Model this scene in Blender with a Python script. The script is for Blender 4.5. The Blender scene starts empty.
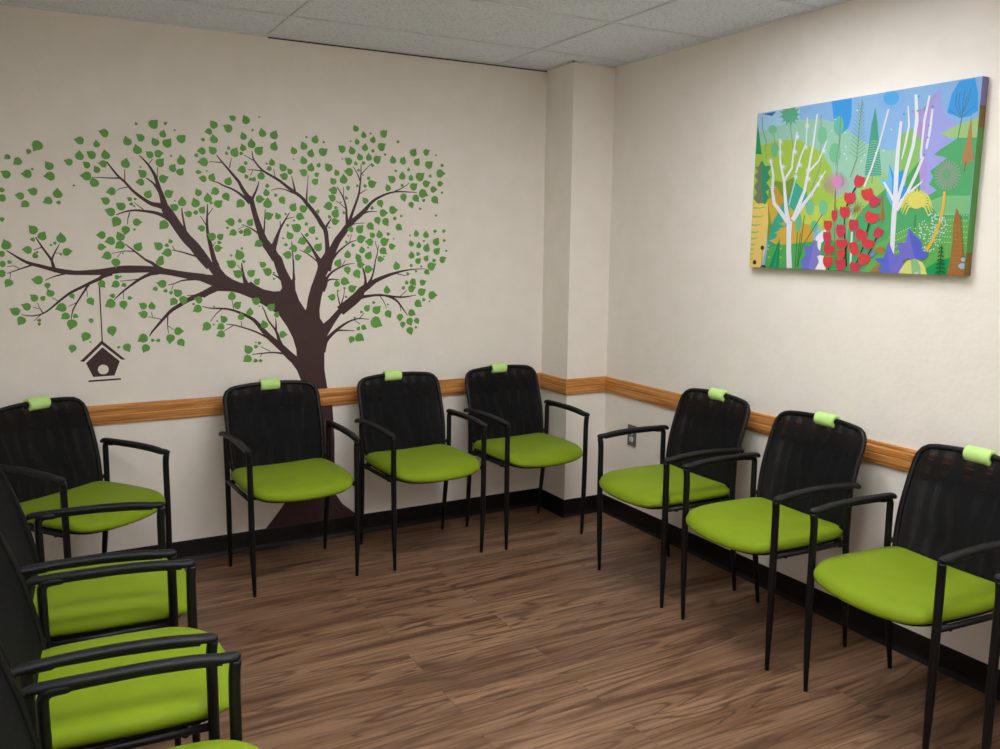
LEAVES=[(-2.7552,1.9077,-2.7727,1.8817)
,(-2.7892,1.8813,-2.7946,1.8673)
,(-2.8674,1.8543,-2.8804,1.8439)
,(-2.8309,1.8393,-2.8497,1.8244)
,(-2.8762,1.7825,-2.8976,1.796)
,(-2.7996,1.7889,-2.8259,1.7877)
,(-2.781,1.8085,-2.7806,1.8159)
,(-2.7159,1.824,-2.7311,1.8449)
,(-2.7147,1.7829,-2.7428,1.7816)
,(-2.5934,1.937,-2.6187,1.9403)
,(-2.5302,1.9244,-2.5325,1.9446)
,(-2.5992,1.8715,-2.5976,1.8978)
,(-2.5511,1.8784,-2.5722,1.8937)
,(-2.6402,1.8452,-2.6612,1.8526)
,(-2.5723,1.8354,-2.5883,1.8499)
,(-2.5749,1.79,-2.6037,1.7914)
,(-2.5343,1.8171,-2.5454,1.8352)
,(-2.5472,1.7617,-2.5549,1.7887)
,(-2.4961,1.9738,-2.5211,1.982)
,(-2.4965,1.8802,-2.5018,1.9067)
,(-2.5072,1.8438,-2.5303,1.847)
,(-2.367,2.0224,-2.3714,2.0309)
,(-2.2981,2.0244,-2.2773,2.0463)
,(-2.2471,2.0324,-2.2376,2.0386)
,(-2.2092,2.0062,-2.2022,2.0067)
,(-2.2594,1.9842,-2.2528,2.0059)
,(-2.1841,1.9696,-2.1627,1.9887)
,(-2.4062,1.9435,-2.4139,1.9692)
,(-2.3512,1.9631,-2.3701,1.9791)
,(-2.2915,1.9477,-2.3054,1.969)
,(-2.2444,1.9463,-2.2255,1.9694)
,(-2.3673,1.91,-2.3756,1.9372)
,(-2.3169,1.8923,-2.3351,1.9079)
,(-2.2834,1.8994,-2.2584,1.9053)
,(-2.2299,1.8937,-2.2223,1.8941)
,(-2.2777,1.8598,-2.2597,1.8818)
,(-2.1867,1.8733,-2.1903,1.9016)
,(-2.2253,1.8385,-2.2128,1.8596)
,(-2.194,1.8238,-2.1798,1.8439)
,(-2.3599,1.8384,-2.3537,1.8387)
,(-2.3507,1.8086,-2.3706,1.826)
,(-2.2684,1.7906,-2.243,1.8011)
,(-2.3607,1.7728,-2.3841,1.7718)
,(-2.4192,1.8483,-2.4131,1.8763)
,(-2.1209,1.9011,-2.1139,1.913)
,(-2.1152,1.8283,-2.1296,1.8277)
,(-2.0939,1.9225,-2.1188,1.9211)
,(-2.0375,2.041,-2.0545,2.061)
,(-2.0598,2.0108,-2.0814,2.0074)
,(-1.9517,2.0774,-1.97,2.0867)
,(-1.8932,2.0716,-1.9044,2.0962)
,(-1.833,2.0918,-1.826,2.0923)
,(-1.9736,2.03,-1.9986,2.0429)
,(-2.0392,1.9754,-2.045,2.0007)
,(-2.0875,1.9728,-2.0996,1.9765)
,(-1.8649,2.03,-1.8605,2.0373)
,(-1.9071,1.9974,-1.9147,2.0197)
,(-1.8191,2.0182,-1.8255,2.044)
,(-1.7665,2.0126,-1.7538,2.0383)
,(-1.7672,1.9599,-1.759,1.987)
,(-1.8717,1.9649,-1.8732,1.9932)
,(-2.0464,1.9262,-2.0653,1.9448)
,(-2.088,1.8741,-2.1182,1.8725)
,(-1.9506,1.9219,-1.9376,1.9483)
,(-1.976,1.9415,-1.9797,1.9526)
,(-1.9863,1.9176,-1.9858,1.9297)
,(-1.9112,1.9458,-1.9184,1.967)
,(-1.9212,1.9213,-1.9088,1.922)
,(-1.8403,1.9373,-1.8189,1.9588)
,(-1.6723,1.9461,-1.6826,1.9682)
,(-1.6757,1.9087,-1.6699,1.909)
,(-1.9007,1.8784,-1.911,1.8867)
,(-1.7788,1.8857,-1.7822,1.9079)
,(-1.8038,1.8811,-1.8078,1.8881)
,(-1.7914,1.8597,-1.8074,1.8532)
,(-1.7263,1.8652,-1.7441,1.8856)
,(-1.6941,1.849,-1.7076,1.8644)
,(-1.7212,1.8259,-1.7465,1.8338)
,(-1.9168,1.849,-1.9426,1.8433)
,(-1.8996,1.8166,-1.9068,1.8293)
,(-1.8668,1.8056,-1.8587,1.8191)
,(-1.8816,1.8064,-1.8921,1.8022)
,(-1.8323,1.8223,-1.8269,1.8484)
,(-2.0778,1.8346,-2.0718,1.8348)
,(-2.0933,1.799,-2.1164,1.8022)
,(-2.0565,1.8042,-2.0474,1.8274)
,(-1.9847,1.7902,-1.973,1.8141)
,(-1.803,1.7852,-1.796,1.7855)
,(-2.1074,1.8278,-2.0982,1.8282)
,(-1.6113,2.0159,-1.6026,2.0165)
,(-1.5685,2.0047,-1.561,2.0296)
,(-1.5266,1.9965,-1.5176,1.9971)
,(-1.6241,1.9708,-1.6353,1.9942)
,(-1.5907,1.9377,-1.5833,1.9626)
,(-1.5326,1.9504,-1.5063,1.9661)
,(-1.6258,1.9029,-1.6347,1.9275)
,(-1.6262,1.8475,-1.65,1.8598)
,(-1.5923,1.8717,-1.5868,1.8985)
,(-1.5539,1.8855,-1.5493,1.9008)
,(-1.5648,1.8409,-1.5504,1.8494)
,(-1.574,1.8073,-1.5568,1.8241)
,(-1.5016,1.8771,-1.5205,1.8981)
,(-1.4627,1.8532,-1.472,1.8723)
,(-1.4802,1.8126,-1.4964,1.8306)
,(-1.4291,1.822,-1.4286,1.8524)
,(-1.3607,2.0715,-1.3727,2.0905)
,(-1.3213,2.0421,-1.323,2.0635)
,(-1.2856,2.0541,-1.2777,2.0547)
,(-1.2739,2.022,-1.2675,2.0435)
,(-1.2169,2.0563,-1.1963,2.0763)
,(-1.3565,2.0077,-1.36,2.0273)
,(-1.39,2.0103,-1.383,2.0108)
,(-1.3164,1.9822,-1.3114,2.0067)
,(-1.2299,1.9913,-1.2064,2.0106)
,(-1.4326,1.9695,-1.4544,1.9857)
,(-1.382,1.9629,-1.3916,1.988)
,(-1.2746,1.9701,-1.2678,1.9813)
,(-1.2089,1.9568,-1.2185,1.9563)
,(-1.4339,1.9226,-1.4278,1.923)
,(-1.3421,1.9348,-1.3508,1.9575)
,(-1.2961,1.9359,-1.2981,1.9604)
,(-1.254,1.9284,-1.2306,1.9476)
,(-1.4004,1.9124,-1.4224,1.9288)
,(-1.3644,1.9037,-1.3669,1.9178)
,(-1.3253,1.9091,-1.3112,1.9098)
,(-1.2787,1.8993,-1.266,1.9)
,(-1.3519,1.8724,-1.341,1.8729)
,(-1.3288,1.8506,-1.3225,1.8509)
,(-1.3976,1.862,-1.4279,1.8656)
,(-1.2991,1.8349,-1.2918,1.8466)
,(-1.1672,1.9296,-1.1721,1.9555)
,(-1.1404,2.0232,-1.129,2.0239)
,(-1.1541,1.8794,-1.1435,1.8799)
,(-1.1724,1.8354,-1.1959,1.8525)
,(-1.2836,1.8086,-1.255,1.8193)
,(-1.1129,1.929,-1.1054,1.9539)
,(-1.0565,1.9729,-1.0414,1.997)
,(-0.9851,1.9794,-0.9631,1.992)
,(-0.9303,1.969,-0.9227,1.9694)
,(-1.0367,1.9265,-1.0224,1.9494)
,(-0.9712,1.9174,-0.9465,1.9371)
,(-0.8955,1.9186,-0.8817,1.9193)
,(-1.0829,1.8878,-1.0828,1.9005)
,(-0.907,1.8774,-0.8742,1.8789)
,(-1.1178,1.8527,-1.1176,1.8796)
,(-1.0694,1.8459,-1.0692,1.8669)
,(-1.022,1.8545,-0.9948,1.8761)
,(-0.9612,1.8622,-0.9739,1.8617)
,(-0.9867,1.8216,-0.9604,1.8313)
,(-0.9076,1.8248,-0.8851,1.8257)
,(-1.0568,1.8037,-1.0337,1.8221)
,(-0.9459,1.7942,-0.9202,1.7952)
,(-0.8955,1.7797,-0.8865,1.7847)
,(-1.0055,1.7717,-0.972,1.7619)
,(-1.1114,1.7514,-1.1039,1.7254)
,(-1.0448,1.7476,-1.0255,1.7272)
,(-1.0,1.7363,-0.9895,1.7445)
,(-0.9374,1.7434,-0.9165,1.7217)
,(-1.1192,1.8077,-1.1126,1.8184)
,(-1.0701,1.7139,-1.0617,1.6927)
,(-1.1956,1.7908,-1.2042,1.8128)
,(-1.2394,1.7164,-1.2298,1.6914)
,(-2.8984,1.7197,-2.8833,1.7203)
,(-2.8981,1.6865,-2.9207,1.6858)
,(-2.8312,1.6969,-2.8535,1.7006)
,(-2.7821,1.7171,-2.8062,1.7235)
,(-2.8149,1.6654,-2.8329,1.6515)
,(-2.6917,1.7092,-2.6922,1.7365)
,(-2.7284,1.6817,-2.7512,1.6721)
,(-2.69,1.6746,-2.7022,1.6766)
,(-2.9047,1.6,-2.9056,1.5865)
,(-2.6287,1.7478,-2.6218,1.7481)
,(-2.7924,1.5567,-2.8099,1.5775)
,(-2.7623,1.5308,-2.749,1.5538)
,(-2.7967,1.5178,-2.8101,1.5177)
,(-2.6897,1.5219,-2.6903,1.551)
,(-2.7313,1.4953,-2.7245,1.4954)
,(-2.7157,1.5026,-2.7106,1.5115)
,(-2.8968,1.4921,-2.9039,1.5199)
,(-2.9151,1.4577,-2.9346,1.4576)
,(-2.8181,1.4738,-2.8423,1.4761)
,(-2.7926,1.4488,-2.7942,1.4661)
,(-2.7844,1.4647,-2.7923,1.4647)
,(-2.6731,1.466,-2.6489,1.4707)
,(-2.6948,1.4565,-2.6953,1.4489)
,(-2.4797,1.7294,-2.5047,1.7238)
,(-2.5059,1.6866,-2.5268,1.6994)
,(-2.4449,1.6648,-2.4682,1.679)
,(-2.4885,1.6399,-2.5149,1.6498)
,(-2.4684,1.6016,-2.4837,1.5754)
,(-2.4095,1.697,-2.4218,1.7044)
,(-2.3882,1.699,-2.379,1.6993)
,(-2.4036,1.6768,-2.4146,1.6745)
,(-2.3938,1.6684,-2.3905,1.6617)
,(-2.3344,1.719,-2.3215,1.741)
,(-2.2482,1.7256,-2.2244,1.7403)
,(-2.2232,1.6964,-2.2174,1.6965)
,(-2.2232,1.6667,-2.2448,1.6793)
,(-2.1913,1.6898,-2.1901,1.7178)
,(-2.1641,1.6392,-2.1857,1.6469)
,(-2.1329,1.6871,-2.1416,1.7146)
,(-2.1324,1.6467,-2.1482,1.6463)
,(-2.1178,1.7346,-2.1288,1.7551)
,(-2.3871,1.598,-2.3623,1.5985)
,(-2.4326,1.5653,-2.4382,1.5394)
,(-2.397,1.5659,-2.405,1.5657)
,(-2.2718,1.5901,-2.2935,1.568)
,(-2.5299,1.54,-2.5549,1.5397)
,(-2.4952,1.5153,-2.5227,1.5099)
,(-2.4559,1.5323,-2.468,1.557)
,(-2.4577,1.4974,-2.4817,1.4828)
,(-2.5367,1.4881,-2.5139,1.4883)
,(-2.3873,1.4882,-2.3712,1.5111)
,(-2.5127,1.4513,-2.5381,1.4415)
,(-2.2993,1.4918,-2.3197,1.5106)
,(-2.2485,1.5146,-2.2549,1.5273)
,(-2.2642,1.4974,-2.2764,1.4928)
,(-2.2623,1.4652,-2.2902,1.46)
,(-2.4503,1.4615,-2.4441,1.4615)
,(-2.2926,1.436,-2.2829,1.4523)
,(-2.1223,1.5747,-2.1302,1.5746)
,(-2.1057,1.6564,-2.0936,1.6766)
,(-2.109,1.575,-2.128,1.5862)
,(-2.0424,1.7463,-2.0648,1.7327)
,(-2.0779,1.7099,-2.0792,1.7381)
,(-2.0645,1.6914,-2.0538,1.6917)
,(-2.0344,1.6878,-2.0131,1.7059)
,(-1.9971,1.7244,-1.9844,1.7011)
,(-1.93,1.6946,-1.9511,1.6735)
,(-1.8056,1.7782,-1.7915,1.7788)
,(-1.8099,1.7447,-1.8134,1.7678)
,(-1.8441,1.7157,-1.816,1.7166)
,(-1.8058,1.6946,-1.8048,1.7267)
,(-1.7667,1.7369,-1.7545,1.7373)
,(-1.7362,1.7164,-1.7239,1.6948)
,(-1.6842,1.6802,-1.6697,1.704)
,(-1.8052,1.6386,-1.7781,1.6488)
,(-1.7577,1.6373,-1.7686,1.6566)
,(-1.7213,1.65,-1.7126,1.6502)
,(-1.6819,1.62,-1.6738,1.6202)
,(-1.9779,1.6061,-2.0059,1.6105)
,(-1.9375,1.6124,-1.937,1.6263)
,(-1.9948,1.58,-2.0043,1.5799)
,(-1.8907,1.6041,-1.8781,1.6249)
,(-1.9682,1.5588,-1.9888,1.5468)
,(-1.9328,1.5626,-1.948,1.5623)
,(-1.9037,1.5621,-1.924,1.5421)
,(-1.6535,1.6397,-1.6274,1.631)
,(-1.7131,1.5966,-1.7022,1.5968)
,(-1.6672,1.5846,-1.6959,1.6005)
,(-2.0652,1.5378,-2.089,1.5519)
,(-2.0303,1.5373,-2.0131,1.5517)
,(-2.0357,1.512,-2.0222,1.5121)
,(-2.0436,1.4843,-2.0194,1.4888)
,(-1.8517,1.5089,-1.8753,1.4953)
,(-1.7024,1.5459,-1.7156,1.5692)
,(-1.7366,1.5346,-1.7286,1.5346)
,(-1.7229,1.5042,-1.736,1.5041)
,(-1.6844,1.4863,-1.7108,1.4861)
,(-1.7145,1.4559,-1.7431,1.4608)
,(-1.9445,1.4522,-1.9574,1.4826)
,(-1.9327,1.4849,-1.9283,1.4922)
,(-1.9826,1.4521,-1.9865,1.4594)
,(-1.6684,1.443,-1.6459,1.4509)
,(-1.6354,1.6768,-1.6088,1.6868)
,(-1.4796,1.7694,-1.5079,1.7731)
,(-1.4067,1.7852,-1.4069,1.7692)
,(-1.3588,1.7968,-1.3479,1.7972)
,(-1.3191,1.7974,-1.3064,1.7979)
,(-1.5899,1.7225,-1.563,1.7327)
,(-1.4869,1.732,-1.5103,1.7443)
,(-1.5064,1.6948,-1.5363,1.6889)
,(-1.4178,1.7353,-1.4055,1.7357)
,(-1.4726,1.6861,-1.4603,1.6864)
,(-1.5639,1.6643,-1.5561,1.677)
,(-1.3164,1.7239,-1.3324,1.7414)
,(-1.2825,1.6893,-1.2823,1.7027)
,(-1.4742,1.656,-1.4583,1.6816)
,(-1.4305,1.6634,-1.4181,1.6637)
,(-1.504,1.6407,-1.5106,1.6519)
,(-1.4779,1.6194,-1.4521,1.6243)
,(-1.225,1.667,-1.1957,1.6677)
,(-1.1722,1.6834,-1.1411,1.6842)
,(-1.2549,1.6314,-1.2453,1.6063)
,(-1.2108,1.6248,-1.1956,1.6003)
,(-1.1617,1.6409,-1.1477,1.6412)
,(-1.6214,1.6036,-1.6211,1.6165)
,(-1.5934,1.5738,-1.5794,1.5965)
,(-1.5718,1.5354,-1.5612,1.5355)
,(-1.6187,1.5527,-1.6336,1.5525)
,(-1.6417,1.5226,-1.6683,1.513)
,(-1.2943,1.6008,-1.2731,1.581)
,(-1.3946,1.5817,-1.4164,1.5814)
,(-1.3501,1.5824,-1.3294,1.6056)
,(-1.1401,1.5984,-1.1187,1.5822)
,(-1.2816,1.5536,-1.2958,1.5694)
,(-1.244,1.5566,-1.2487,1.5831)
,(-1.1979,1.5622,-1.184,1.5624)
,(-1.1681,1.5383,-1.1615,1.5384)
,(-1.613,1.4818,-1.637,1.4733)
,(-1.5662,1.4918,-1.5463,1.5143)
,(-1.3456,1.5344,-1.3156,1.5449)
,(-1.4206,1.5198,-1.4097,1.5199)
,(-1.3865,1.5042,-1.3723,1.5044)
,(-1.2954,1.5199,-1.3236,1.5244)
,(-1.2201,1.5216,-1.1916,1.537)
,(-1.1794,1.4992,-1.155,1.5033)
,(-1.3064,1.4933,-1.2984,1.4934)
,(-1.3385,1.4782,-1.3425,1.5017)
,(-1.2271,1.4771,-1.2047,1.4596)
,(-1.415,1.4555,-1.4145,1.4823)
,(-1.3586,1.4432,-1.3709,1.4639)
,(-1.3059,1.4507,-1.2904,1.4755)
,(-1.2219,1.4483,-1.2146,1.4483)
,(-1.2427,1.4356,-1.2183,1.4356)
,(-1.5075,1.5897,-1.4999,1.5898)
,(-1.4465,1.714,-1.4396,1.7142)
,(-1.4097,1.551,-1.4027,1.5511)
,(-1.0199,1.6935,-1.0097,1.6938)
,(-1.1259,1.6543,-1.116,1.6545)
,(-0.9301,1.6614,-0.9197,1.6617)
,(-1.0766,1.5562,-1.0842,1.5561)
,(-1.0413,1.5643,-1.0455,1.5869)
,(-0.9864,1.5588,-0.9863,1.5836)
,(-0.9359,1.5802,-0.9221,1.5804)
,(-0.8856,1.581,-0.8708,1.5812)
,(-0.9995,1.5288,-0.991,1.5288)
,(-0.9291,1.5232,-0.9135,1.5477)
,(-0.8827,1.5325,-0.8704,1.5326)
,(-1.0696,1.5127,-1.0775,1.5329)
,(-1.028,1.5038,-1.0279,1.5254)
,(-0.9837,1.4901,-0.9752,1.5187)
,(-0.9262,1.4747,-0.9072,1.4952)
,(-0.871,1.4786,-0.8613,1.4787)
,(-1.0688,1.4521,-1.0711,1.4774)
,(-1.0333,1.4614,-1.018,1.4614)
,(-1.0334,1.4242,-1.0153,1.4406)
,(-0.9867,1.4366,-0.9746,1.4555)
,(-0.9419,1.4277,-0.9263,1.4277)
,(-0.8931,1.4313,-0.8688,1.4439)
,(-0.9581,1.3963,-0.9281,1.4119)
,(-0.9841,1.3688,-0.9656,1.3545)
,(-1.1528,1.3972,-1.158,1.4259)
,(-1.0154,1.3966,-1.006,1.3965)
,(-1.0719,1.402,-1.0584,1.402)
,(-1.0919,1.3582,-1.0784,1.3581)
,(-1.045,1.3723,-1.0348,1.3723)
,(-2.9154,1.4155,-2.935,1.4155)
,(-2.8905,1.4237,-2.8785,1.4237)
,(-2.9207,1.3761,-2.9445,1.3763)
,(-2.897,1.3383,-2.9109,1.3179)
,(-2.787,1.3474,-2.8148,1.3505)
,(-2.7544,1.3249,-2.7555,1.3069)
,(-2.7452,1.2892,-2.7564,1.3094)
,(-2.8069,1.2704,-2.8231,1.2872)
,(-2.7761,1.2685,-2.7642,1.2789)
,(-2.663,1.2777,-2.6563,1.2629)
,(-2.5924,1.2543,-2.5805,1.2335)
,(-2.8373,1.2346,-2.8597,1.2448)
,(-2.8802,1.2158,-2.9033,1.2294)
,(-2.7048,1.228,-2.7332,1.2204)
,(-2.8615,1.1783,-2.8763,1.1568)
,(-2.6915,1.1907,-2.7124,1.1784)
,(-2.6557,1.1896,-2.6417,1.1833)
,(-2.6693,1.1572,-2.6807,1.1281)
,(-2.7941,1.1755,-2.8054,1.1759)
,(-2.7958,1.1605,-2.7965,1.1502)
,(-2.5944,1.1686,-2.5953,1.1534)
,(-2.5435,1.3292,-2.5298,1.3098)
,(-2.4808,1.422,-2.4823,1.3944)
,(-2.2975,1.4225,-2.2962,1.4494)
,(-2.4803,1.3561,-2.4644,1.3559)
,(-2.465,1.359,-2.4577,1.359)
,(-2.4851,1.3262,-2.5058,1.3139)
,(-2.4515,1.3212,-2.4656,1.316)
,(-2.2914,1.3243,-2.3188,1.3299)
,(-2.3214,1.3022,-2.3365,1.2996)
,(-2.2792,1.2929,-2.2915,1.2884)
,(-2.2568,1.2843,-2.2574,1.272)
,(-2.2258,1.2805,-2.2459,1.2993)
,(-2.2457,1.2443,-2.2624,1.2247)
,(-2.2053,1.2511,-2.2065,1.2236)
,(-2.5009,1.2743,-2.5167,1.2746)
,(-2.5099,1.2417,-2.536,1.2265)
,(-2.4591,1.2369,-2.4564,1.2117)
,(-2.433,1.2631,-2.4194,1.2628)
,(-2.3767,1.2249,-2.3967,1.2382)
,(-2.3409,1.2226,-2.3417,1.2456)
,(-2.3764,1.1874,-2.4015,1.1955)
,(-2.2345,1.1058,-2.2069,1.1047)
,(-2.5123,1.1225,-2.5092,1.0933)
,(-2.1596,1.2293,-2.1689,1.2295)
,(-2.1358,1.2472,-2.1592,1.2568)
,(-2.1419,1.208,-2.1667,1.194)
,(-2.268,1.0758,-2.2741,1.0474)
,(-2.2249,1.0548,-2.2097,1.0337)
,(-2.6174,1.1002,-2.632,1.0756)
,(-2.6745,1.0499,-2.6796,1.0267)
,(-2.4547,1.0434,-2.4435,1.0192)
,(-2.4898,1.0442,-2.4806,1.0438)
,(-2.6026,1.0738,-2.5966,1.0735)
,(-2.3838,1.0809,-2.4107,1.0658)
,(-2.3754,1.0358,-2.3893,1.0127)
,(-2.3462,1.0687,-2.3347,1.0682)
,(-2.3207,1.0666,-2.3335,1.0672)
,(-1.9804,1.4116,-2.006,1.4271)
,(-1.927,1.4241,-1.9158,1.4241)
,(-1.9522,1.3656,-1.9779,1.3813)
,(-1.8949,1.3675,-1.8738,1.3847)
,(-1.8351,1.4083,-1.852,1.423)
,(-1.8133,1.374,-1.8388,1.3891)
,(-1.868,1.3269,-1.8528,1.3442)
,(-1.7857,1.3699,-1.7785,1.3699)
,(-1.7865,1.3417,-1.7779,1.3416)
,(-1.9869,1.2603,-1.9882,1.2885)
,(-1.9635,1.2172,-1.9441,1.2358)
,(-1.9063,1.1823,-1.9032,1.2079)
,(-1.8724,1.2354,-1.8964,1.2503)
,(-1.8051,1.2034,-1.7851,1.2224)
,(-1.7787,1.1663,-1.768,1.1836)
,(-1.9477,1.1621,-1.9469,1.1863)
,(-2.0707,1.2153,-2.0639,1.2152)
,(-2.0267,1.1519,-2.0418,1.1719)
,(-2.105,1.125,-2.1268,1.1039)
,(-2.0407,1.1202,-2.0625,1.1083)
,(-2.0754,1.1309,-2.0686,1.1307)
,(-2.058,1.1468,-2.0511,1.1466)
,(-1.838,1.1198,-1.8465,1.146)
,(-2.0407,1.0847,-2.0655,1.0765)
,(-1.7522,1.07,-1.7257,1.0689)
,(-1.8603,1.2121,-1.8546,1.212)
,(-1.917,1.0031,-1.9353,1.0274)
,(-1.9217,0.9612,-1.9455,0.9458)
,(-1.8833,1.0169,-1.869,1.0162)
,(-1.8661,1.0336,-1.8539,1.033)
,(-1.887,0.949,-1.8727,0.9482)
,(-1.8636,0.9476,-1.8513,0.9469)
,(-1.8827,1.0373,-1.8762,1.037)
,(-1.466,1.4135,-1.4508,1.4378)
,(-1.4178,1.3835,-1.4134,1.3569)
,(-1.3501,1.4081,-1.3231,1.408)
,(-1.3577,1.4307,-1.3371,1.4306)
,(-1.3677,1.3646,-1.3522,1.3383)
,(-1.309,1.3843,-1.2784,1.3841)
,(-1.4731,1.3118,-1.477,1.3354)
,(-1.434,1.3247,-1.4047,1.3141)
,(-1.3953,1.2866,-1.3691,1.3005)
,(-1.4966,1.2464,-1.5223,1.2514)
,(-1.4686,1.2778,-1.4593,1.2777)
,(-1.4346,1.2902,-1.4252,1.2901)
,(-1.4275,1.247,-1.4181,1.2468)
,(-1.2063,1.2746,-1.2086,1.3023)
,(-1.2806,1.2147,-1.2684,1.2144)
,(-1.3171,1.1849,-1.3002,1.2033)
,(-1.2664,1.1748,-1.2419,1.197)
,(-1.202,1.1558,-1.1873,1.1311)
,(-1.271,1.1142,-1.2329,1.0918)
,(-1.3468,1.1679,-1.3356,1.1676)
,(-1.3835,1.1401,-1.3739,1.1397)
,(-1.3642,1.0827,-1.3559,1.0957)
,(-1.3362,1.0898,-1.3182,1.0791)
,(-1.3616,1.0385,-1.3326,1.021)
,(-1.4001,1.032,-1.4092,1.0093)
,(-1.2032,1.2024,-1.1949,1.2022)
,(-1.1355,1.1366,-1.1357,1.1099)
,(-1.0967,1.3127,-1.0995,1.328)
,(-1.0623,1.3174,-1.0438,1.2968)
,(-1.1164,1.286,-1.1088,1.298)
,(-1.0083,1.313,-0.984,1.3208)
,(-1.0715,1.2811,-1.0443,1.2898)
,(-1.0148,1.2634,-0.9864,1.2778)
,(-0.9538,1.2448,-0.9206,1.2441)
,(-1.0017,1.2226,-0.9879,1.2223)
,(-0.9689,1.2134,-0.9611,1.2132)
,(-1.0344,1.205,-1.0108,1.1861)
,(-1.0722,1.1555,-1.045,1.1455)
,(-1.0821,1.1127,-1.0718,1.0856)
,(-1.0423,1.114,-1.0304,1.0943)
,(-1.1201,1.0983,-1.1202,1.0747)
,(-1.0813,1.0642,-1.071,1.0369)
,(-1.047,1.0782,-1.0367,1.0778)]
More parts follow.
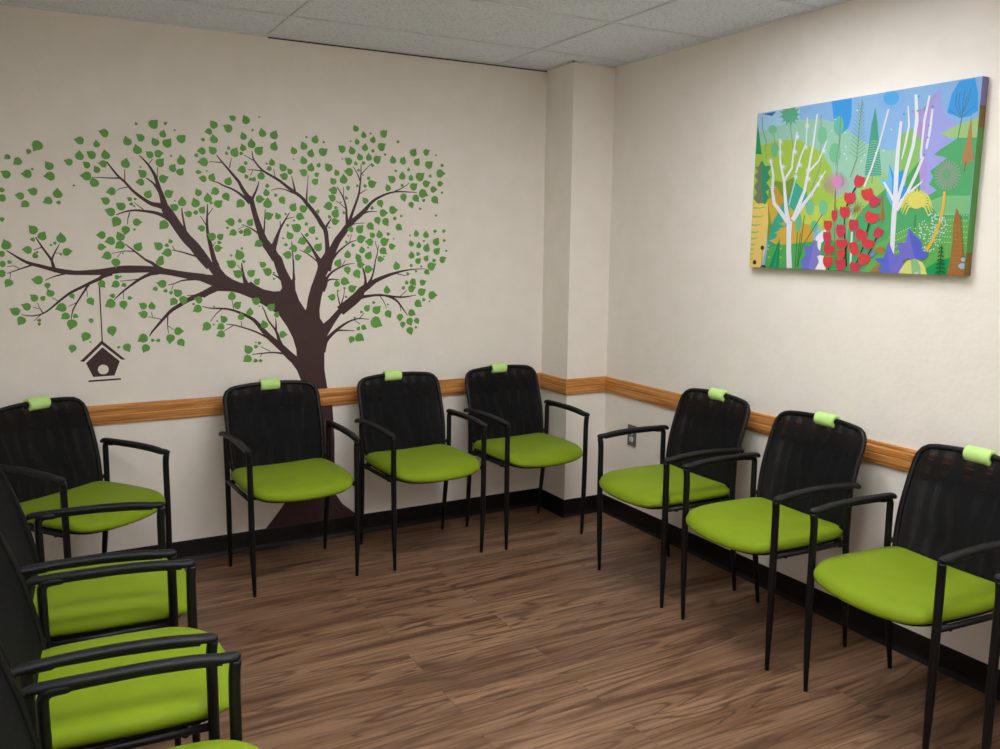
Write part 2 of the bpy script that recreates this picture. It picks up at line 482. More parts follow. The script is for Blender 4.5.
STROKES=[[-2.0956,1.3884,-2.0655,1.4097,-2.1036,1.3979,-2.0712,1.4213,-2.1147,1.4112,-2.0801,1.4377,-2.1276,1.4265,-2.0914,1.4554,-2.1417,1.4442,-2.1036,1.4734,-2.1536,1.463,-2.116,1.4913,-2.1646,1.48,-2.1304,1.5103,-2.1775,1.4936,-2.1453,1.5259,-2.1939,1.5117,-2.1596,1.5415,-2.2124,1.5386,-2.1774,1.5653,-2.2307,1.5675,-2.196,1.5924,-2.2478,1.5957,-2.2129,1.6199,-2.2625,1.6206,-2.2279,1.6451,-2.2736,1.639,-2.2406,1.6637,-2.281,1.6512,-2.2491,1.6754],
[-2.2817,1.6587,-2.2483,1.6679,-2.2829,1.6792,-2.2546,1.6874,-2.2848,1.7033,-2.2622,1.7109,-2.288,1.7195,-2.2683,1.7274,-2.2917,1.7338,-2.2736,1.7412,-2.2948,1.747,-2.2777,1.7535,-2.2979,1.7606,-2.2817,1.7664,-2.3015,1.7784,-2.2867,1.7837,-2.3052,1.7952,-2.292,1.8008,-2.3086,1.8057,-2.2969,1.8122,-2.3132,1.816,-2.3028,1.8226,-2.3204,1.8307,-2.3113,1.837,-2.329,1.8457,-2.3215,1.8519,-2.3391,1.8592,-2.3332,1.8649,-2.349,1.8711,-2.3443,1.8759,-2.3567,1.8802,-2.353,1.8841,-2.3618,1.8861,-2.3588,1.8894],
[-2.2922,1.7334,-2.2815,1.7413,-2.3001,1.748,-2.2911,1.7548,-2.3097,1.7642,-2.303,1.7701,-2.317,1.7728,-2.312,1.7786,-2.3242,1.779,-2.3203,1.7845,-2.3327,1.7854,-2.3298,1.79,-2.3395,1.79,-2.3372,1.7938],
[-2.2934,1.7939,-2.2892,1.794,-2.2896,1.8419,-2.2867,1.842],
[-2.3244,1.8566,-2.3213,1.8541,-2.3085,1.8765,-2.3063,1.8747],
[-2.2736,1.6451,-2.2488,1.664,-2.277,1.6521,-2.2562,1.6733,-2.2828,1.6594,-2.2718,1.6841,-2.2999,1.6648,-2.2948,1.6864,-2.3218,1.6709,-2.316,1.6878,-2.3379,1.68,-2.3299,1.6937,-2.3513,1.6898,-2.3431,1.7021,-2.3652,1.7002,-2.3571,1.7115,-2.379,1.7115,-2.3709,1.722,-2.393,1.724,-2.385,1.7335,-2.4064,1.7377,-2.3983,1.7458,-2.418,1.7531,-2.4101,1.7602,-2.4287,1.7673,-2.4217,1.7746,-2.4399,1.7773,-2.4337,1.785,-2.4516,1.7878,-2.4451,1.7949,-2.4627,1.8019,-2.4563,1.8078,-2.4737,1.8176,-2.4678,1.8227,-2.4866,1.8374,-2.4817,1.8414,-2.4967,1.8533,-2.4927,1.8566],
[-2.4487,1.7839,-2.4484,1.7903,-2.4643,1.7833,-2.464,1.7892,-2.4848,1.7829,-2.4844,1.7881,-2.5054,1.7834,-2.505,1.7879,-2.5244,1.784,-2.524,1.7878,-2.5386,1.7838,-2.5384,1.7869,-2.5479,1.7836,-2.5478,1.7861],
[-2.4284,1.7708,-2.4236,1.7711,-2.4259,1.8265,-2.4227,1.8268],
[-2.4159,1.7477,-2.4164,1.7519,-2.4304,1.7448,-2.4309,1.7486,-2.4464,1.7406,-2.4474,1.7438,-2.4554,1.735,-2.4568,1.7372,-2.4608,1.73,-2.4623,1.7319],
[-2.2464,1.5957,-2.2294,1.6169,-2.2521,1.6019,-2.237,1.622,-2.2604,1.6097,-2.2483,1.6288,-2.2704,1.6168,-2.261,1.6348,-2.2827,1.6237,-2.2756,1.6403,-2.2972,1.6302,-2.2922,1.6449,-2.314,1.6357,-2.3107,1.6487,-2.3339,1.6395,-2.3316,1.6514,-2.3546,1.6423,-2.3528,1.6532,-2.3733,1.6445,-2.3721,1.6543,-2.3909,1.6455,-2.3905,1.6542,-2.4077,1.6442,-2.4081,1.6519,-2.4231,1.6417,-2.4241,1.6484,-2.4361,1.6382,-2.4374,1.644,-2.4477,1.6342,-2.4491,1.639,-2.4597,1.6296,-2.4609,1.6335,-2.4685,1.6259,-2.4696,1.6291],
[-2.4093,1.641,-2.4138,1.6427,-2.4139,1.6298,-2.4182,1.6312,-2.4191,1.6152,-2.423,1.616,-2.4218,1.5997,-2.425,1.5999,-2.4233,1.5872,-2.4258,1.5873],
[-2.3568,1.6524,-2.3541,1.656,-2.3938,1.6826,-2.3923,1.6847],
[-2.1851,1.5286,-2.1681,1.5335,-2.1866,1.54,-2.1714,1.5441,-2.1884,1.5566,-2.1755,1.5594,-2.1896,1.5767,-2.179,1.5787,-2.191,1.5975,-2.1824,1.5992,-2.1931,1.616,-2.1854,1.6176,-2.195,1.6334,-2.1882,1.6347,-2.1961,1.6514,-2.1906,1.6524,-2.1967,1.6649,-2.1924,1.6656],
[-2.1176,1.4347,-2.1116,1.4417,-2.1183,1.4357,-2.1142,1.4436,-2.1247,1.4389,-2.1219,1.4467,-2.1441,1.4453,-2.1417,1.4528,-2.1679,1.4529,-2.1655,1.4599,-2.1898,1.4605,-2.1877,1.4666,-2.2104,1.4672,-2.2089,1.4725,-2.2299,1.4719,-2.2289,1.4762,-2.2442,1.4747,-2.2434,1.4783],
[-2.2323,1.4754,-2.2295,1.4776,-2.244,1.4936,-2.2419,1.4953],
[-2.061,1.3968,-2.0369,1.4103,-2.0657,1.4085,-2.0426,1.4192,-2.0721,1.4302,-2.0504,1.437,-2.0789,1.4686,-2.0592,1.4736,-2.0849,1.5071,-2.0674,1.5116,-2.0885,1.5274,-2.0729,1.5315,-2.0907,1.5445,-2.0766,1.5471,-2.092,1.5672,-2.0791,1.5687,-2.092,1.5909,-2.0805,1.5915,-2.0902,1.6137,-2.0804,1.6137,-2.0875,1.6367,-2.0796,1.6366,-2.0846,1.6644,-2.0788,1.6644,-2.0822,1.6864,-2.0782,1.6864],
[-2.0817,1.638,-2.0782,1.6354,-2.0576,1.6698,-2.0555,1.6683],
[-2.0926,1.59,-2.0887,1.5924,-2.0981,1.6001,-2.0943,1.6024,-2.1048,1.6125,-2.1013,1.6147,-2.1104,1.623,-2.1075,1.6248,-2.1145,1.6307,-2.1122,1.6322],
[-2.0648,1.4966,-2.0618,1.4947,-2.0525,1.5148,-2.0503,1.5134],
[-2.1086,1.3303,-2.1013,1.3667,-2.1153,1.332,-2.1084,1.3675,-2.1302,1.3354,-2.1239,1.3695,-2.1602,1.3411,-2.1543,1.3733,-2.1956,1.3481,-2.1896,1.3782,-2.2293,1.3558,-2.2232,1.3838,-2.2597,1.3626,-2.2542,1.3893,-2.2821,1.366,-2.2769,1.3937,-2.3023,1.3686,-2.2964,1.3974,-2.3204,1.3726,-2.315,1.4012,-2.3427,1.3755,-2.3398,1.4045,-2.3839,1.3754,-2.3822,1.4066,-2.4252,1.3744,-2.4237,1.4075,-2.4479,1.3747,-2.4471,1.407,-2.4648,1.3745,-2.4661,1.4052,-2.4846,1.3716,-2.4872,1.4022,-2.5052,1.3684,-2.5075,1.3988,-2.5235,1.367,-2.5246,1.3957,-2.5467,1.3664,-2.5467,1.3925,-2.5868,1.3665,-2.5863,1.3889,-2.6264,1.3669,-2.6255,1.3863,-2.6488,1.3673,-2.647,1.3868,-2.6663,1.3684,-2.6633,1.3889,-2.6859,1.3707,-2.682,1.3919,-2.7054,1.3745,-2.7006,1.3954,-2.7244,1.3802,-2.7193,1.399,-2.743,1.3868,-2.7382,1.4032,-2.7615,1.3931,-2.7568,1.4084,-2.7797,1.3992,-2.7755,1.414,-2.7985,1.4048,-2.7945,1.4187,-2.8166,1.4109,-2.8121,1.4237,-2.8315,1.4182,-2.8265,1.4295,-2.8456,1.4272,-2.8404,1.4368,-2.8615,1.4396,-2.8569,1.4471,-2.8763,1.4521,-2.8728,1.4577,-2.8892,1.4624,-2.8865,1.4668,-2.8982,1.4696,-2.8961,1.4732],
[-2.7248,1.3768,-2.7118,1.3933,-2.7282,1.3815,-2.7151,1.3951,-2.7324,1.3897,-2.7184,1.3975,-2.7337,1.3995,-2.7202,1.4032,-2.7342,1.4091,-2.7221,1.4122,-2.7351,1.4193,-2.7245,1.4228,-2.7372,1.4295,-2.728,1.4343,-2.7414,1.4388,-2.7337,1.4446,-2.748,1.4502,-2.741,1.4559,-2.7574,1.466,-2.751,1.4712,-2.768,1.4845,-2.7621,1.4889,-2.7794,1.5081,-2.7749,1.5113,-2.7884,1.5273,-2.7851,1.5295],
[-2.7351,1.4357,-2.7275,1.4323,-2.73,1.447,-2.7233,1.4438,-2.722,1.4631,-2.7167,1.4601,-2.7098,1.4836,-2.706,1.4812,-2.6992,1.5007,-2.6967,1.499],
[-2.7665,1.4834,-2.7675,1.4874,-2.7955,1.4727,-2.7961,1.4751],
[-2.7173,1.4631,-2.7175,1.4601,-2.6983,1.4629,-2.6984,1.4604],
[-2.8065,1.4073,-2.8081,1.4145,-2.827,1.4004,-2.8285,1.4067,-2.8523,1.3918,-2.8535,1.3969,-2.8733,1.3842,-2.8744,1.3886,-2.8901,1.3782,-2.891,1.3818,-2.8982,1.3757,-2.8988,1.3784,-2.9015,1.3747,-2.902,1.3771],
[-2.8872,1.3777,-2.8905,1.3781,-2.8913,1.3527,-2.8934,1.353],
[-2.8573,1.3951,-2.8556,1.3979,-2.8644,1.4004,-2.8629,1.4033,-2.8744,1.4056,-2.8738,1.4085,-2.8881,1.4054,-2.8881,1.4079,-2.8997,1.4038,-2.8999,1.4063],
[-2.68,1.3703,-2.6811,1.3778,-2.7013,1.3657,-2.7023,1.3721,-2.7268,1.3592,-2.728,1.3641,-2.7473,1.3508,-2.7485,1.3543,-2.7621,1.3437,-2.7631,1.3463],
[-2.4963,1.3642,-2.5012,1.3852,-2.514,1.3591,-2.5189,1.3789,-2.5325,1.3531,-2.5389,1.3707,-2.5368,1.35,-2.5466,1.3639,-2.545,1.3438,-2.5516,1.3584,-2.5646,1.3354,-2.5694,1.3489,-2.587,1.326,-2.5913,1.3379,-2.6073,1.3159,-2.6117,1.3271,-2.6277,1.3054,-2.6319,1.3164,-2.6479,1.2957,-2.652,1.3063,-2.6677,1.2851,-2.6724,1.2947,-2.6878,1.2708,-2.6929,1.2793,-2.7082,1.2547,-2.7131,1.2621,-2.7295,1.2364,-2.734,1.2431,-2.7493,1.2197,-2.7532,1.2259,-2.7643,1.2089,-2.7672,1.2148,-2.7781,1.2015,-2.7799,1.207,-2.7941,1.1962,-2.795,1.2015,-2.8097,1.1932,-2.81,1.1983,-2.8235,1.1927,-2.8233,1.1975,-2.8364,1.1941,-2.8357,1.1983,-2.85,1.1975,-2.8493,1.2008,-2.8603,1.2008,-2.8596,1.2033],
[-2.7809,1.205,-2.7769,1.2078,-2.7871,1.2171,-2.7837,1.2194,-2.7938,1.2318,-2.791,1.2333,-2.7966,1.2434,-2.7943,1.2442,-2.7979,1.2516,-2.7957,1.2522],
[-2.7934,1.2226,-2.7924,1.2254,-2.8154,1.2319,-2.8145,1.2343],
[-2.7859,1.1989,-2.7878,1.2015,-2.8143,1.1723,-2.8157,1.1742],
[-2.7194,1.2549,-2.7176,1.2579,-2.7412,1.2709,-2.7399,1.2731],
[-2.5854,1.3283,-2.5929,1.3357,-2.5889,1.3243,-2.5963,1.3313,-2.594,1.3181,-2.6013,1.3244,-2.5993,1.3111,-2.6063,1.3165,-2.6075,1.2994,-2.6138,1.3043,-2.6224,1.2773,-2.6281,1.2815,-2.6383,1.2527,-2.6435,1.2565,-2.6506,1.2331,-2.6556,1.2364,-2.6602,1.2148,-2.6653,1.217,-2.6667,1.1935,-2.6708,1.1946,-2.6706,1.1767,-2.6736,1.1773],
[-2.6446,1.2466,-2.6458,1.2497,-2.6789,1.2304,-2.6798,1.2328],
[-2.603,1.3084,-2.6057,1.3081,-2.6013,1.2713,-2.6037,1.271],
[-2.2952,1.3696,-2.3036,1.3947,-2.3028,1.3674,-2.31,1.391,-2.3144,1.3647,-2.3189,1.3863,-2.3261,1.3639,-2.3296,1.3826,-2.3399,1.3614,-2.3446,1.3765,-2.36,1.3532,-2.3653,1.3659,-2.3825,1.3417,-2.388,1.3525,-2.404,1.328,-2.4095,1.3371,-2.4257,1.3125,-2.4308,1.3204,-2.4485,1.2954,-2.4531,1.3021,-2.4691,1.279,-2.4732,1.2844,-2.4852,1.2646,-2.4883,1.2683,-2.4959,1.2543,-2.4981,1.2568],
[-2.385,1.3444,-2.3854,1.3497,-2.3987,1.343,-2.399,1.3477,-2.4185,1.341,-2.4187,1.345,-2.4455,1.3389,-2.4456,1.3419,-2.4681,1.337,-2.4682,1.3396],
[-2.4549,1.2902,-2.4578,1.2903,-2.4567,1.2591,-2.4592,1.2592],
[-2.2964,1.3768,-2.2849,1.3963,-2.3051,1.3835,-2.2943,1.401,-2.3165,1.3929,-2.306,1.4074,-2.326,1.4031,-2.3162,1.4152,-2.3351,1.4125,-2.3278,1.4238,-2.3467,1.42,-2.3414,1.4302,-2.3585,1.4273,-2.3535,1.4358,-2.3664,1.434,-2.3612,1.441,-2.3745,1.4418,-2.3695,1.448,-2.3868,1.4528,-2.3821,1.4588,-2.402,1.4663,-2.3977,1.472,-2.4229,1.4849,-2.4197,1.4892,-2.4404,1.5003,-2.438,1.5035],
[-2.4043,1.4669,-2.4036,1.4713,-2.4216,1.4687,-2.4211,1.473,-2.4448,1.4692,-2.4449,1.4731,-2.4719,1.4642,-2.4723,1.4672,-2.4939,1.4588,-2.4944,1.4613],
[-2.4565,1.4637,-2.4584,1.4654,-2.4739,1.4418,-2.4758,1.4434],
[-2.1446,1.3389,-2.1456,1.3498,-2.1508,1.3384,-2.1516,1.3486,-2.1626,1.3377,-2.163,1.3468,-2.1835,1.3371,-2.1839,1.3449,-2.2062,1.3351,-2.2073,1.3413,-2.2247,1.3284,-2.2264,1.3334,-2.2415,1.3214,-2.2427,1.3258,-2.2571,1.3189,-2.2575,1.3224,-2.268,1.3181,-2.2682,1.3208],
[-2.2432,1.32,-2.2456,1.321,-2.253,1.2951,-2.2553,1.2961],
[-2.0508,1.2891,-2.0639,1.3184,-2.0647,1.2832,-2.077,1.311,-2.0838,1.275,-2.0951,1.3011,-2.1055,1.2656,-2.1157,1.2902,-2.1262,1.2571,-2.1348,1.2807,-2.139,1.2533,-2.1456,1.2764,-2.1496,1.2506,-2.1563,1.2724,-2.1641,1.2457,-2.1715,1.266,-2.1801,1.2391,-2.1887,1.2576,-2.1976,1.2295,-2.2067,1.2462,-2.2162,1.2183,-2.2246,1.2342,-2.2345,1.2083,-2.2426,1.2233,-2.2516,1.1977,-2.2607,1.2109,-2.2674,1.184,-2.277,1.1951,-2.2832,1.1684,-2.2923,1.1779,-2.2997,1.1512,-2.308,1.1596,-2.3158,1.1339,-2.3231,1.1414,-2.331,1.1179,-2.3375,1.1245,-2.3435,1.1042,-2.3495,1.1093,-2.3517,1.0933,-2.3563,1.0963,-2.3566,1.0858,-2.3596,1.0875],
[-2.2712,1.1862,-2.2772,1.1868,-2.2739,1.1661,-2.2791,1.1666,-2.2763,1.1407,-2.2806,1.1408,-2.2759,1.1161,-2.2793,1.1159,-2.2749,1.097,-2.2775,1.0968],
[-2.276,1.1326,-2.2775,1.1303,-2.2529,1.1156,-2.2544,1.1133],
[-2.3016,1.1604,-2.3007,1.1639,-2.3193,1.1655,-2.3184,1.1689,-2.3394,1.171,-2.3387,1.1741,-2.3522,1.1733,-2.3518,1.176,-2.3603,1.1742,-2.36,1.1769],
[-2.3424,1.1747,-2.3398,1.1751,-2.3455,1.1975,-2.343,1.198],
[-2.1879,1.2708,-2.1879,1.2676,-2.1764,1.271,-2.1763,1.2676,-2.1616,1.2718,-2.1613,1.2682,-2.1467,1.2746,-2.1461,1.2705,-2.1351,1.2773,-2.1343,1.2727],
[-1.9278,1.3035,-1.9014,1.3137,-1.931,1.3215,-1.9103,1.329,-1.9346,1.3446,-1.9201,1.3486,-1.9365,1.3647,-1.925,1.3668,-1.9376,1.3836,-1.9284,1.385,-1.9383,1.4026,-1.9319,1.4035,-1.9386,1.4169,-1.9344,1.4174],
[-1.9373,1.3833,-1.9352,1.3853,-1.9586,1.4069,-1.9566,1.4088],
[-1.7503,1.3211,-1.7348,1.3294,-1.7529,1.3274,-1.739,1.3362,-1.757,1.3347,-1.7467,1.345,-1.7636,1.3414,-1.7575,1.3508,-1.7728,1.3487,-1.7688,1.3554,-1.7841,1.3565,-1.7812,1.3613,-1.7932,1.3624,-1.791,1.3661],
[-1.6745,0.8924,-1.6447,0.9253,-1.687,0.9046,-1.658,0.9366,-1.7029,0.92,-1.6751,0.9512,-1.717,0.9332,-1.6898,0.9634,-1.7321,0.9484,-1.7043,0.9759,-1.7479,0.9673,-1.7209,0.9922,-1.7639,0.9866,-1.7396,1.0106,-1.7816,1.0053,-1.7598,1.0286,-1.8,1.0239,-1.7796,1.0459,-1.8177,1.0418,-1.7982,1.0623,-1.8343,1.0597,-1.815,1.0778,-1.8469,1.0764,-1.828,1.0918,-1.8592,1.0941,-1.8419,1.1077,-1.8753,1.1175,-1.8605,1.1299,-1.8927,1.1394,-1.8817,1.1519,-1.912,1.1538,-1.9045,1.1666,-1.9317,1.165,-1.9257,1.1769,-1.9476,1.1738,-1.9425,1.185,-1.963,1.181,-1.9587,1.1916,-1.9805,1.1884,-1.9772,1.1982,-1.9986,1.1946,-1.9962,1.2038,-2.0152,1.1982,-2.0138,1.2071,-2.0342,1.2007,-2.0335,1.2092,-2.0613,1.2026,-2.0609,1.2097,-2.0886,1.2051,-2.0878,1.2106,-2.1099,1.2111,-2.1087,1.2152,-2.1242,1.2166,-2.1231,1.2197],
[-2.0326,1.2007,-2.0353,1.2045,-2.0451,1.1916,-2.0478,1.1952,-2.0607,1.1784,-2.0636,1.1814,-2.0758,1.1603,-2.0783,1.1623,-2.0873,1.1447,-2.0895,1.1464],
[-1.9809,1.196,-1.9772,1.1966,-1.9879,1.2435,-1.9852,1.244],
[-1.8254,1.052,-1.8208,1.0599,-1.8459,1.0645,-1.8416,1.0722,-1.872,1.0796,-1.8684,1.0869,-1.8939,1.0903,-1.891,1.0972,-1.918,1.1003,-1.9158,1.1066,-1.9509,1.1124,-1.9491,1.1182,-1.9822,1.1226,-1.981,1.1276,-2.0036,1.1268,-2.0031,1.1307,-2.0171,1.1283,-2.0169,1.1312],
[-1.9853,1.121,-1.9874,1.1247,-2.0281,1.0962,-2.0295,1.0987],
[-1.946,1.1163,-1.9433,1.1168,-1.9498,1.1428,-1.947,1.1432],
[-1.7414,0.9636,-1.7342,0.9728,-1.7445,0.9667,-1.7396,0.9764,-1.7536,0.9711,-1.7512,0.9807,-1.7749,0.9763,-1.7738,0.9847,-1.8012,0.9802,-1.8009,0.9876,-1.8276,0.9805,-1.8279,0.9871,-1.8541,0.9794,-1.8545,0.9853,-1.8814,0.9788,-1.8817,0.9833,-1.902,0.9783,-1.9023,0.9817],
[-1.814,0.9877,-1.8121,0.9912,-1.8606,1.0145,-1.8593,1.0171],
[-1.8529,0.9809,-1.8557,0.9828,-1.8632,0.9645,-1.8657,0.9661],
[-1.7588,0.9796,-1.7357,0.9875,-1.7621,0.9901,-1.7399,0.9978,-1.7666,1.0049,-1.7461,1.0125,-1.7723,1.0222,-1.7542,1.0291,-1.778,1.0414,-1.7621,1.0461,-1.7814,1.0601,-1.7674,1.0635,-1.7848,1.0764,-1.7728,1.0805,-1.7894,1.088,-1.7797,1.0933,-1.7966,1.1007,-1.7887,1.1062,-1.81,1.1202,-1.8032,1.1249,-1.8236,1.1417,-1.8172,1.145,-1.8311,1.1625,-1.8247,1.1647,-1.8365,1.1814,-1.8307,1.1836,-1.8435,1.1985,-1.8388,1.2007,-1.8489,1.2108,-1.8451,1.2127],
[-1.7886,1.0936,-1.7779,1.0931,-1.7867,1.1118,-1.7783,1.1114,-1.785,1.1323,-1.7792,1.1323,-1.7851,1.1443,-1.7808,1.1447,-1.7856,1.1516,-1.7823,1.1521],
[-1.7348,1.2769,-1.6839,1.2952,-1.7412,1.2983,-1.6929,1.3165,-1.75,1.325,-1.7052,1.3445,-1.7606,1.3488,-1.7181,1.3692,-1.7719,1.3749,-1.7292,1.3914,-1.7798,1.4025,-1.7365,1.4159,-1.7853,1.422,-1.7439,1.44,-1.7871,1.4239,-1.7541,1.4537,-1.7953,1.4324,-1.76,1.4583,-1.8068,1.4514,-1.7695,1.4743,-1.8183,1.4709,-1.7825,1.4957,-1.8311,1.4889,-1.7977,1.5135,-1.8447,1.5118,-1.8108,1.5299,-1.8533,1.5394,-1.8208,1.5514,-1.8596,1.5672,-1.8303,1.5773,-1.8671,1.5955,-1.8404,1.6048,-1.8743,1.624,-1.8495,1.6319,-1.8804,1.651,-1.8569,1.658,-1.8856,1.6756,-1.8628,1.6817,-1.8895,1.6965,-1.8668,1.7028,-1.8928,1.7098,-1.8718,1.721,-1.8944,1.7101,-1.8815,1.7289,-1.9039,1.717,-1.8879,1.7313,-1.9169,1.7378,-1.9012,1.7486,-1.9292,1.7602,-1.915,1.7687,-1.9354,1.7752,-1.922,1.7823,-1.9407,1.7873,-1.929,1.7953,-1.9502,1.8003,-1.9401,1.8088,-1.9612,1.8136,-1.952,1.8217,-1.9712,1.8265,-1.9626,1.8339,-1.9821,1.8404,-1.9744,1.8472,-1.9965,1.8578,-1.9898,1.8638,-2.0112,1.8758,-2.0055,1.8807,-2.024,1.8937,-2.0197,1.8972,-2.0333,1.907,-2.03,1.9096],
[-1.8945,1.6902,-1.8806,1.7033,-1.9003,1.6979,-1.8883,1.7099,-1.9102,1.7093,-1.9006,1.7199,-1.9263,1.7243,-1.9186,1.7337,-1.9441,1.739,-1.938,1.7474,-1.959,1.7488,-1.9543,1.7567,-1.9741,1.7565,-1.9705,1.7641,-1.9921,1.7631,-1.9892,1.7702,-2.0094,1.7694,-2.0063,1.7756,-2.021,1.7766,-2.0177,1.782,-2.0308,1.7826,-2.0286,1.7877,-2.0449,1.7862,-2.0438,1.7904,-2.0565,1.7883,-2.0559,1.7914],
[-1.8857,1.7075,-1.8703,1.705,-1.8831,1.7153,-1.8695,1.7124,-1.8782,1.727,-1.8672,1.7228,-1.8703,1.7406,-1.8609,1.7362,-1.8621,1.7548,-1.8536,1.7514,-1.8559,1.7688,-1.8484,1.7666,-1.8507,1.7819,-1.8445,1.7804,-1.8466,1.7927,-1.8421,1.7917,-1.844,1.8001,-1.8408,1.7995],
[-2.0109,1.8737,-2.0104,1.8782,-2.0237,1.8742,-2.0232,1.8783,-2.0397,1.8748,-2.0393,1.8784,-2.0547,1.8757,-2.0544,1.8785,-2.0661,1.8761,-2.0658,1.8788],
[-1.9783,1.8532,-1.973,1.8527,-1.9756,1.8657,-1.971,1.8652,-1.9719,1.8806,-1.9684,1.8799,-1.9679,1.8915,-1.9652,1.8908,-1.9649,1.899,-1.9624,1.8982],
[-1.841,1.5357,-1.8323,1.5434,-1.8451,1.5415,-1.8378,1.5487,-1.8531,1.5502,-1.8475,1.5567,-1.8665,1.5616,-1.8621,1.5675,-1.8838,1.5737,-1.8807,1.579,-1.9082,1.5857,-1.9061,1.59,-1.9287,1.5947,-1.9271,1.5982],
[-1.9185,1.5861,-1.9196,1.5886,-1.9489,1.5717,-1.95,1.5742],
[-1.834,1.545,-1.8247,1.5437,-1.8326,1.5516,-1.8237,1.5506,-1.8307,1.5634,-1.8222,1.5629,-1.8286,1.5815,-1.8209,1.5812,-1.8261,1.6055,-1.8195,1.6053,-1.8223,1.6409,-1.8174,1.6408,-1.8191,1.671,-1.8158,1.6709],
[-1.8083,1.4583,-1.7652,1.4609,-1.8059,1.4696,-1.7683,1.4698,-1.8013,1.4859,-1.7709,1.4808,-1.7942,1.5015,-1.7688,1.4931,-1.7869,1.5156,-1.7645,1.5081,-1.7807,1.5287,-1.7609,1.5223,-1.7738,1.5432,-1.7567,1.5376,-1.7649,1.5616,-1.7513,1.5567,-1.7549,1.5808,-1.7446,1.5762,-1.7447,1.5971,-1.7362,1.5924,-1.7333,1.614,-1.7259,1.6099,-1.717,1.6383,-1.7118,1.6354,-1.7034,1.6584,-1.7001,1.6566],
[-1.75,1.5877,-1.7442,1.5883,-1.7501,1.6162,-1.7473,1.6164],
[-1.7199,1.6282,-1.7191,1.6245,-1.6808,1.6381,-1.6801,1.6353],
[-1.6958,1.3341,-1.6811,1.3345,-1.6944,1.3552,-1.683,1.3555,-1.6931,1.3825,-1.6852,1.3829,-1.693,1.4065,-1.6866,1.4069,-1.6937,1.4332,-1.6878,1.4335,-1.6949,1.47,-1.6895,1.4704,-1.6962,1.5028,-1.6913,1.5032,-1.6967,1.5166,-1.6931,1.5171,-1.6971,1.5218,-1.6942,1.5224],
[-1.5715,1.3901,-1.5028,1.3733,-1.5662,1.4075,-1.4985,1.3908,-1.5578,1.4297,-1.4946,1.4122,-1.5465,1.4461,-1.4934,1.4314,-1.5368,1.458,-1.4939,1.4527,-1.5317,1.4672,-1.4992,1.4699,-1.5295,1.4835,-1.5052,1.4859,-1.5297,1.5125,-1.5082,1.5144,-1.5318,1.542,-1.5106,1.5445,-1.5348,1.563,-1.513,1.5672,-1.5388,1.5777,-1.5171,1.5864,-1.5439,1.5851,-1.5251,1.5988,-1.5522,1.5949,-1.5331,1.6074,-1.5614,1.6116,-1.5421,1.6224,-1.571,1.629,-1.553,1.6402,-1.582,1.6457,-1.5656,1.6572,-1.5938,1.6618,-1.5786,1.6734,-1.606,1.6762,-1.5912,1.6883,-1.6177,1.6897,-1.6029,1.7016,-1.6271,1.7024,-1.6133,1.7133,-1.6355,1.7137,-1.6234,1.724,-1.6441,1.7232,-1.6333,1.7337,-1.6534,1.7315,-1.6438,1.7428,-1.6643,1.7384,-1.655,1.7511,-1.6774,1.7461,-1.6677,1.7596,-1.693,1.7568,-1.6836,1.7695,-1.7104,1.7694,-1.7012,1.7808,-1.7281,1.7841,-1.7193,1.7946,-1.747,1.7988,-1.7396,1.8091,-1.7697,1.8124,-1.7636,1.8222,-1.7926,1.8252,-1.7872,1.8343,-1.8122,1.836,-1.8069,1.8442,-1.8298,1.8476,-1.8238,1.8545,-1.8449,1.8636,-1.8385,1.8691,-1.8567,1.8794,-1.8506,1.8841,-1.8646,1.8909,-1.8587,1.8947,-1.8697,1.9029,-1.8639,1.9049,-1.8716,1.9206,-1.8671,1.9215,-1.872,1.9353,-1.8687,1.9358],
[-1.8661,1.8906,-1.8636,1.8946,-1.9084,1.914,-1.907,1.9165],
[-1.8274,1.8437,-1.8264,1.8492,-1.8416,1.8454,-1.8407,1.8506,-1.8596,1.8472,-1.8591,1.8518,-1.8777,1.8478,-1.8774,1.8514,-1.8917,1.8479,-1.8915,1.8507],
[-1.8675,1.8462,-1.8699,1.8474,-1.8822,1.8203,-1.8846,1.8215],
[-1.7662,1.8165,-1.7624,1.8175,-1.7739,1.8579,-1.7711,1.8587],
[-1.6782,1.7541,-1.6667,1.7563,-1.6786,1.7597,-1.6678,1.7618,-1.6793,1.7682,-1.6697,1.7703,-1.6803,1.7785,-1.6721,1.7804,-1.6821,1.7917,-1.6754,1.7935,-1.6856,1.812,-1.6811,1.8133,-1.6888,1.8293,-1.686,1.8301],
[-1.668,1.7445,-1.6676,1.7521,-1.6733,1.7447,-1.6719,1.7518,-1.6836,1.747,-1.681,1.7533,-1.7015,1.7548,-1.6989,1.7603,-1.7214,1.7627,-1.7196,1.7676,-1.7379,1.7661,-1.737,1.7708,-1.7537,1.7665,-1.754,1.7707,-1.7723,1.762,-1.7731,1.765,-1.7869,1.7567,-1.7878,1.7593],
[-1.6211,1.6889,-1.6097,1.6926,-1.622,1.6938,-1.6111,1.6959,-1.6224,1.7047,-1.6125,1.7052,-1.6208,1.7272,-1.6123,1.7273,-1.6183,1.7526,-1.6114,1.7525,-1.6154,1.7717,-1.6101,1.7715,-1.6124,1.7907,-1.6085,1.7906,-1.6099,1.8167,-1.6069,1.8167,-1.6083,1.838,-1.6054,1.838],
[-1.5279,1.5947,-1.5175,1.589,-1.5201,1.6055,-1.5113,1.6006,-1.5104,1.6184,-1.5036,1.6144,-1.5018,1.6281,-1.4972,1.625,-1.4956,1.6348,-1.4923,1.6325],
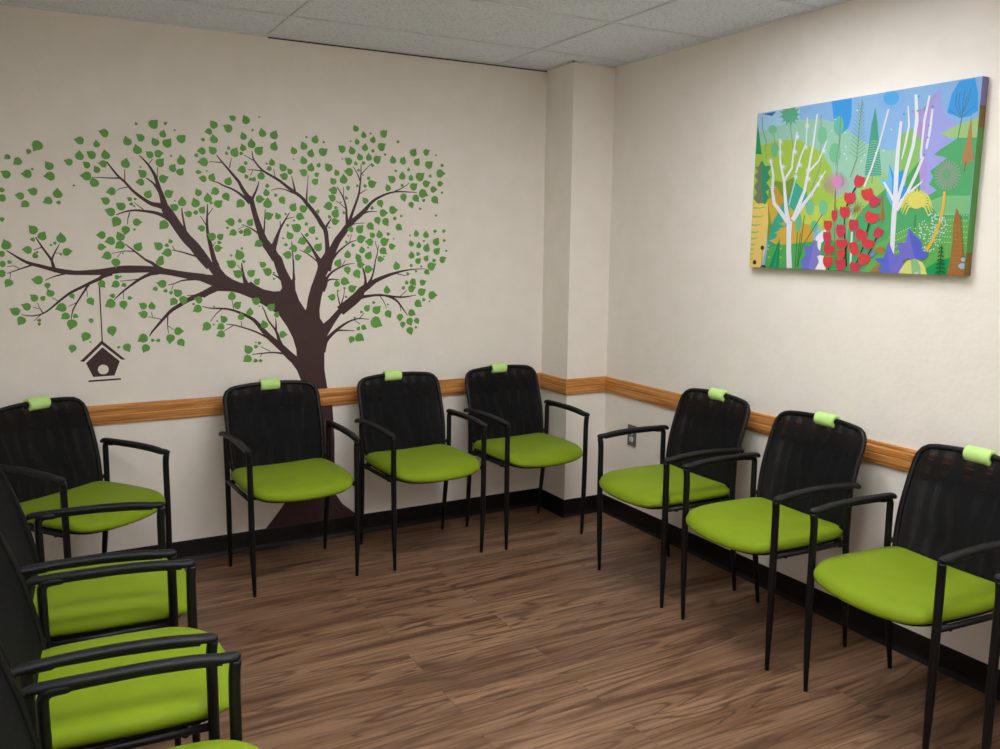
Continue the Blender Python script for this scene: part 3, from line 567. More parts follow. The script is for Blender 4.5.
[-1.5449,1.4201,-1.4978,1.4022,-1.5339,1.44,-1.4914,1.4234,-1.5186,1.4679,-1.4813,1.4527,-1.5017,1.5004,-1.4675,1.4853,-1.4834,1.5327,-1.4526,1.5158,-1.4652,1.5559,-1.4379,1.5365,-1.4497,1.5732,-1.423,1.5546,-1.4381,1.5886,-1.4115,1.572,-1.4272,1.6025,-1.4031,1.5848,-1.4162,1.6128,-1.3956,1.5933,-1.4087,1.6186,-1.3899,1.5988],
[-1.4244,1.5986,-1.4058,1.5986,-1.4235,1.6058,-1.4061,1.6061,-1.4225,1.6178,-1.407,1.6187,-1.4222,1.6364,-1.4089,1.6374,-1.4223,1.6569,-1.411,1.6578,-1.4219,1.6734,-1.4117,1.6743,-1.4232,1.6905,-1.414,1.6924,-1.4282,1.7135,-1.4202,1.716,-1.4365,1.7381,-1.4299,1.7412,-1.4514,1.7649,-1.4466,1.7677,-1.4647,1.7858,-1.4612,1.788],
[-1.4202,1.6803,-1.4174,1.6832,-1.4341,1.6925,-1.4314,1.6954,-1.4503,1.7062,-1.448,1.709,-1.462,1.7137,-1.4603,1.7162,-1.4701,1.7178,-1.4686,1.7204],
[-1.4327,1.7397,-1.4286,1.7398,-1.4313,1.7881,-1.4282,1.7882],
[-1.4146,1.6105,-1.3944,1.6067,-1.4122,1.6178,-1.3934,1.6137,-1.4074,1.6306,-1.3906,1.6261,-1.3992,1.6506,-1.3845,1.6463,-1.389,1.6749,-1.3763,1.6709,-1.3772,1.7026,-1.3657,1.6989,-1.3664,1.729,-1.3556,1.7258,-1.3597,1.7469,-1.3492,1.7444,-1.3551,1.7627,-1.3449,1.7612,-1.3514,1.7808,-1.3421,1.78,-1.3483,1.8015,-1.34,1.801,-1.3445,1.8277,-1.3372,1.8274,-1.3412,1.8551,-1.335,1.8551,-1.3398,1.8826,-1.335,1.8829,-1.3392,1.9035,-1.3356,1.9038],
[-1.3448,1.8147,-1.3378,1.8173,-1.3504,1.8318,-1.3444,1.8341,-1.3587,1.8531,-1.354,1.8554,-1.3703,1.8733,-1.3671,1.8752,-1.3804,1.8886,-1.3778,1.8903],
[-1.3374,1.8567,-1.3336,1.8537,-1.3242,1.8702,-1.3209,1.8675,-1.3076,1.8869,-1.3049,1.8847,-1.2922,1.9015,-1.29,1.8996,-1.2807,1.9125,-1.2785,1.9105],
[-1.3514,1.7591,-1.3487,1.755,-1.3112,1.7818,-1.3096,1.7793],
[-1.4146,1.6127,-1.3947,1.5947,-1.4058,1.6207,-1.3869,1.6029,-1.3921,1.6327,-1.3749,1.6148,-1.3736,1.647,-1.3577,1.6296,-1.3542,1.6621,-1.3386,1.6461,-1.3373,1.6769,-1.3215,1.6624,-1.3222,1.6908,-1.3065,1.6782,-1.3107,1.7026,-1.2964,1.6923,-1.2986,1.7147,-1.2871,1.7049,-1.2831,1.7279,-1.2737,1.7176,-1.2643,1.7408,-1.2569,1.7302,-1.2404,1.7531,-1.235,1.7431,-1.214,1.764,-1.2102,1.7549,-1.1866,1.7728,-1.1841,1.7642,-1.1583,1.7788,-1.1573,1.7709,-1.1311,1.7803,-1.1311,1.7734,-1.1028,1.7796,-1.1031,1.774,-1.0662,1.7783,-1.0664,1.7744,-1.0362,1.7772,-1.0364,1.7742],
[-1.159,1.7805,-1.1564,1.7751,-1.136,1.7902,-1.1336,1.7856,-1.1094,1.8024,-1.1072,1.799,-1.0924,1.8139,-1.0903,1.8115,-1.0817,1.8229,-1.0795,1.8208],
[-1.3383,1.6647,-1.3333,1.654,-1.3246,1.6694,-1.3212,1.6605,-1.3045,1.6744,-1.3034,1.6676,-1.2781,1.6754,-1.278,1.6707,-1.256,1.6752,-1.256,1.6722],
[-1.3901,1.6062,-1.3879,1.6018,-1.3823,1.6098,-1.3806,1.6056,-1.3683,1.6137,-1.3677,1.6098,-1.3431,1.6154,-1.343,1.6125,-1.3207,1.6166,-1.3206,1.6137],
[-1.5119,1.4262,-1.4999,1.4157,-1.5053,1.4323,-1.4941,1.4228,-1.4954,1.4421,-1.485,1.4342,-1.483,1.4568,-1.4738,1.45,-1.4676,1.4736,-1.4602,1.4668,-1.4485,1.4893,-1.4426,1.4827,-1.4297,1.5031,-1.4247,1.4969,-1.4161,1.5127,-1.412,1.507,-1.4022,1.5202,-1.3996,1.5148,-1.3816,1.527,-1.3801,1.5229,-1.3645,1.5316,-1.3636,1.5288],
[-1.405,1.5203,-1.4019,1.5196,-1.3939,1.5599,-1.3909,1.5592],
[-1.555,1.3063,-1.5332,1.2996,-1.5512,1.3143,-1.5319,1.3069,-1.5439,1.3266,-1.5282,1.3185,-1.5318,1.3434,-1.5195,1.3355,-1.5169,1.3608,-1.5078,1.353,-1.501,1.3743,-1.494,1.3661,-1.4837,1.3856,-1.4784,1.3772,-1.4648,1.3947,-1.4609,1.3869,-1.4461,1.4019,-1.4431,1.3951,-1.4298,1.4079,-1.4276,1.4021,-1.4137,1.4123,-1.4126,1.4074,-1.3943,1.414,-1.394,1.4104,-1.3791,1.4147,-1.379,1.4117],
[-1.4461,1.4019,-1.443,1.4001,-1.4272,1.4315,-1.4245,1.43],
[-1.5621,1.2846,-1.5373,1.272,-1.554,1.2976,-1.5309,1.2859,-1.5441,1.3125,-1.5234,1.303,-1.537,1.3228,-1.5212,1.3148,-1.5274,1.332,-1.519,1.3227,-1.5137,1.3375,-1.5107,1.3288,-1.4975,1.3394,-1.4973,1.3325,-1.4749,1.3366,-1.4755,1.332,-1.456,1.333,-1.4564,1.33],
[-1.6466,1.5621,-1.6497,1.5598,-1.6331,1.5465,-1.6381,1.5428,-1.6157,1.5254,-1.6231,1.5203,-1.5998,1.5039,-1.6091,1.4979,-1.585,1.4828,-1.5962,1.4762,-1.5737,1.4652,-1.587,1.458,-1.5635,1.4501,-1.5791,1.4409,-1.55,1.4353,-1.5707,1.4221,-1.5391,1.4244,-1.5645,1.4079],
[-1.6545,1.4805,-1.6558,1.4779,-1.6368,1.473,-1.6387,1.4696,-1.6146,1.4621,-1.6174,1.4579,-1.5955,1.4484,-1.5991,1.4441,-1.5795,1.4357,-1.5838,1.4309,-1.5693,1.4286,-1.5748,1.4224,-1.5635,1.4248,-1.5702,1.4174],
[-1.4749,1.1965,-1.4433,1.1561,-1.4513,1.2137,-1.4192,1.1734,-1.4223,1.2351,-1.3897,1.1952,-1.3995,1.2521,-1.3657,1.2138,-1.3818,1.2658,-1.3444,1.2334,-1.3703,1.2779,-1.3328,1.2531,-1.3556,1.293,-1.3272,1.2662,-1.336,1.3041,-1.3165,1.2754,-1.318,1.312,-1.3002,1.2866,-1.2995,1.3225,-1.2834,1.3007,-1.277,1.3342,-1.2652,1.3142,-1.2492,1.3451,-1.2406,1.3265,-1.2199,1.3548,-1.2131,1.3382,-1.1917,1.3632,-1.1863,1.3484,-1.1634,1.3703,-1.1594,1.3575,-1.135,1.376,-1.1323,1.3656,-1.1065,1.3804,-1.1049,1.3723,-1.0781,1.3835,-1.0773,1.377,-1.0497,1.3853,-1.0493,1.3802,-1.0176,1.3859,-1.0175,1.3822,-0.9926,1.3861,-0.9926,1.3829],
[-1.1496,1.3632,-1.1511,1.3583,-1.0999,1.3494,-1.1008,1.3464],
[-1.3474,1.2862,-1.3247,1.2728,-1.3417,1.293,-1.3199,1.2822,-1.3353,1.3026,-1.3149,1.2966,-1.3306,1.3142,-1.3143,1.3127,-1.3279,1.3295,-1.3162,1.3303,-1.3301,1.3497,-1.32,1.3514,-1.3341,1.3692,-1.3248,1.3714,-1.3375,1.383,-1.33,1.3853,-1.3401,1.392,-1.3341,1.3941],
[-1.323,1.3055,-1.3058,1.2933,-1.3179,1.3102,-1.3021,1.2999,-1.3104,1.3184,-1.2966,1.3105,-1.3009,1.3307,-1.2896,1.3252,-1.2915,1.3463,-1.2825,1.3431,-1.285,1.365,-1.2767,1.3629,-1.2797,1.3858,-1.2717,1.3844,-1.2746,1.4093,-1.2678,1.4083,-1.2699,1.4312,-1.2642,1.43,-1.2657,1.4437,-1.26,1.4421,-1.2616,1.4564,-1.2558,1.4553,-1.2561,1.4829,-1.2515,1.4823,-1.2516,1.5064,-1.2484,1.506],
[-1.2572,1.4806,-1.2541,1.4814,-1.2701,1.5258,-1.267,1.5266],
[-1.3902,1.2414,-1.3791,1.2183,-1.3765,1.2462,-1.3675,1.2245,-1.3553,1.2516,-1.35,1.232,-1.3286,1.2543,-1.3259,1.2379,-1.2998,1.2559,-1.2982,1.2427,-1.2724,1.2577,-1.2716,1.2458,-1.2446,1.2579,-1.245,1.2467,-1.2168,1.2545,-1.2183,1.2439,-1.1893,1.2501,-1.1909,1.2399,-1.1612,1.2461,-1.1624,1.2363,-1.1345,1.2433,-1.1348,1.234,-1.112,1.2433,-1.1112,1.235,-1.0904,1.2447,-1.0893,1.238,-1.0648,1.2472,-1.0639,1.2427,-1.0448,1.2498,-1.0442,1.2467],
[-1.2107,1.2525,-1.2135,1.2425,-1.2015,1.2504,-1.2049,1.24,-1.188,1.2461,-1.1923,1.2356,-1.1713,1.2392,-1.1767,1.2294,-1.1536,1.2286,-1.1606,1.2206,-1.1395,1.2138,-1.1474,1.2078,-1.1258,1.1951,-1.1331,1.1904,-1.1072,1.167,-1.1122,1.1639,-1.0919,1.1428,-1.0947,1.1412],
[-1.1362,1.2438,-1.1332,1.2407,-1.0992,1.2739,-1.0969,1.2716],
[-1.2454,1.2513,-1.2498,1.2483,-1.2342,1.2363,-1.2384,1.2336,-1.2214,1.2168,-1.2253,1.2149,-1.2136,1.1973,-1.2167,1.1963,-1.2084,1.1824,-1.2116,1.1815],
[-1.1333,1.2034,-1.1366,1.2032,-1.1297,1.1668,-1.133,1.1666],
[-1.4602,1.1955,-1.4521,1.1973,-1.4668,1.2244,-1.46,1.2258,-1.4731,1.2565,-1.468,1.2573,-1.4731,1.2732,-1.4694,1.2731,-1.4716,1.282,-1.4685,1.2817],
[-1.4594,1.2027,-1.4526,1.2001,-1.4511,1.2223,-1.4453,1.2203,-1.4418,1.2468,-1.4373,1.2456,-1.4373,1.2693,-1.4338,1.2688,-1.4352,1.2864,-1.4321,1.286],
[-1.5736,0.9789,-1.5391,0.9681,-1.5673,0.9946,-1.536,0.9841,-1.5588,1.0135,-1.5318,1.0031,-1.5508,1.027,-1.5287,1.015,-1.5405,1.0395,-1.5233,1.0263,-1.5262,1.0536,-1.5122,1.0402,-1.5088,1.0684,-1.497,1.0554,-1.4875,1.0845,-1.4777,1.0725,-1.4646,1.1,-1.4566,1.0892,-1.4425,1.1129,-1.4364,1.1034,-1.4203,1.1235,-1.4161,1.1153,-1.3977,1.1315,-1.3949,1.1239,-1.3765,1.1367,-1.3748,1.1297,-1.3595,1.1383,-1.3591,1.1321,-1.3434,1.1372,-1.3438,1.1321,-1.3225,1.1334,-1.3231,1.1297,-1.3057,1.1298,-1.3063,1.1267],
[-1.3613,1.134,-1.358,1.1313,-1.3337,1.1634,-1.3312,1.1614],
[-1.3853,1.1299,-1.3874,1.127,-1.3538,1.1082,-1.3556,1.1057],
[-1.4902,1.0761,-1.4841,1.0666,-1.4835,1.0795,-1.4789,1.0702,-1.4723,1.0828,-1.4704,1.0738,-1.4584,1.0829,-1.4582,1.0749,-1.4398,1.0814,-1.4401,1.0748,-1.4089,1.0778,-1.4092,1.0734,-1.3818,1.0747,-1.382,1.0716]]
TRUNK=[(-1.8932,0.0662),(-1.8055,0.1672),(-1.7689,0.214),(-1.7218,0.2701),(-1.6839,0.3538),(-1.6589,0.5323),(-1.6538,0.7367),(-1.6632,0.8286),(-1.6853,0.8884),(-1.7188,0.9393),(-1.7454,0.9627),(-1.6845,0.9568),(-1.6856,0.9903),(-1.7015,1.0505),(-1.7276,1.1058),(-1.7665,1.1659),(-1.8092,1.1963),(-1.8561,1.2264),(-1.8932,1.2488),(-1.9485,1.2737),(-1.9851,1.2838),(-2.0489,1.2873),(-2.0902,1.2695),(-2.1132,1.256),(-2.13,1.2795),(-2.0617,1.3062),(-2.1277,1.3349),(-2.1264,1.3671),(-2.0686,1.362),(-2.1149,1.4313),(-2.0439,1.4174),(-2.0314,1.3895),(-2.0097,1.3615),(-1.9784,1.3401),(-1.9466,1.3256),(-1.9143,1.3181),(-1.8952,1.3296),(-1.8723,1.3103),(-1.835,1.2906),(-1.7874,1.2802),(-1.7583,1.2821),(-1.7482,1.2964),(-1.7522,1.3254),(-1.7607,1.3688),(-1.7787,1.412),(-1.7877,1.431),(-1.7419,1.431),(-1.7263,1.3829),(-1.7034,1.3272),(-1.6951,1.344),(-1.6908,1.431),(-1.6849,1.431),(-1.6835,1.3342),(-1.6824,1.2856),(-1.6663,1.2364),(-1.6352,1.1864),(-1.6299,1.1961),(-1.6212,1.2452),(-1.6049,1.2989),(-1.5835,1.3526),(-1.5674,1.3966),(-1.5719,1.4211),(-1.5817,1.4309),(-1.4879,1.4258),(-1.5065,1.3914),(-1.5278,1.3521),(-1.5336,1.3176),(-1.542,1.2831),(-1.5529,1.2486),(-1.5645,1.1844),(-1.5629,1.1445),(-1.5456,1.1164),(-1.5169,1.138),(-1.4587,1.1964),(-1.4057,1.2354),(-1.3628,1.2699),(-1.3359,1.2947),(-1.3527,1.2367),(-1.3742,1.2246),(-1.4168,1.2004),(-1.4595,1.1562),(-1.4915,1.1119),(-1.5236,1.0603),(-1.5418,1.0283),(-1.544,0.9729),(-1.5459,0.8867),(-1.5333,0.7939),(-1.5081,0.6991),(-1.5001,0.5159),(-1.5021,0.416),(-1.4983,0.2261),(-1.4639,0.1708),(-1.4038,0.1188),(-1.3703,0.081)]
BIRD={'string':[(-2.555,1.3315),(-2.5502,1.3315),(-2.5521,1.0706),(-2.5569,1.0708)],'roof':[[(-2.6485,0.9887),(-2.5562,1.0775),(-2.5563,1.0596),(-2.6327,0.9865)],[(-2.5562,1.0775),(-2.4639,0.9871),(-2.4792,0.9866),(-2.5563,1.0596)]],'body':[(-2.555,1.0475),(-2.4878,0.9808),(-2.513,0.9174),(-2.5998,0.9164),(-2.6251,0.9798)],'hole':[(-2.5349,0.946),(-2.5363,0.9394),(-2.5399,0.9335),(-2.5451,0.9291),(-2.5515,0.9264),(-2.5584,0.9258),(-2.5653,0.9273),(-2.5713,0.9308),(-2.5759,0.9358),(-2.5788,0.9421),(-2.5795,0.9488),(-2.578,0.9554),(-2.5745,0.9612),(-2.5694,0.9656),(-2.563,0.9683),(-2.5561,0.9689),(-2.5492,0.9675),(-2.5432,0.964),(-2.5385,0.959),(-2.5356,0.9527)],'perch':[(-2.6195,0.9024),(-2.4869,0.9038),(-2.4873,0.8961),(-2.62,0.8948)]}
ART_COLS='0f9060 12a058 1d5a38 1fa578 21995c 232a22 2a4a35 2b9ef2 2d7d46 379a72 3a4a20 3ba2f1 3da3f0 3f6fb8 3f8fc4 3f9a4a 3fb060 3fb095 453a20 45b097 4aa58c 4f9478 52a860 52b072 57b274 57b35f 58b0f3 5b68d6 5c7590 5f70da 62b191 6a8fd0 6a8fe8 6cb85e 6cc08f 6cc2ae 6d6a2c 6da27f 6f78dc 6fae84 70c598 7474dc 74c590 79c08a 7a76d6 7a8570 7cab86 7cc4f5 7cc79c 7d9c36 7fb4ee 7fc9a0 84c98d 8a84d4 8a9b85 8aa690 8d9c66 8e9a4c 8ea585 8fbdf0 8fc86e 94c98c 97a596 9fd2bd a04a38 a05f48 a08a45 a2663e a27a3e a4c75c a5dcc4 a6aaf2 a86f38 a8bcdc a8d088 a8d277 a8e2f2 a9cc50 a9d4f2 b4d050 b5803c b58a58 b79de0 b7a0e6 c2402e c4cf5a c9a23c cad85c cdeef2 cf3f58 d6a93e d6ecc8 d8404f d9a3bd d9b445 dc4648 dcefc9 de90ca e2ecf9 e3e284 e4e06e e6e270 e8d84c e8eef4 ecd858 eceefa eef6fb efd94c f0be45 f2f6ee f4f2f8 f6f4fa f7d67c'.split()
ART=[(1,78,"0 10000 2320 10000 2385 8523 5 8568"),
(2,59,"3327 10000 8552 10000 8417 8654 7068 7262 5796 6877 4604 8184 3118 9125"),
(3,63,"0 8761 1044 8977 2356 9193 3466 9067 4447 8555 5223 7691 5873 7148 6669 6767 7291 6905 7994 6599 8275 4703 7258 2872 0 1841"),
(4,77,"0 7871 1351 8124 2409 7974 3551 7103 4076 6159 4417 4900 4201 3274 0 3262"),
(5,79,"4354 4145 4806 4580 5112 3926 5216 1505 3987 1508 3617 3299"),
(6,75,"5433 4934 5850 5633 6505 5624 7052 4748 7494 2209 5112 1794"),
(7,23,"5758 3662 6753 4827 7442 3410 8002 0 5194 0 4606 511 4433 1213"),
(8,43,"4367 3852 5057 3065 5194 0 4252 0"),
(9,24,"8513 6427 9360 7096 10000 7000 9965 1235 6508 549 6105 1785 7431 3683 8179 5084"),
(10,74,"8589 7364 9258 7730 10000 8008 9986 7006 8752 7157"),
(11,33,"6159 542 6462 1613 7287 2213 8281 2728 9237 3010 10000 2876 10000 0 5917 0"),
(11,52,"8428 3894 8997 4173 9968 4106 9971 3185 8850 3131"),
(12,1,"8392 157 8880 649 9586 1026 9951 1132 10000 0 8399 0"),
(13,16,"879 0 1035 1516 1621 1826 4408 1800 5137 1216 5738 0"),
(14,49,"926 2780 886 4989 1244 5587 1734 5420 2246 5743 2153 4281 1662 3381 1351 1828 986 1389"),
(15,94,"858 4361 1385 4827 1849 3991 2582 3951 3413 3427 3441 1629 1908 1389 1351 1828 1146 2774"),
(16,86,"978 5422 1314 5207 1665 4559 1910 3803 1474 4012"),
(17,17,"1683 4124 2037 4534 2169 2683 1643 2573 1551 2201 1258 1452 988 1326 1146 2774"),
(17,19,"2008 3982 2257 5498 2957 4714 3092 3923 2445 3531"),
(18,94,"1579 2824 1945 2998 1905 2690"),
(18,94,"1332 2268 1857 2568 1769 2135"),
(18,94,"1080 1768 1667 2012 1527 1514"),
(19,90,"2603 3463 3229 3075 3441 1629 2782 1694"),
(20,25,"1044 1326 1902 1513 2682 1633 3436 1749 3359 65 932 58"),
(20,85,"1104 1200 1079 1145 1024 1145 994 1200 1019 1254 1074 1255"),
(20,85,"1543 1139 1518 1085 1464 1085 1435 1139 1460 1193 1514 1193"),
(20,85,"1806 1265 1782 1211 1728 1211 1699 1265 1724 1319 1777 1319"),
(20,85,"1181 696 1156 641 1101 640 1071 694 1096 750 1151 750"),
(20,85,"1830 705 1806 651 1753 650 1723 704 1748 758 1801 759"),
(20,85,"1093 1452 1068 1398 1013 1398 983 1453 1008 1507 1063 1507"),
(21,87,"2352 3290 2889 3934 3591 3895 3880 2873 3395 2709 2627 2914"),
(22,48,"3398 3786 3378 3548 3303 3376 3194 3316 3077 3386 2986 3566 2945 3810 2966 4050 3041 4222 3152 4280 3268 4208 3357 4028"),
(22,48,"4060 3751 4041 3517 3969 3347 3862 3288 3749 3357 3661 3535 3621 3774 3640 4011 3714 4181 3821 4237 3933 4167 4021 3989"),
(23,34,"2806 2908 2795 2605 2739 2384 2653 2304 2559 2388 2483 2613 2446 2920 2457 3225 2514 3446 2601 3524 2694 3438 2769 3213"),
(23,40,"3645 2642 3626 2464 3559 2334 3462 2288 3361 2338 3282 2472 3247 2653 3266 2833 3334 2963 3431 3007 3533 2956 3611 2822"),
(24,8,"2625 2303 2616 103 2570 105 2578 2307"),
(25,8,"2781 2239 2719 105 2673 109 2735 2244"),
(26,8,"2938 3324 2771 106 2724 111 2893 3332"),
(27,8,"3830 3335 2963 1496 2923 1525 3791 3364"),
(28,8,"2965 1503 2716 161 2671 175 2921 1518"),
(29,0,"1670 1950 1698 42 1154 39"),
(30,3,"1630 1639 1536 44 1373 39"),
(31,112,"0 4098 869 4108 973 2968 883 1199 711 1 0 0"),
(32,107,"415 4293 390 4167 311 4078 199 4050 83 4091 0 4190 0 4320 0 4447 64 4536 177 4563 292 4521 379 4422"),
(32,104,"866 4171 840 4094 761 4041 650 4025 537 4053 452 4116 419 4197 445 4275 525 4329 637 4343 749 4315 833 4252"),
(33,69,"17 3996 418 3924 807 3979 732 3894 342 3838 22 3867"),
(33,69,"16 3418 360 3352 695 3415 631 3329 296 3265 21 3289"),
(33,69,"15 2871 289 2812 554 2880 504 2793 238 2723 21 2742"),
(33,69,"14 2388 245 2332 469 2405 427 2316 204 2243 20 2259"),
(33,69,"13 1970 202 1916 383 1991 350 1902 169 1826 19 1841"),
(33,69,"13 1583 158 1531 298 1607 273 1518 134 1441 18 1454"),
(33,69,"12 1260 129 1209 240 1287 221 1197 110 1119 18 1131"),
(33,69,"12 937 109 887 200 965 185 875 94 796 17 808"),
(33,69,"11 614 100 564 182 643 169 553 86 474 17 485"),
(34,18,"818 1294 807 1218 770 1162 718 1141 664 1161 623 1217 605 1294 616 1370 653 1426 705 1447 759 1426 800 1370"),
(34,18,"409 332 398 255 361 198 308 176 253 195 211 251 193 328 204 405 241 462 295 484 350 464 392 409"),
(35,10,"987 60 968 0 909 0 826 0 742 0 678 0 653 50 673 115 732 163 815 182 900 167 962 122"),
(36,36,"719 1198 751 53 723 53 691 1199"),
(37,45,"411 6991 204 6570 33 6588 218 6250 29 6013 242 5675 31 5309 218 4911 35 4540 249 4207 587 4187"),
(37,9,"411 6991 596 6591 984 6550 782 6131 962 5800 726 5506 991 5107 722 4938 905 4547 758 4114 587 4187 440 5657"),
(38,4,"43 9389 368 7345 14 7420"),
(39,58,"969 8743 1187 7467 1139 7464 920 8743"),
(40,58,"1861 9157 2149 7344 2102 7343 1815 9158"),
(41,58,"3453 9305 3609 6268 3565 6272 3409 9313"),
(42,58,"3608 6258 3175 4808 3132 4831 3566 6282"),
(43,58,"4474 8433 4385 5017 4342 5025 4431 8444"),
(44,58,"319 9723 352 8960 301 8968 268 9732"),
(45,58,"350 8969 607 8175 560 8163 303 8959"),
(46,58,"609 8165 658 7026 607 7032 558 8173"),
(47,48,"1154 8804 1128 8671 1044 8584 925 8565 802 8620 708 8735 669 8879 696 9013 781 9100 901 9118 1024 9062 1116 8947"),
(47,42,"1323 7507 1304 7292 1231 7142 1124 7096 1012 7168 925 7339 886 7563 906 7780 980 7930 1087 7974 1198 7900 1285 7730"),
(47,51,"3793 8043 3773 7782 3695 7598 3581 7543 3459 7631 3364 7839 3320 8113 3341 8377 3419 8560 3535 8613 3656 8522 3750 8314"),
(47,48,"4518 6924 4492 6637 4398 6436 4258 6373 4111 6468 3996 6696 3944 6995 3970 7285 4067 7486 4208 7545 4354 7448 4467 7220"),
(48,30,"2407 9517 2144 9461 2355 9175 2079 9292 2181 8932 1954 9197 1923 8844 1796 9198 1637 8933 1643 9296 1390 9182 1529 9470 1240 9535 1482 9678 1224 9908 1512 9873 1346 10000 1612 10000 1575 10000 1759 10000 1857 10000 1919 10000 2127 10000 2054 9861 2325 9883 2136 9666"),
(49,30,"2240 9516 2194 9281 2049 9127 1841 9096 1625 9197 1460 9405 1392 9663 1439 9901 1588 10000 1798 10000 2012 9977 2173 9770"),
(50,13,"285 9918 1057 9939 849 9695"),
(51,12,"3911 9985 4851 9977 4895 8940 4783 8328 4517 8023 4275 8176 4080 8847"),
(52,35,"4568 8478 4549 8192 4472 7992 4357 7931 4234 8027 4137 8255 4093 8553 4112 8841 4191 9041 4306 9099 4428 9001 4524 8773"),
(53,54,"4404 9024 4434 8324 4422 7513 4337 6186 4290 6199 4374 7526 4386 8334 4356 9033"),
(53,31,"4264 9744 4295 9043 4276 9046 4245 9747"),
(53,31,"4501 9700 4531 9003 4512 9006 4482 9703"),
(53,31,"4642 9673 4672 8979 4653 8982 4623 9677"),
(54,50,"6889 9602 7062 9493 7167 9279 7140 9261 7043 9463 6880 9562"),
(54,50,"6886 9492 7038 9329 7099 9096 7067 9089 7012 9309 6868 9460"),
(54,50,"6859 9394 6979 9190 6990 8955 6956 8961 6948 9181 6834 9372"),
(54,50,"6810 9316 6887 9086 6847 8869 6814 8887 6854 9090 6780 9305"),
(54,50,"6743 9264 6771 9026 6682 8845 6652 8874 6738 9042 6709 9265"),
(54,50,"6663 9241 6639 9016 6508 8885 6484 8922 6609 9043 6629 9256"),
(54,50,"6577 9252 6503 9056 6340 8987 6324 9030 6477 9092 6545 9277"),
(54,50,"6491 9293 6372 9144 6190 9143 6183 9188 6354 9187 6464 9328"),
(54,50,"6412 9363 6258 9273 6072 9340 6075 9384 6249 9318 6393 9405"),
(54,50,"6348 9456 6170 9433 5996 9564 6009 9602 6172 9477 6338 9501"),
(54,50,"6303 9564 6117 9610 5968 9794 5990 9823 6128 9649 6302 9608"),
(54,50,"6281 9678 6102 9790 5991 10000 6020 10000 6122 9821 6290 9719"),
(54,50,"6284 9790 6126 9957 6063 10000 6096 10000 6153 9978 6302 9822"),
(54,50,"6312 9889 6188 10000 6177 10000 6212 10000 6221 10000 6337 9911"),
(54,50,"6362 9967 6283 10000 6324 10000 6358 10000 6317 10000 6393 9978"),
(54,50,"6430 10000 6402 10000 6492 10000 6522 10000 6436 10000 6464 10000"),
(54,50,"6511 10000 6535 10000 6665 10000 6689 10000 6565 10000 6545 10000"),
(54,50,"6597 10000 6671 10000 6831 10000 6847 10000 6696 10000 6629 10000"),
(54,50,"6683 9985 6800 10000 6977 10000 6983 10000 6817 10000 6709 9950"),
(54,50,"6760 9914 6911 10000 7090 9932 7087 9890 6919 9956 6779 9873"),
(54,50,"6823 9822 6996 9843 7162 9714 7150 9677 6994 9800 6834 9777"),
(54,50,"6867 9715 7047 9669 7189 9491 7168 9462 7037 9631 6868 9671"),
(55,26,"6914 9576 6900 9441 6849 9329 6766 9255 6662 9226 6547 9247 6437 9316 6345 9424 6281 9559 6255 9704 6269 9842 6322 9954 6406 10000 6512 10000 6627 10000 6736 9961 6827 9853 6888 9719"),
(56,82,"8504 9765 8012 8939 7855 7954 7413 8833 7901 8746 8145 8596 8187 7636 8029 5793 7711 6634 7850 7152 7619 7830 8080 8290"),
(57,71,"8504 9765 8646 8717 8821 8217 9251 7886 9109 7702 8684 7403 9138 7024 8479 6326 8989 6108 8398 5489 8530 5158 8389 4800 8715 4457 8223 4067 7836 4685 8040 5525 7838 6511 7959 7404 8208 8955"),
(58,83,"8417 9547 8232 8423 8074 6588 8280 5501 8218 4174 8012 5260 7914 6609 8073 8450"),
(59,60,"7056 7536 7537 7843 7971 7135 7868 5811 7367 5158 7056 5624"),
(60,22,"7486 5255 7937 6071 8099 4182 7706 3939 7400 4393"),
(61,11,"9199 9930 9749 9974 9911 9146 9958 8328 9685 8096 9392 8069 8850 8420 8962 9334"),
(61,28,"9382 8063 9128 8730 9141 9300 9164 9292 9150 8732 9401 8074"),
(61,28,"9379 8119 9237 8815 9249 9381 9272 9374 9259 8813 9400 8122"),
(61,28,"9413 8168 9384 8841 9430 9499 9452 9490 9407 8835 9436 8164"),
(61,28,"9442 8374 9570 8809 9615 9461 9637 9452 9592 8797 9463 8358"),
(61,28,"9407 8326 9520 9125 9542 9113 9429 8315"),
(61,28,"9419 8127 9837 8614 9853 8589 9435 8101"),
(61,28,"9348 8063 8914 8552 8926 8575 9360 8086"),
(62,21,"9427 8110 9345 6991 9308 7004 9390 8124"),
(63,20,"5935 9265 6082 8403 6225 7101 6421 5577 6406 5412 5679 5480 5699 6043 5784 7160 5824 8277"),
(64,70,"5833 7381 5993 7426 6158 7336 6152 7310 5994 7398 5841 7353"),
(64,70,"5821 7248 5999 7291 6181 7199 6176 7173 6000 7263 5828 7220"),
(64,70,"5808 7114 6005 7156 6205 7062 6201 7036 6006 7128 5815 7086"),
(64,70,"5796 6981 6011 7021 6229 6925 6225 6899 6012 6993 5802 6953"),
(64,70,"5783 6848 6016 6886 6253 6789 6249 6762 6018 6858 5789 6820"),
(64,70,"5770 6714 6022 6751 6277 6652 6274 6625 6023 6723 5776 6686"),
(64,70,"5757 6581 6028 6616 6301 6516 6298 6489 6029 6588 5763 6553"),
(64,70,"5745 6447 6034 6481 6325 6379 6322 6352 6035 6453 5750 6419"),
(64,70,"5732 6313 6040 6346 6349 6243 6346 6216 6041 6318 5737 6285"),
(64,70,"5719 6179 6046 6211 6373 6107 6370 6080 6047 6183 5724 6151"),
(64,70,"5706 6045 6051 6076 6397 5971 6395 5944 6053 6047 5711 6017"),
(64,70,"5694 5911 6057 5941 6421 5835 6419 5808 6058 5912 5698 5883"),
(64,70,"5681 5777 6063 5805 6444 5700 6443 5672 6064 5777 5685 5748"),
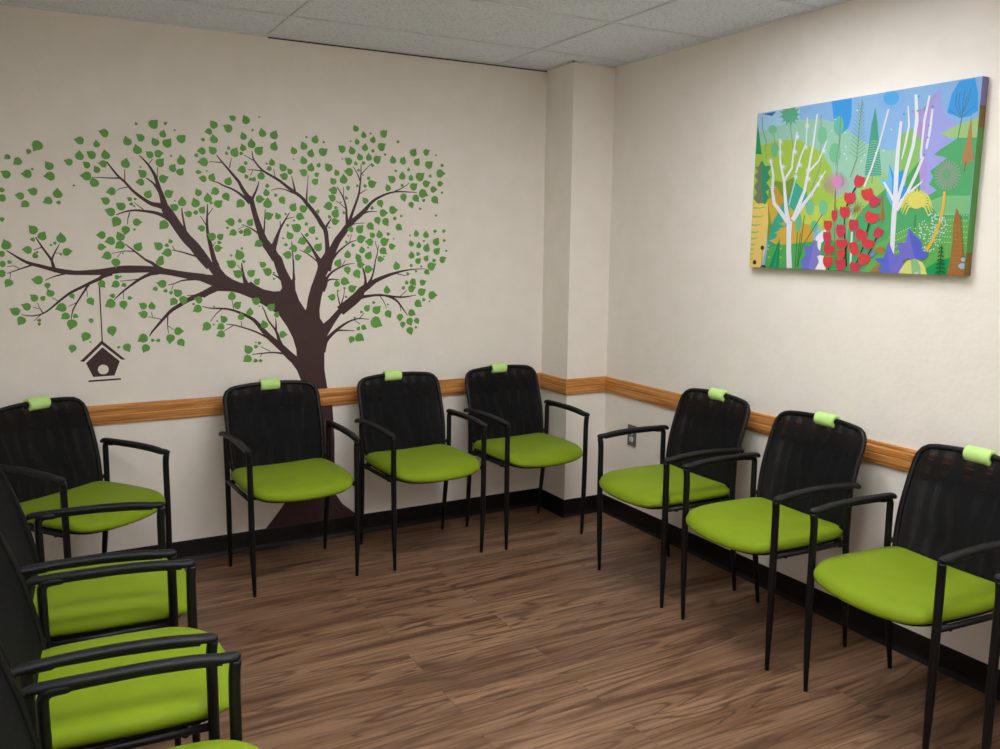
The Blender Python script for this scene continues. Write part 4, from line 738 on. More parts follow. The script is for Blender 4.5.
(64,70,"5668 5642 6069 5670 6468 5564 6467 5536 6070 5642 5672 5614"),
(64,70,"5655 5508 6075 5535 6492 5428 6491 5401 6076 5507 5659 5479"),
(65,37,"6055 5443 6050 5051 6010 5058 6015 5450"),
(66,46,"5359 9763 5308 8357 5303 6369 5257 6378 5262 8369 5314 9777"),
(66,56,"5302 6474 5071 5469 5018 5496 5249 6502"),
(66,46,"5278 9279 5400 9596 5425 9576 5303 9259"),
(66,46,"5279 9264 5127 9632 5151 9643 5303 9275"),
(66,46,"5279 9053 5421 9367 5445 9346 5304 9032"),
(66,46,"5280 9036 5108 9407 5131 9420 5303 9049"),
(66,46,"5281 8827 5443 9138 5466 9116 5304 8804"),
(66,46,"5281 8808 5088 9183 5111 9197 5303 8823"),
(66,46,"5282 8601 5464 8909 5487 8886 5305 8577"),
(66,46,"5283 8581 5069 8958 5090 8974 5304 8597"),
(66,46,"5283 8374 5486 8681 5508 8656 5305 8349"),
(66,46,"5284 8353 5049 8732 5070 8750 5304 8371"),
(66,46,"5284 8148 5507 8452 5528 8426 5306 8122"),
(66,46,"5285 8125 5030 8507 5050 8526 5305 8144"),
(66,46,"5285 7921 5528 8223 5549 8197 5306 7894"),
(66,46,"5286 7897 5010 8281 5029 8302 5305 7918"),
(66,46,"5286 7694 5550 7995 5570 7967 5306 7666"),
(66,46,"5287 7669 4990 8055 5009 8077 5305 7691"),
(66,46,"5287 7467 5571 7766 5590 7738 5307 7439"),
(66,46,"5288 7441 4971 7829 4988 7852 5306 7464"),
(66,46,"5288 7239 5593 7538 5611 7509 5307 7211"),
(66,46,"5290 7213 4951 7602 4968 7626 5306 7237"),
(66,46,"5290 7012 5614 7309 5632 7280 5308 6983"),
(66,46,"5291 6985 4931 7375 4947 7400 5307 7010"),
(66,46,"5291 6785 5635 7081 5653 7052 5308 6755"),
(66,46,"5292 6757 4911 7148 4927 7174 5307 6783"),
(66,46,"5292 6557 5657 6853 5673 6823 5309 6527"),
(66,46,"5293 6529 4892 6921 4907 6947 5308 6555"),
(67,81,"9740 8163 9949 5791 9819 5857 9754 5659 9637 5826 9511 5737 9659 7002"),
(68,65,"9729 5862 9680 5303 9639 5317 9688 5876"),
(69,62,"9064 5244 9553 5197 9556 5135 9067 5181"),
(69,62,"9071 5242 9554 5011 9544 4952 9061 5183"),
(69,62,"9076 5239 9525 4836 9505 4785 9055 5187"),
(69,62,"9081 5233 9470 4682 9440 4641 9050 5192"),
(69,62,"9084 5227 9391 4559 9354 4530 9047 5199"),
(69,62,"9087 5221 9293 4473 9251 4457 9044 5205"),
(69,62,"9088 5214 9181 4430 9136 4427 9043 5212"),
(69,62,"9088 5207 9063 4433 9017 4443 9043 5218"),
(69,62,"9088 5201 8943 4480 8899 4504 9043 5225"),
(69,62,"9086 5195 8831 4571 8790 4607 9045 5231"),
(69,62,"9083 5189 8732 4699 8697 4746 9048 5236"),
(69,62,"9079 5185 8651 4858 8625 4914 9053 5241"),
(69,62,"9073 5182 8595 5038 8579 5100 9058 5244"),
(69,62,"9067 5181 8565 5229 8563 5293 9064 5244"),
(69,62,"9061 5183 8565 5420 8576 5480 9071 5242"),
(69,62,"9055 5187 8595 5598 8617 5650 9076 5239"),
(69,62,"9050 5192 8653 5754 8684 5795 9081 5233"),
(69,62,"9047 5199 8735 5877 8773 5905 9084 5227"),
(69,62,"9044 5205 8836 5960 8879 5975 9087 5221"),
(69,62,"9043 5212 8949 5999 8995 6000 9088 5214"),
(69,62,"9043 5218 9069 5992 9114 5980 9088 5207"),
(69,62,"9043 5225 9187 5940 9231 5915 9088 5201"),
(69,62,"9045 5231 9297 5846 9337 5810 9086 5195"),
(69,62,"9048 5236 9393 5717 9427 5670 9083 5189"),
(69,62,"9053 5241 9471 5560 9496 5505 9079 5185"),
(69,62,"9058 5244 9525 5384 9540 5323 9073 5182"),
(70,55,"9406 5180 9389 4964 9324 4785 9219 4670 9091 4637 8957 4691 8839 4826 8756 5021 8720 5246 8737 5466 8804 5646 8911 5759 9041 5789 9173 5731 9289 5595 9370 5401"),
(71,39,"9196 5252 9182 5124 9130 5033 9056 5005 8978 5047 8917 5148 8891 5282 8906 5411 8958 5502 9033 5529 9111 5486 9170 5385"),
(72,96,"7026 1997 7011 1968 6984 1980 6983 2016 7008 2026"),
(72,91,"8751 3241 8737 3214 8713 3226 8711 3260 8735 3270"),
(72,96,"7116 2056 7101 2028 7075 2039 7073 2075 7099 2086"),
(72,91,"8851 3230 8838 3203 8814 3215 8812 3249 8836 3259"),
(72,96,"7206 2115 7191 2087 7165 2098 7163 2134 7188 2145"),
(72,91,"8952 3219 8938 3192 8914 3204 8913 3238 8936 3248"),
(72,96,"7295 2174 7280 2146 7254 2157 7253 2193 7278 2203"),
(72,91,"9052 3208 9038 3182 9014 3193 9013 3227 9036 3237"),
(72,96,"7384 2233 7369 2204 7343 2216 7342 2251 7367 2262"),
(72,91,"9151 3198 9138 3171 9114 3182 9113 3216 9135 3226"),
(72,96,"7472 2291 7458 2263 7432 2274 7430 2310 7455 2320"),
(72,91,"9250 3187 9237 3160 9213 3172 9212 3206 9234 3215"),
(72,96,"7560 2349 7546 2321 7520 2332 7519 2368 7544 2378"),
(72,91,"9348 3176 9335 3150 9312 3161 9310 3195 9333 3204"),
(72,96,"7648 2407 7634 2379 7608 2390 7607 2425 7631 2436"),
(72,91,"9446 3166 9433 3139 9410 3150 9408 3184 9431 3193"),
(72,96,"7736 2464 7721 2436 7696 2448 7694 2483 7719 2493"),
(72,91,"9544 3155 9531 3129 9507 3140 9506 3173 9528 3183"),
(72,96,"7823 2522 7808 2494 7783 2505 7781 2540 7806 2550"),
(72,91,"9641 3145 9628 3118 9604 3129 9603 3163 9625 3172"),
(72,91,"9737 3134 9724 3108 9701 3119 9700 3152 9722 3162"),
(72,91,"9833 3124 9820 3097 9797 3109 9796 3142 9818 3151"),
(72,91,"9929 3113 9916 3087 9893 3098 9892 3131 9914 3141"),
(72,96,"7007 1638 6993 1609 6966 1621 6965 1656 6990 1667"),
(72,91,"8763 2945 8750 2918 8726 2929 8724 2964 8747 2973"),
(72,96,"7098 1698 7083 1670 7056 1681 7055 1717 7080 1727"),
(72,91,"8864 2935 8851 2908 8827 2919 8825 2953 8848 2963"),
(72,96,"7187 1758 7173 1730 7146 1741 7145 1776 7170 1787"),
(72,91,"8965 2925 8951 2898 8927 2909 8926 2943 8949 2953"),
(72,96,"7277 1818 7262 1789 7236 1800 7235 1836 7260 1847"),
(72,91,"9064 2914 9051 2887 9027 2899 9026 2933 9049 2942"),
(72,96,"7366 1877 7351 1849 7325 1860 7324 1895 7349 1906"),
(72,91,"9164 2904 9151 2877 9127 2889 9125 2923 9148 2932"),
(72,96,"7455 1936 7440 1908 7414 1919 7413 1955 7438 1965"),
(72,91,"9263 2894 9249 2868 9226 2879 9224 2913 9247 2922"),
(72,96,"7543 1995 7528 1967 7503 1978 7501 2013 7526 2024"),
(72,91,"9361 2884 9348 2858 9324 2869 9323 2903 9346 2912"),
(72,96,"7631 2054 7616 2025 7591 2037 7589 2072 7614 2082"),
(72,91,"9459 2874 9446 2848 9422 2859 9421 2893 9444 2902"),
(72,96,"7718 2112 7704 2084 7678 2095 7677 2130 7701 2141"),
(72,91,"9556 2865 9543 2838 9520 2849 9519 2883 9541 2892"),
(72,96,"7805 2170 7791 2142 7766 2153 7764 2188 7789 2199"),
(72,91,"9653 2855 9640 2828 9617 2839 9616 2873 9638 2882"),
(72,96,"7892 2228 7878 2200 7852 2211 7851 2246 7875 2257"),
(72,91,"9750 2845 9737 2819 9714 2830 9712 2863 9735 2873"),
(72,91,"9846 2835 9833 2809 9810 2820 9808 2853 9831 2863"),
(72,91,"9941 2826 9929 2799 9906 2810 9904 2844 9926 2853"),
(72,96,"6989 1279 6974 1250 6948 1261 6946 1296 6972 1308"),
(72,91,"8776 2649 8763 2621 8738 2633 8737 2667 8760 2677"),
(72,96,"7079 1340 7065 1311 7038 1322 7037 1357 7062 1369"),
(72,91,"8877 2639 8864 2612 8839 2623 8838 2657 8861 2667"),
(72,96,"7169 1400 7155 1372 7128 1383 7127 1418 7152 1429"),
(72,91,"8977 2630 8964 2603 8940 2614 8938 2648 8962 2658"),
(72,96,"7259 1461 7244 1432 7218 1443 7217 1479 7242 1490"),
(72,91,"9077 2620 9064 2593 9040 2605 9038 2639 9062 2648"),
(72,96,"7348 1521 7334 1492 7307 1503 7306 1539 7331 1550"),
(72,91,"9177 2611 9163 2584 9139 2595 9138 2629 9161 2639"),
(72,96,"7437 1581 7422 1552 7396 1563 7395 1599 7420 1610"),
(72,91,"9275 2602 9262 2575 9238 2586 9237 2620 9260 2630"),
(72,96,"7525 1641 7511 1612 7485 1623 7483 1659 7508 1669"),
(72,91,"9374 2592 9361 2566 9337 2577 9336 2610 9358 2620"),
(72,96,"7613 1700 7599 1672 7573 1683 7572 1718 7596 1729"),
(72,91,"9472 2583 9459 2557 9435 2568 9434 2601 9456 2611"),
(72,96,"7701 1759 7686 1731 7661 1742 7659 1777 7684 1788"),
(72,91,"9569 2574 9556 2547 9533 2558 9531 2592 9554 2602"),
(72,96,"7788 1818 7774 1790 7748 1801 7747 1836 7771 1847"),
(72,91,"9666 2565 9653 2538 9630 2549 9628 2583 9651 2593"),
(72,96,"7875 1877 7861 1849 7835 1860 7834 1895 7858 1905"),
(72,91,"9762 2556 9749 2529 9726 2540 9725 2574 9747 2583"),
(72,91,"9858 2547 9845 2520 9822 2531 9821 2565 9843 2574"),
(72,91,"9954 2538 9941 2511 9918 2522 9917 2556 9939 2565"),
(72,96,"6971 919 6956 889 6929 900 6928 936 6953 947"),
(72,91,"8789 2352 8776 2325 8751 2336 8750 2370 8773 2380"),
(72,96,"7061 980 7046 951 7020 962 7018 998 7044 1009"),
(72,91,"8890 2344 8876 2316 8852 2327 8851 2362 8874 2372"),
(72,96,"7151 1042 7137 1013 7110 1024 7109 1059 7134 1071"),
(72,91,"8990 2335 8977 2308 8953 2319 8951 2353 8974 2363"),
(72,96,"7241 1103 7226 1074 7200 1085 7199 1121 7224 1132"),
(72,91,"9090 2326 9077 2299 9053 2310 9051 2344 9074 2354"),
(72,96,"7330 1164 7316 1135 7289 1146 7288 1182 7313 1193"),
(72,91,"9189 2318 9176 2291 9152 2302 9151 2336 9174 2345"),
(72,96,"7419 1225 7405 1196 7379 1207 7377 1243 7402 1254"),
(72,91,"9288 2309 9275 2282 9251 2293 9250 2327 9273 2337"),
(72,96,"7508 1286 7493 1257 7467 1268 7466 1303 7491 1314"),
(72,91,"9386 2301 9373 2274 9350 2285 9348 2318 9371 2328"),
(72,96,"7596 1346 7581 1317 7555 1328 7554 1363 7579 1374"),
(72,91,"9484 2292 9471 2265 9448 2276 9446 2310 9469 2320"),
(72,96,"7683 1406 7669 1377 7643 1388 7642 1423 7667 1434"),
(72,91,"9582 2284 9569 2257 9545 2268 9544 2301 9566 2311"),
(72,96,"7771 1465 7756 1437 7731 1448 7729 1483 7754 1494"),
(72,91,"9678 2275 9666 2249 9642 2259 9641 2293 9663 2303"),
(72,96,"7858 1525 7843 1497 7818 1507 7816 1542 7841 1553"),
(72,91,"9775 2267 9762 2240 9739 2251 9737 2284 9760 2294"),
(72,96,"7944 1584 7930 1556 7905 1567 7903 1602 7928 1612"),
(72,91,"9871 2259 9858 2232 9835 2243 9834 2276 9856 2286"),
(72,91,"9966 2250 9954 2224 9931 2234 9929 2268 9951 2277"),
(72,96,"6952 558 6938 528 6911 539 6909 575 6935 587"),
(72,91,"8802 2056 8788 2029 8764 2040 8763 2074 8786 2084"),
(72,96,"7043 621 7028 591 7002 602 7000 638 7026 649"),
(72,91,"8903 2048 8889 2021 8865 2032 8864 2066 8887 2076"),
(72,96,"7133 683 7118 654 7092 664 7090 700 7116 712"),
(72,91,"9003 2040 8990 2013 8966 2024 8964 2058 8987 2068"),
(72,96,"7223 745 7208 716 7182 727 7180 762 7206 774"),
(72,91,"9103 2032 9089 2005 9065 2016 9064 2050 9087 2060"),
(72,96,"7312 807 7298 778 7272 789 7270 824 7295 835"),
(72,91,"9202 2024 9189 1997 9165 2008 9163 2042 9186 2052"),
(72,96,"7401 869 7387 840 7361 850 7359 886 7384 897"),
(72,91,"9301 2016 9288 1989 9264 2000 9262 2034 9285 2044"),
(72,96,"7490 930 7475 901 7449 912 7448 947 7473 958"),
(72,91,"9399 2009 9386 1982 9362 1992 9361 2026 9384 2036"),
(72,96,"7578 991 7564 962 7538 973 7536 1008 7561 1019"),
(72,91,"9497 2001 9484 1974 9460 1985 9459 2018 9481 2028"),
(72,96,"7666 1052 7652 1023 7626 1034 7624 1069 7649 1080"),
(72,91,"9594 1993 9581 1966 9558 1977 9556 2011 9579 2021"),
(72,96,"7753 1112 7739 1084 7713 1094 7712 1129 7737 1141"),
(72,91,"9691 1985 9678 1959 9655 1969 9653 2003 9676 2013"),
(72,96,"7840 1172 7826 1144 7801 1155 7799 1190 7824 1201"),
(72,91,"9787 1978 9775 1951 9751 1962 9750 1995 9772 2005"),
(72,96,"7927 1232 7913 1204 7887 1215 7886 1250 7910 1261"),
(72,91,"9883 1970 9871 1943 9847 1954 9846 1987 9868 1997"),
(72,91,"9979 1963 9966 1936 9943 1947 9942 1980 9964 1990"),
(72,96,"6934 197 6919 167 6892 177 6891 213 6917 225"),
(72,91,"8815 1760 8801 1732 8777 1743 8776 1777 8799 1788"),
(72,96,"7025 260 7010 231 6983 241 6982 277 7007 289"),
(72,91,"8916 1753 8902 1725 8878 1736 8876 1770 8900 1780"),
(72,96,"7115 323 7100 294 7074 304 7072 340 7098 352"),
(72,91,"9016 1745 9002 1718 8978 1729 8977 1763 9000 1773"),
(72,96,"7205 386 7190 357 7164 367 7162 403 7188 415"),
(72,91,"9116 1738 9102 1711 9078 1721 9077 1755 9100 1766"),
(72,96,"7294 449 7280 420 7254 430 7252 466 7277 477"),
(72,91,"9215 1731 9201 1704 9178 1714 9176 1748 9199 1758"),
(72,96,"7383 511 7369 482 7343 493 7341 528 7366 540"),
(72,91,"9313 1724 9300 1697 9277 1707 9275 1741 9298 1751"),
(72,96,"7472 574 7458 545 7432 555 7430 590 7455 602"),
(72,91,"9412 1717 9399 1690 9375 1700 9374 1734 9396 1744"),
(72,96,"7560 635 7546 607 7520 617 7519 652 7544 664"),
(72,91,"9510 1710 9496 1683 9473 1693 9472 1727 9494 1737"),
(72,96,"7648 697 7634 668 7608 679 7607 714 7632 725"),
(72,91,"9607 1703 9594 1676 9570 1686 9569 1720 9591 1730"),
(72,96,"7736 758 7722 730 7696 740 7694 775 7719 787"),
(72,91,"9704 1696 9691 1669 9667 1679 9666 1713 9688 1723"),
(72,96,"7823 819 7809 791 7783 801 7782 836 7806 848"),
(72,91,"9800 1689 9787 1662 9764 1672 9763 1706 9785 1716"),
(72,96,"7910 880 7896 852 7870 862 7869 897 7893 908"),
(72,91,"9896 1682 9883 1655 9860 1665 9859 1699 9881 1709"),
(72,91,"9991 1675 9979 1648 9956 1659 9954 1692 9976 1702"),
(73,7,"6743 6042 6986 5302 7343 5704 7293 4946 7683 4481 7336 3962 7163 3149 6916 3987 6727 4442"),
(73,47,"6748 5931 6906 5199 6971 3709 6734 4275 6675 4667 6303 5310 6696 5163"),
(74,68,"6551 4566 6630 3728 6749 2945 6513 2954"),
(75,67,"6637 3002 6628 2724 6589 2731 6599 3009"),
(76,66,"5444 3642 5804 3623 5806 3583 5445 3602"),
(76,66,"5451 3639 5784 3425 5772 3390 5438 3604"),
(76,66,"5456 3633 5697 3266 5673 3242 5433 3610"),
(76,66,"5460 3625 5560 3176 5529 3168 5429 3618"),
(76,66,"5460 3616 5399 3173 5367 3184 5429 3627"),
(76,66,"5457 3608 5245 3260 5219 3287 5431 3635"),
(76,66,"5452 3603 5131 3420 5116 3457 5437 3640"),
(76,66,"5445 3602 5079 3620 5077 3661 5444 3642"),
(76,66,"5438 3604 5100 3821 5112 3856 5451 3639"),
(76,66,"5433 3610 5189 3981 5213 4005 5456 3633"),
(76,66,"5429 3618 5329 4069 5360 4076 5460 3625"),
(76,66,"5429 3627 5490 4068 5522 4058 5460 3616"),
(76,66,"5431 3635 5642 3979 5667 3953 5457 3608"),
(76,66,"5437 3640 5753 3820 5768 3784 5452 3603"),
(77,105,"2165 22 2075 1199 2040 2134 1997 3003 2313 2979 2293 2124 2337 1209 2452 48"),
(78,105,"1959 2856 1571 3497 1167 4114 1030 4975 1055 5912 870 6929 956 6938 1186 5909 1183 4970 1335 4185 1737 3637 2147 3009"),
(79,105,"1950 2914 1807 3981 1661 5539 1413 6683 1340 8186 1410 8178 1520 6685 1797 5549 1996 3995 2209 2950"),
(80,105,"1673 5588 2067 6329 2110 7352 2253 8489 2315 8466 2193 7328 2169 6282 1785 5500"),
(81,105,"2289 6000 2519 7005 2748 7691 2736 9251 2787 9240 2809 7672 2589 6969 2391 5956"),
(82,105,"2305 3336 2776 4873 2936 6172 3093 7527 3223 9409 3287 9388 3183 7500 3056 6135 2925 4811 2503 3240"),
(83,105,"2965 6017 3440 6607 3793 7731 3840 7703 3510 6551 3043 5929"),
(84,105,"2198 3136 2710 4007 3207 4735 3823 5965 3866 5931 3311 4649 2865 3872 2422 2958"),
(85,76,"2030 3990 2234 5204 2359 5926 2430 5898 2306 5178 2092 3969"),
(86,105,"1604 7965 1461 7958 1555 7797 1433 7925 1421 7742 1392 7931 1280 7834 1362 7972 1215 8019 1360 8025 1265 8187 1387 8058 1399 8241 1428 8052 1540 8148 1458 8011"),
(87,105,"1633 7283 1490 7274 1584 7114 1463 7241 1450 7057 1422 7246 1309 7147 1391 7286 1245 7331 1389 7339 1294 7500 1416 7372 1429 7556 1457 7367 1569 7465 1488 7327"),
(88,105,"1830 6397 1688 6386 1782 6228 1661 6352 1649 6169 1621 6357 1509 6256 1590 6397 1445 6438 1588 6449 1494 6608 1615 6483 1628 6666 1656 6479 1767 6578 1686 6439"),
(89,105,"2484 8145 2346 8140 2437 7981 2320 8107 2308 7928 2280 8113 2172 8018 2251 8153 2109 8199 2249 8205 2157 8365 2275 8237 2287 8416 2314 8231 2422 8325 2344 8191"),
(90,105,"2420 7245 2281 7237 2373 7080 2255 7204 2243 7024 2216 7209 2107 7112 2186 7249 2044 7293 2184 7301 2092 7459 2210 7334 2222 7514 2250 7329 2358 7425 2279 7289"),
(91,105,"2969 7476 2834 7469 2923 7312 2808 7436 2797 7258 2770 7441 2664 7346 2741 7481 2603 7524 2739 7532 2649 7689 2765 7564 2776 7742 2803 7559 2908 7654 2832 7519"),
(92,105,"2711 6425 2574 6414 2664 6259 2548 6381 2537 6201 2509 6385 2402 6286 2480 6424 2340 6465 2478 6476 2387 6632 2504 6509 2516 6688 2543 6504 2650 6602 2572 6465"),
(93,105,"2537 5716 2399 5703 2490 5548 2373 5669 2361 5489 2334 5673 2225 5572 2304 5712 2163 5751 2302 5763 2210 5919 2328 5797 2340 5978 2368 5794 2475 5893 2397 5755"),
(94,105,"3132 6020 2998 6008 3086 5855 2972 5975 2961 5797 2934 5979 2829 5880 2905 6017 2768 6057 2903 6068 2814 6222 2929 6101 2940 6280 2967 6098 3072 6195 2996 6059"),
(95,105,"3203 5534 3069 5521 3157 5369 3044 5488 3032 5309 3005 5491 2900 5391 2977 5529 2839 5567 2975 5580 2886 5733 3000 5614 3012 5792 3038 5610 3143 5709 3067 5572"),
(96,105,"3871 7122 3741 7113 3827 6961 3717 7082 3706 6907 3680 7086 3578 6992 3652 7125 3519 7167 3650 7175 3563 7328 3674 7207 3685 7381 3712 7202 3813 7296 3739 7163"),
(97,105,"3714 5133 3583 5119 3670 4969 3558 5086 3547 4909 3521 5089 3418 4989 3493 5126 3358 5162 3491 5177 3404 5327 3516 5210 3527 5386 3553 5207 3655 5306 3581 5169"),
(98,105,"3394 4563 3261 4547 3349 4397 3236 4513 3225 4335 3198 4516 3094 4414 3170 4553 3033 4588 3167 4604 3079 4755 3193 4638 3204 4816 3231 4635 3334 4736 3259 4597"),
(99,105,"1113 6848 967 6838 1063 6677 939 6804 926 6619 897 6809 782 6708 866 6850 716 6893 864 6903 767 7065 892 6937 905 7122 934 6932 1048 7032 965 6891"),
(100,105,"1295 5146 1150 5131 1245 4973 1122 5096 1109 4910 1080 5099 966 4994 1049 5139 900 5177 1047 5192 951 5350 1075 5227 1088 5413 1117 5223 1230 5327 1147 5184"),
(101,105,"3840 5595 3710 5582 3796 5432 3685 5549 3674 5373 3648 5552 3546 5454 3620 5590 3487 5628 3618 5640 3532 5791 3643 5673 3654 5849 3680 5670 3782 5767 3708 5632"),
(102,105,"2965 8733 2830 8729 2919 8571 2805 8698 2793 8520 2766 8704 2660 8611 2737 8744 2599 8791 2735 8795 2646 8954 2761 8827 2772 9004 2799 8820 2905 8912 2828 8780"),
(103,98,"6564 9029 6261 7084 6010 5826 5742 4835 5670 4876 5937 5865 6189 7119 6492 9064"),
(104,105,"7157 560 7041 1391 6997 3107 6997 4262 6968 5527 6970 6736 7040 8307 7140 8279 7130 6701 7153 5501 7191 4240 7207 3088 7227 1388 7224 565"),
(105,105,"7345 9064 7469 8012 7371 6938 7257 6251 7216 6268 7289 6970 7386 8031 7296 9068"),
(106,105,"7664 9596 7795 8228 7723 6885 7496 5451 7242 3781 7110 3833 7374 5504 7594 6935 7649 8258 7542 9610"),
(107,105,"8180 9427 8072 8177 8034 6590 8061 6163 7964 6175 7954 6607 7976 8208 8101 9461"),
(108,105,"8336 8716 8317 7607 8228 6666 8149 6694 8215 7640 8257 8740"),
(109,105,"8134 6239 7941 5397 7621 4340 7256 3418 7108 3538 7508 4423 7827 5470 8042 6295"),
(110,105,"6599 5089 6854 4578 7148 3963 7027 3881 6761 4515 6527 5039"),
(111,105,"8158 4960 7836 4531 7382 3901 7289 4022 7765 4630 8130 5002"),
(112,14,"7775 9462 7726 9459 7746 9385 7710 9448 7680 9398 7694 9465 7643 9488 7693 9492 7673 9566 7708 9502 7738 9553 7724 9486"),
(113,14,"7787 8713 7738 8708 7758 8635 7723 8698 7692 8646 7706 8714 7656 8736 7705 8741 7685 8814 7720 8751 7751 8803 7737 8735"),
(114,14,"7241 8647 7191 8643 7211 8568 7175 8632 7144 8580 7158 8648 7106 8671 7157 8676 7136 8750 7173 8686 7204 8738 7189 8670"),
(115,14,"8356 8823 8308 8818 8328 8746 8293 8808 8264 8757 8277 8824 8228 8846 8276 8850 8257 8923 8291 8861 8320 8911 8307 8845"),
(116,14,"8279 7886 8231 7880 8251 7808 8216 7870 8187 7818 8200 7885 8151 7906 8199 7912 8179 7985 8214 7923 8244 7974 8230 7907"),
(117,14,"8267 7253 8219 7247 8239 7174 8204 7235 8175 7183 8188 7251 8139 7271 8187 7278 8167 7350 8202 7289 8232 7341 8218 7273"),
(118,14,"8188 6361 8139 6354 8159 6282 8124 6342 8095 6290 8108 6358 8059 6377 8107 6385 8087 6457 8122 6396 8152 6449 8138 6381"),
(119,106,"4715 8052 4670 8045 4677 7980 4652 8039 4610 8020 4639 8063 4606 8115 4650 8083 4671 8135 4669 8072"),
(119,106,"4796 7235 4752 7227 4759 7163 4733 7221 4692 7201 4721 7245 4688 7296 4731 7265 4752 7317 4751 7254"),
(119,106,"4767 6835 4723 6827 4730 6763 4704 6821 4663 6801 4691 6845 4659 6896 4702 6865 4723 6917 4721 6855"),
(119,106,"4873 6535 4828 6527 4836 6463 4810 6520 4769 6500 4797 6544 4765 6595 4808 6564 4829 6617 4827 6554"),
(119,106,"5684 6666 5641 6658 5648 6595 5623 6652 5584 6632 5611 6675 5580 6725 5622 6695 5642 6746 5640 6685"),
(119,106,"6758 7909 6717 7902 6724 7841 6700 7897 6662 7879 6689 7920 6659 7970 6698 7939 6717 7988 6716 7928"),
(119,106,"4094 8262 4048 8255 4055 8190 4029 8249 3986 8230 4016 8273 3982 8327 4027 8294 4049 8346 4047 8282"),
(119,106,"4210 8883 4164 8877 4171 8812 4145 8872 4103 8853 4132 8896 4098 8950 4143 8917 4165 8968 4163 8905"),
(119,106,"5564 6341 5521 6333 5528 6270 5503 6326 5463 6306 5491 6349 5459 6400 5501 6370 5521 6421 5520 6359"),
(119,106,"6166 6719 6124 6711 6131 6649 6107 6705 6068 6685 6095 6728 6064 6778 6105 6748 6125 6799 6123 6738"),
(119,106,"6508 6787 6467 6779 6474 6718 6450 6773 6412 6754 6439 6796 6408 6846 6448 6816 6468 6866 6466 6806"),
(119,106,"5214 9226 5170 9221 5178 9157 5152 9216 5112 9198 5140 9240 5108 9292 5151 9259 5171 9310 5169 9248"),
(120,108,"9072 4373 9075 3584 8998 2685 8801 1835 8574 1242 8469 1323 8699 1898 8892 2728 8968 3608 8980 4388"),
(121,100,"7831 3653 7694 3583 7572 3190 7552 3200 7626 3642 7767 3786"),
(121,100,"7766 3739 7601 3712 7454 3263 7434 3274 7536 3779 7725 3885"),
(121,100,"7723 3843 7544 3863 7382 3399 7363 3410 7482 3935 7703 3994"),
(121,100,"7704 3954 7528 4020 7365 3584 7345 3597 7470 4098 7704 4106"),
(121,100,"7709 4064 7553 4169 7402 3803 7383 3816 7502 4255 7730 4209"),
(121,100,"7736 4163 7617 4297 7492 4035 7473 4050 7575 4390 7780 4296"),
(121,100,"7781 4246 7707 4392 7624 4260 7606 4276 7689 4494 7852 4353"),
(121,100,"7841 4311 7802 4463 7785 4455 7773 4479 7847 4539 7939 4372"),
(121,100,"7915 4356 7926 4517 7950 4622 7970 4621 8002 4511 8028 4348"),
(121,100,"8002 4368 8079 4521 8158 4450 8148 4428 8131 4439 8105 4293"),
(121,100,"8090 4336 8239 4453 8339 4225 8323 4212 8231 4354 8170 4219"),
(121,100,"8166 4268 8359 4334 8486 3985 8470 3973 8327 4247 8221 4130"),
(121,100,"8223 4176 8441 4190 8591 3746 8574 3735 8399 4113 8257 4029"),
(121,100,"8258 4069 8484 4032 8645 3528 8628 3518 8436 3962 8271 3919"),
(121,100,"8269 3959 8487 3874 8644 3348 8626 3339 8434 3810 8262 3811"),
(121,100,"8256 3853 8448 3726 8588 3222 8570 3213 8392 3668 8228 3712"),
(121,100,"8223 3760 8373 3602 8481 3160 8463 3152 8312 3550 8171 3635"),
(122,101,"8288 3929 8276 3784 8226 3659 8145 3568 8043 3522 7931 3528 7823 3585 7732 3686 7670 3820 7644 3970 7657 4117 7708 4244 7791 4334 7894 4378 8006 4370 8113 4311 8202 4210 8263 4077"),
(123,15,"8012 3220 8028 2197 7964 2201 7948 3226"),
(124,88,"8679 1924 8660 1886 8627 1901 8625 1948 8657 1962"),
(124,88,"8452 1916 8433 1878 8400 1893 8397 1940 8430 1954"),
(124,88,"9032 2129 9013 2092 8981 2107 8978 2154 9010 2167"),
(124,88,"9128 2876 9110 2839 9078 2855 9076 2901 9107 2914"),
(124,88,"8655 2723 8637 2686 8603 2702 8601 2749 8633 2762"),
(124,88,"8304 2229 8286 2191 8252 2206 8249 2253 8282 2267"),
(124,88,"8758 1988 8739 1951 8706 1965 8704 2012 8736 2026"),
(124,88,"8826 1350 8808 1312 8775 1326 8772 1373 8804 1387"),
(124,88,"8889 3140 8870 3103 8837 3119 8835 3165 8867 3178"),
(124,88,"8717 2695 8699 2658 8666 2673 8663 2720 8696 2733"),
(124,88,"8488 1417 8470 1379 8436 1394 8434 1441 8466 1455"),
(124,88,"8538 3140 8519 3103 8485 3119 8483 3166 8516 3179"),
(124,88,"8777 2497 8759 2459 8725 2475 8723 2521 8755 2535"),
(124,88,"8199 2587 8180 2550 8146 2565 8144 2613 8177 2626"),
(124,88,"8369 2146 8350 2108 8316 2123 8314 2171 8347 2185"),
(124,88,"8455 2113 8437 2075 8403 2090 8401 2137 8433 2151"),
(124,88,"9179 2825 9161 2788 9128 2804 9126 2850 9157 2863"),
(124,88,"8295 2268 8276 2230 8242 2245 8240 2293 8273 2307"),
(124,88,"9039 2810 9021 2773 8988 2789 8986 2835 9017 2848"),
(124,88,"9058 3031 9040 2994 9007 3010 9005 3056 9037 3069"),
(124,88,"8222 2107 8203 2069 8168 2084 8166 2131 8199 2145"),
(124,88,"8279 2490 8260 2452 8226 2468 8223 2515 8256 2529"),
(124,88,"8856 1843 8838 1805 8805 1820 8803 1867 8835 1881"),
(124,88,"8690 2453 8671 2416 8638 2431 8636 2478 8668 2491"),
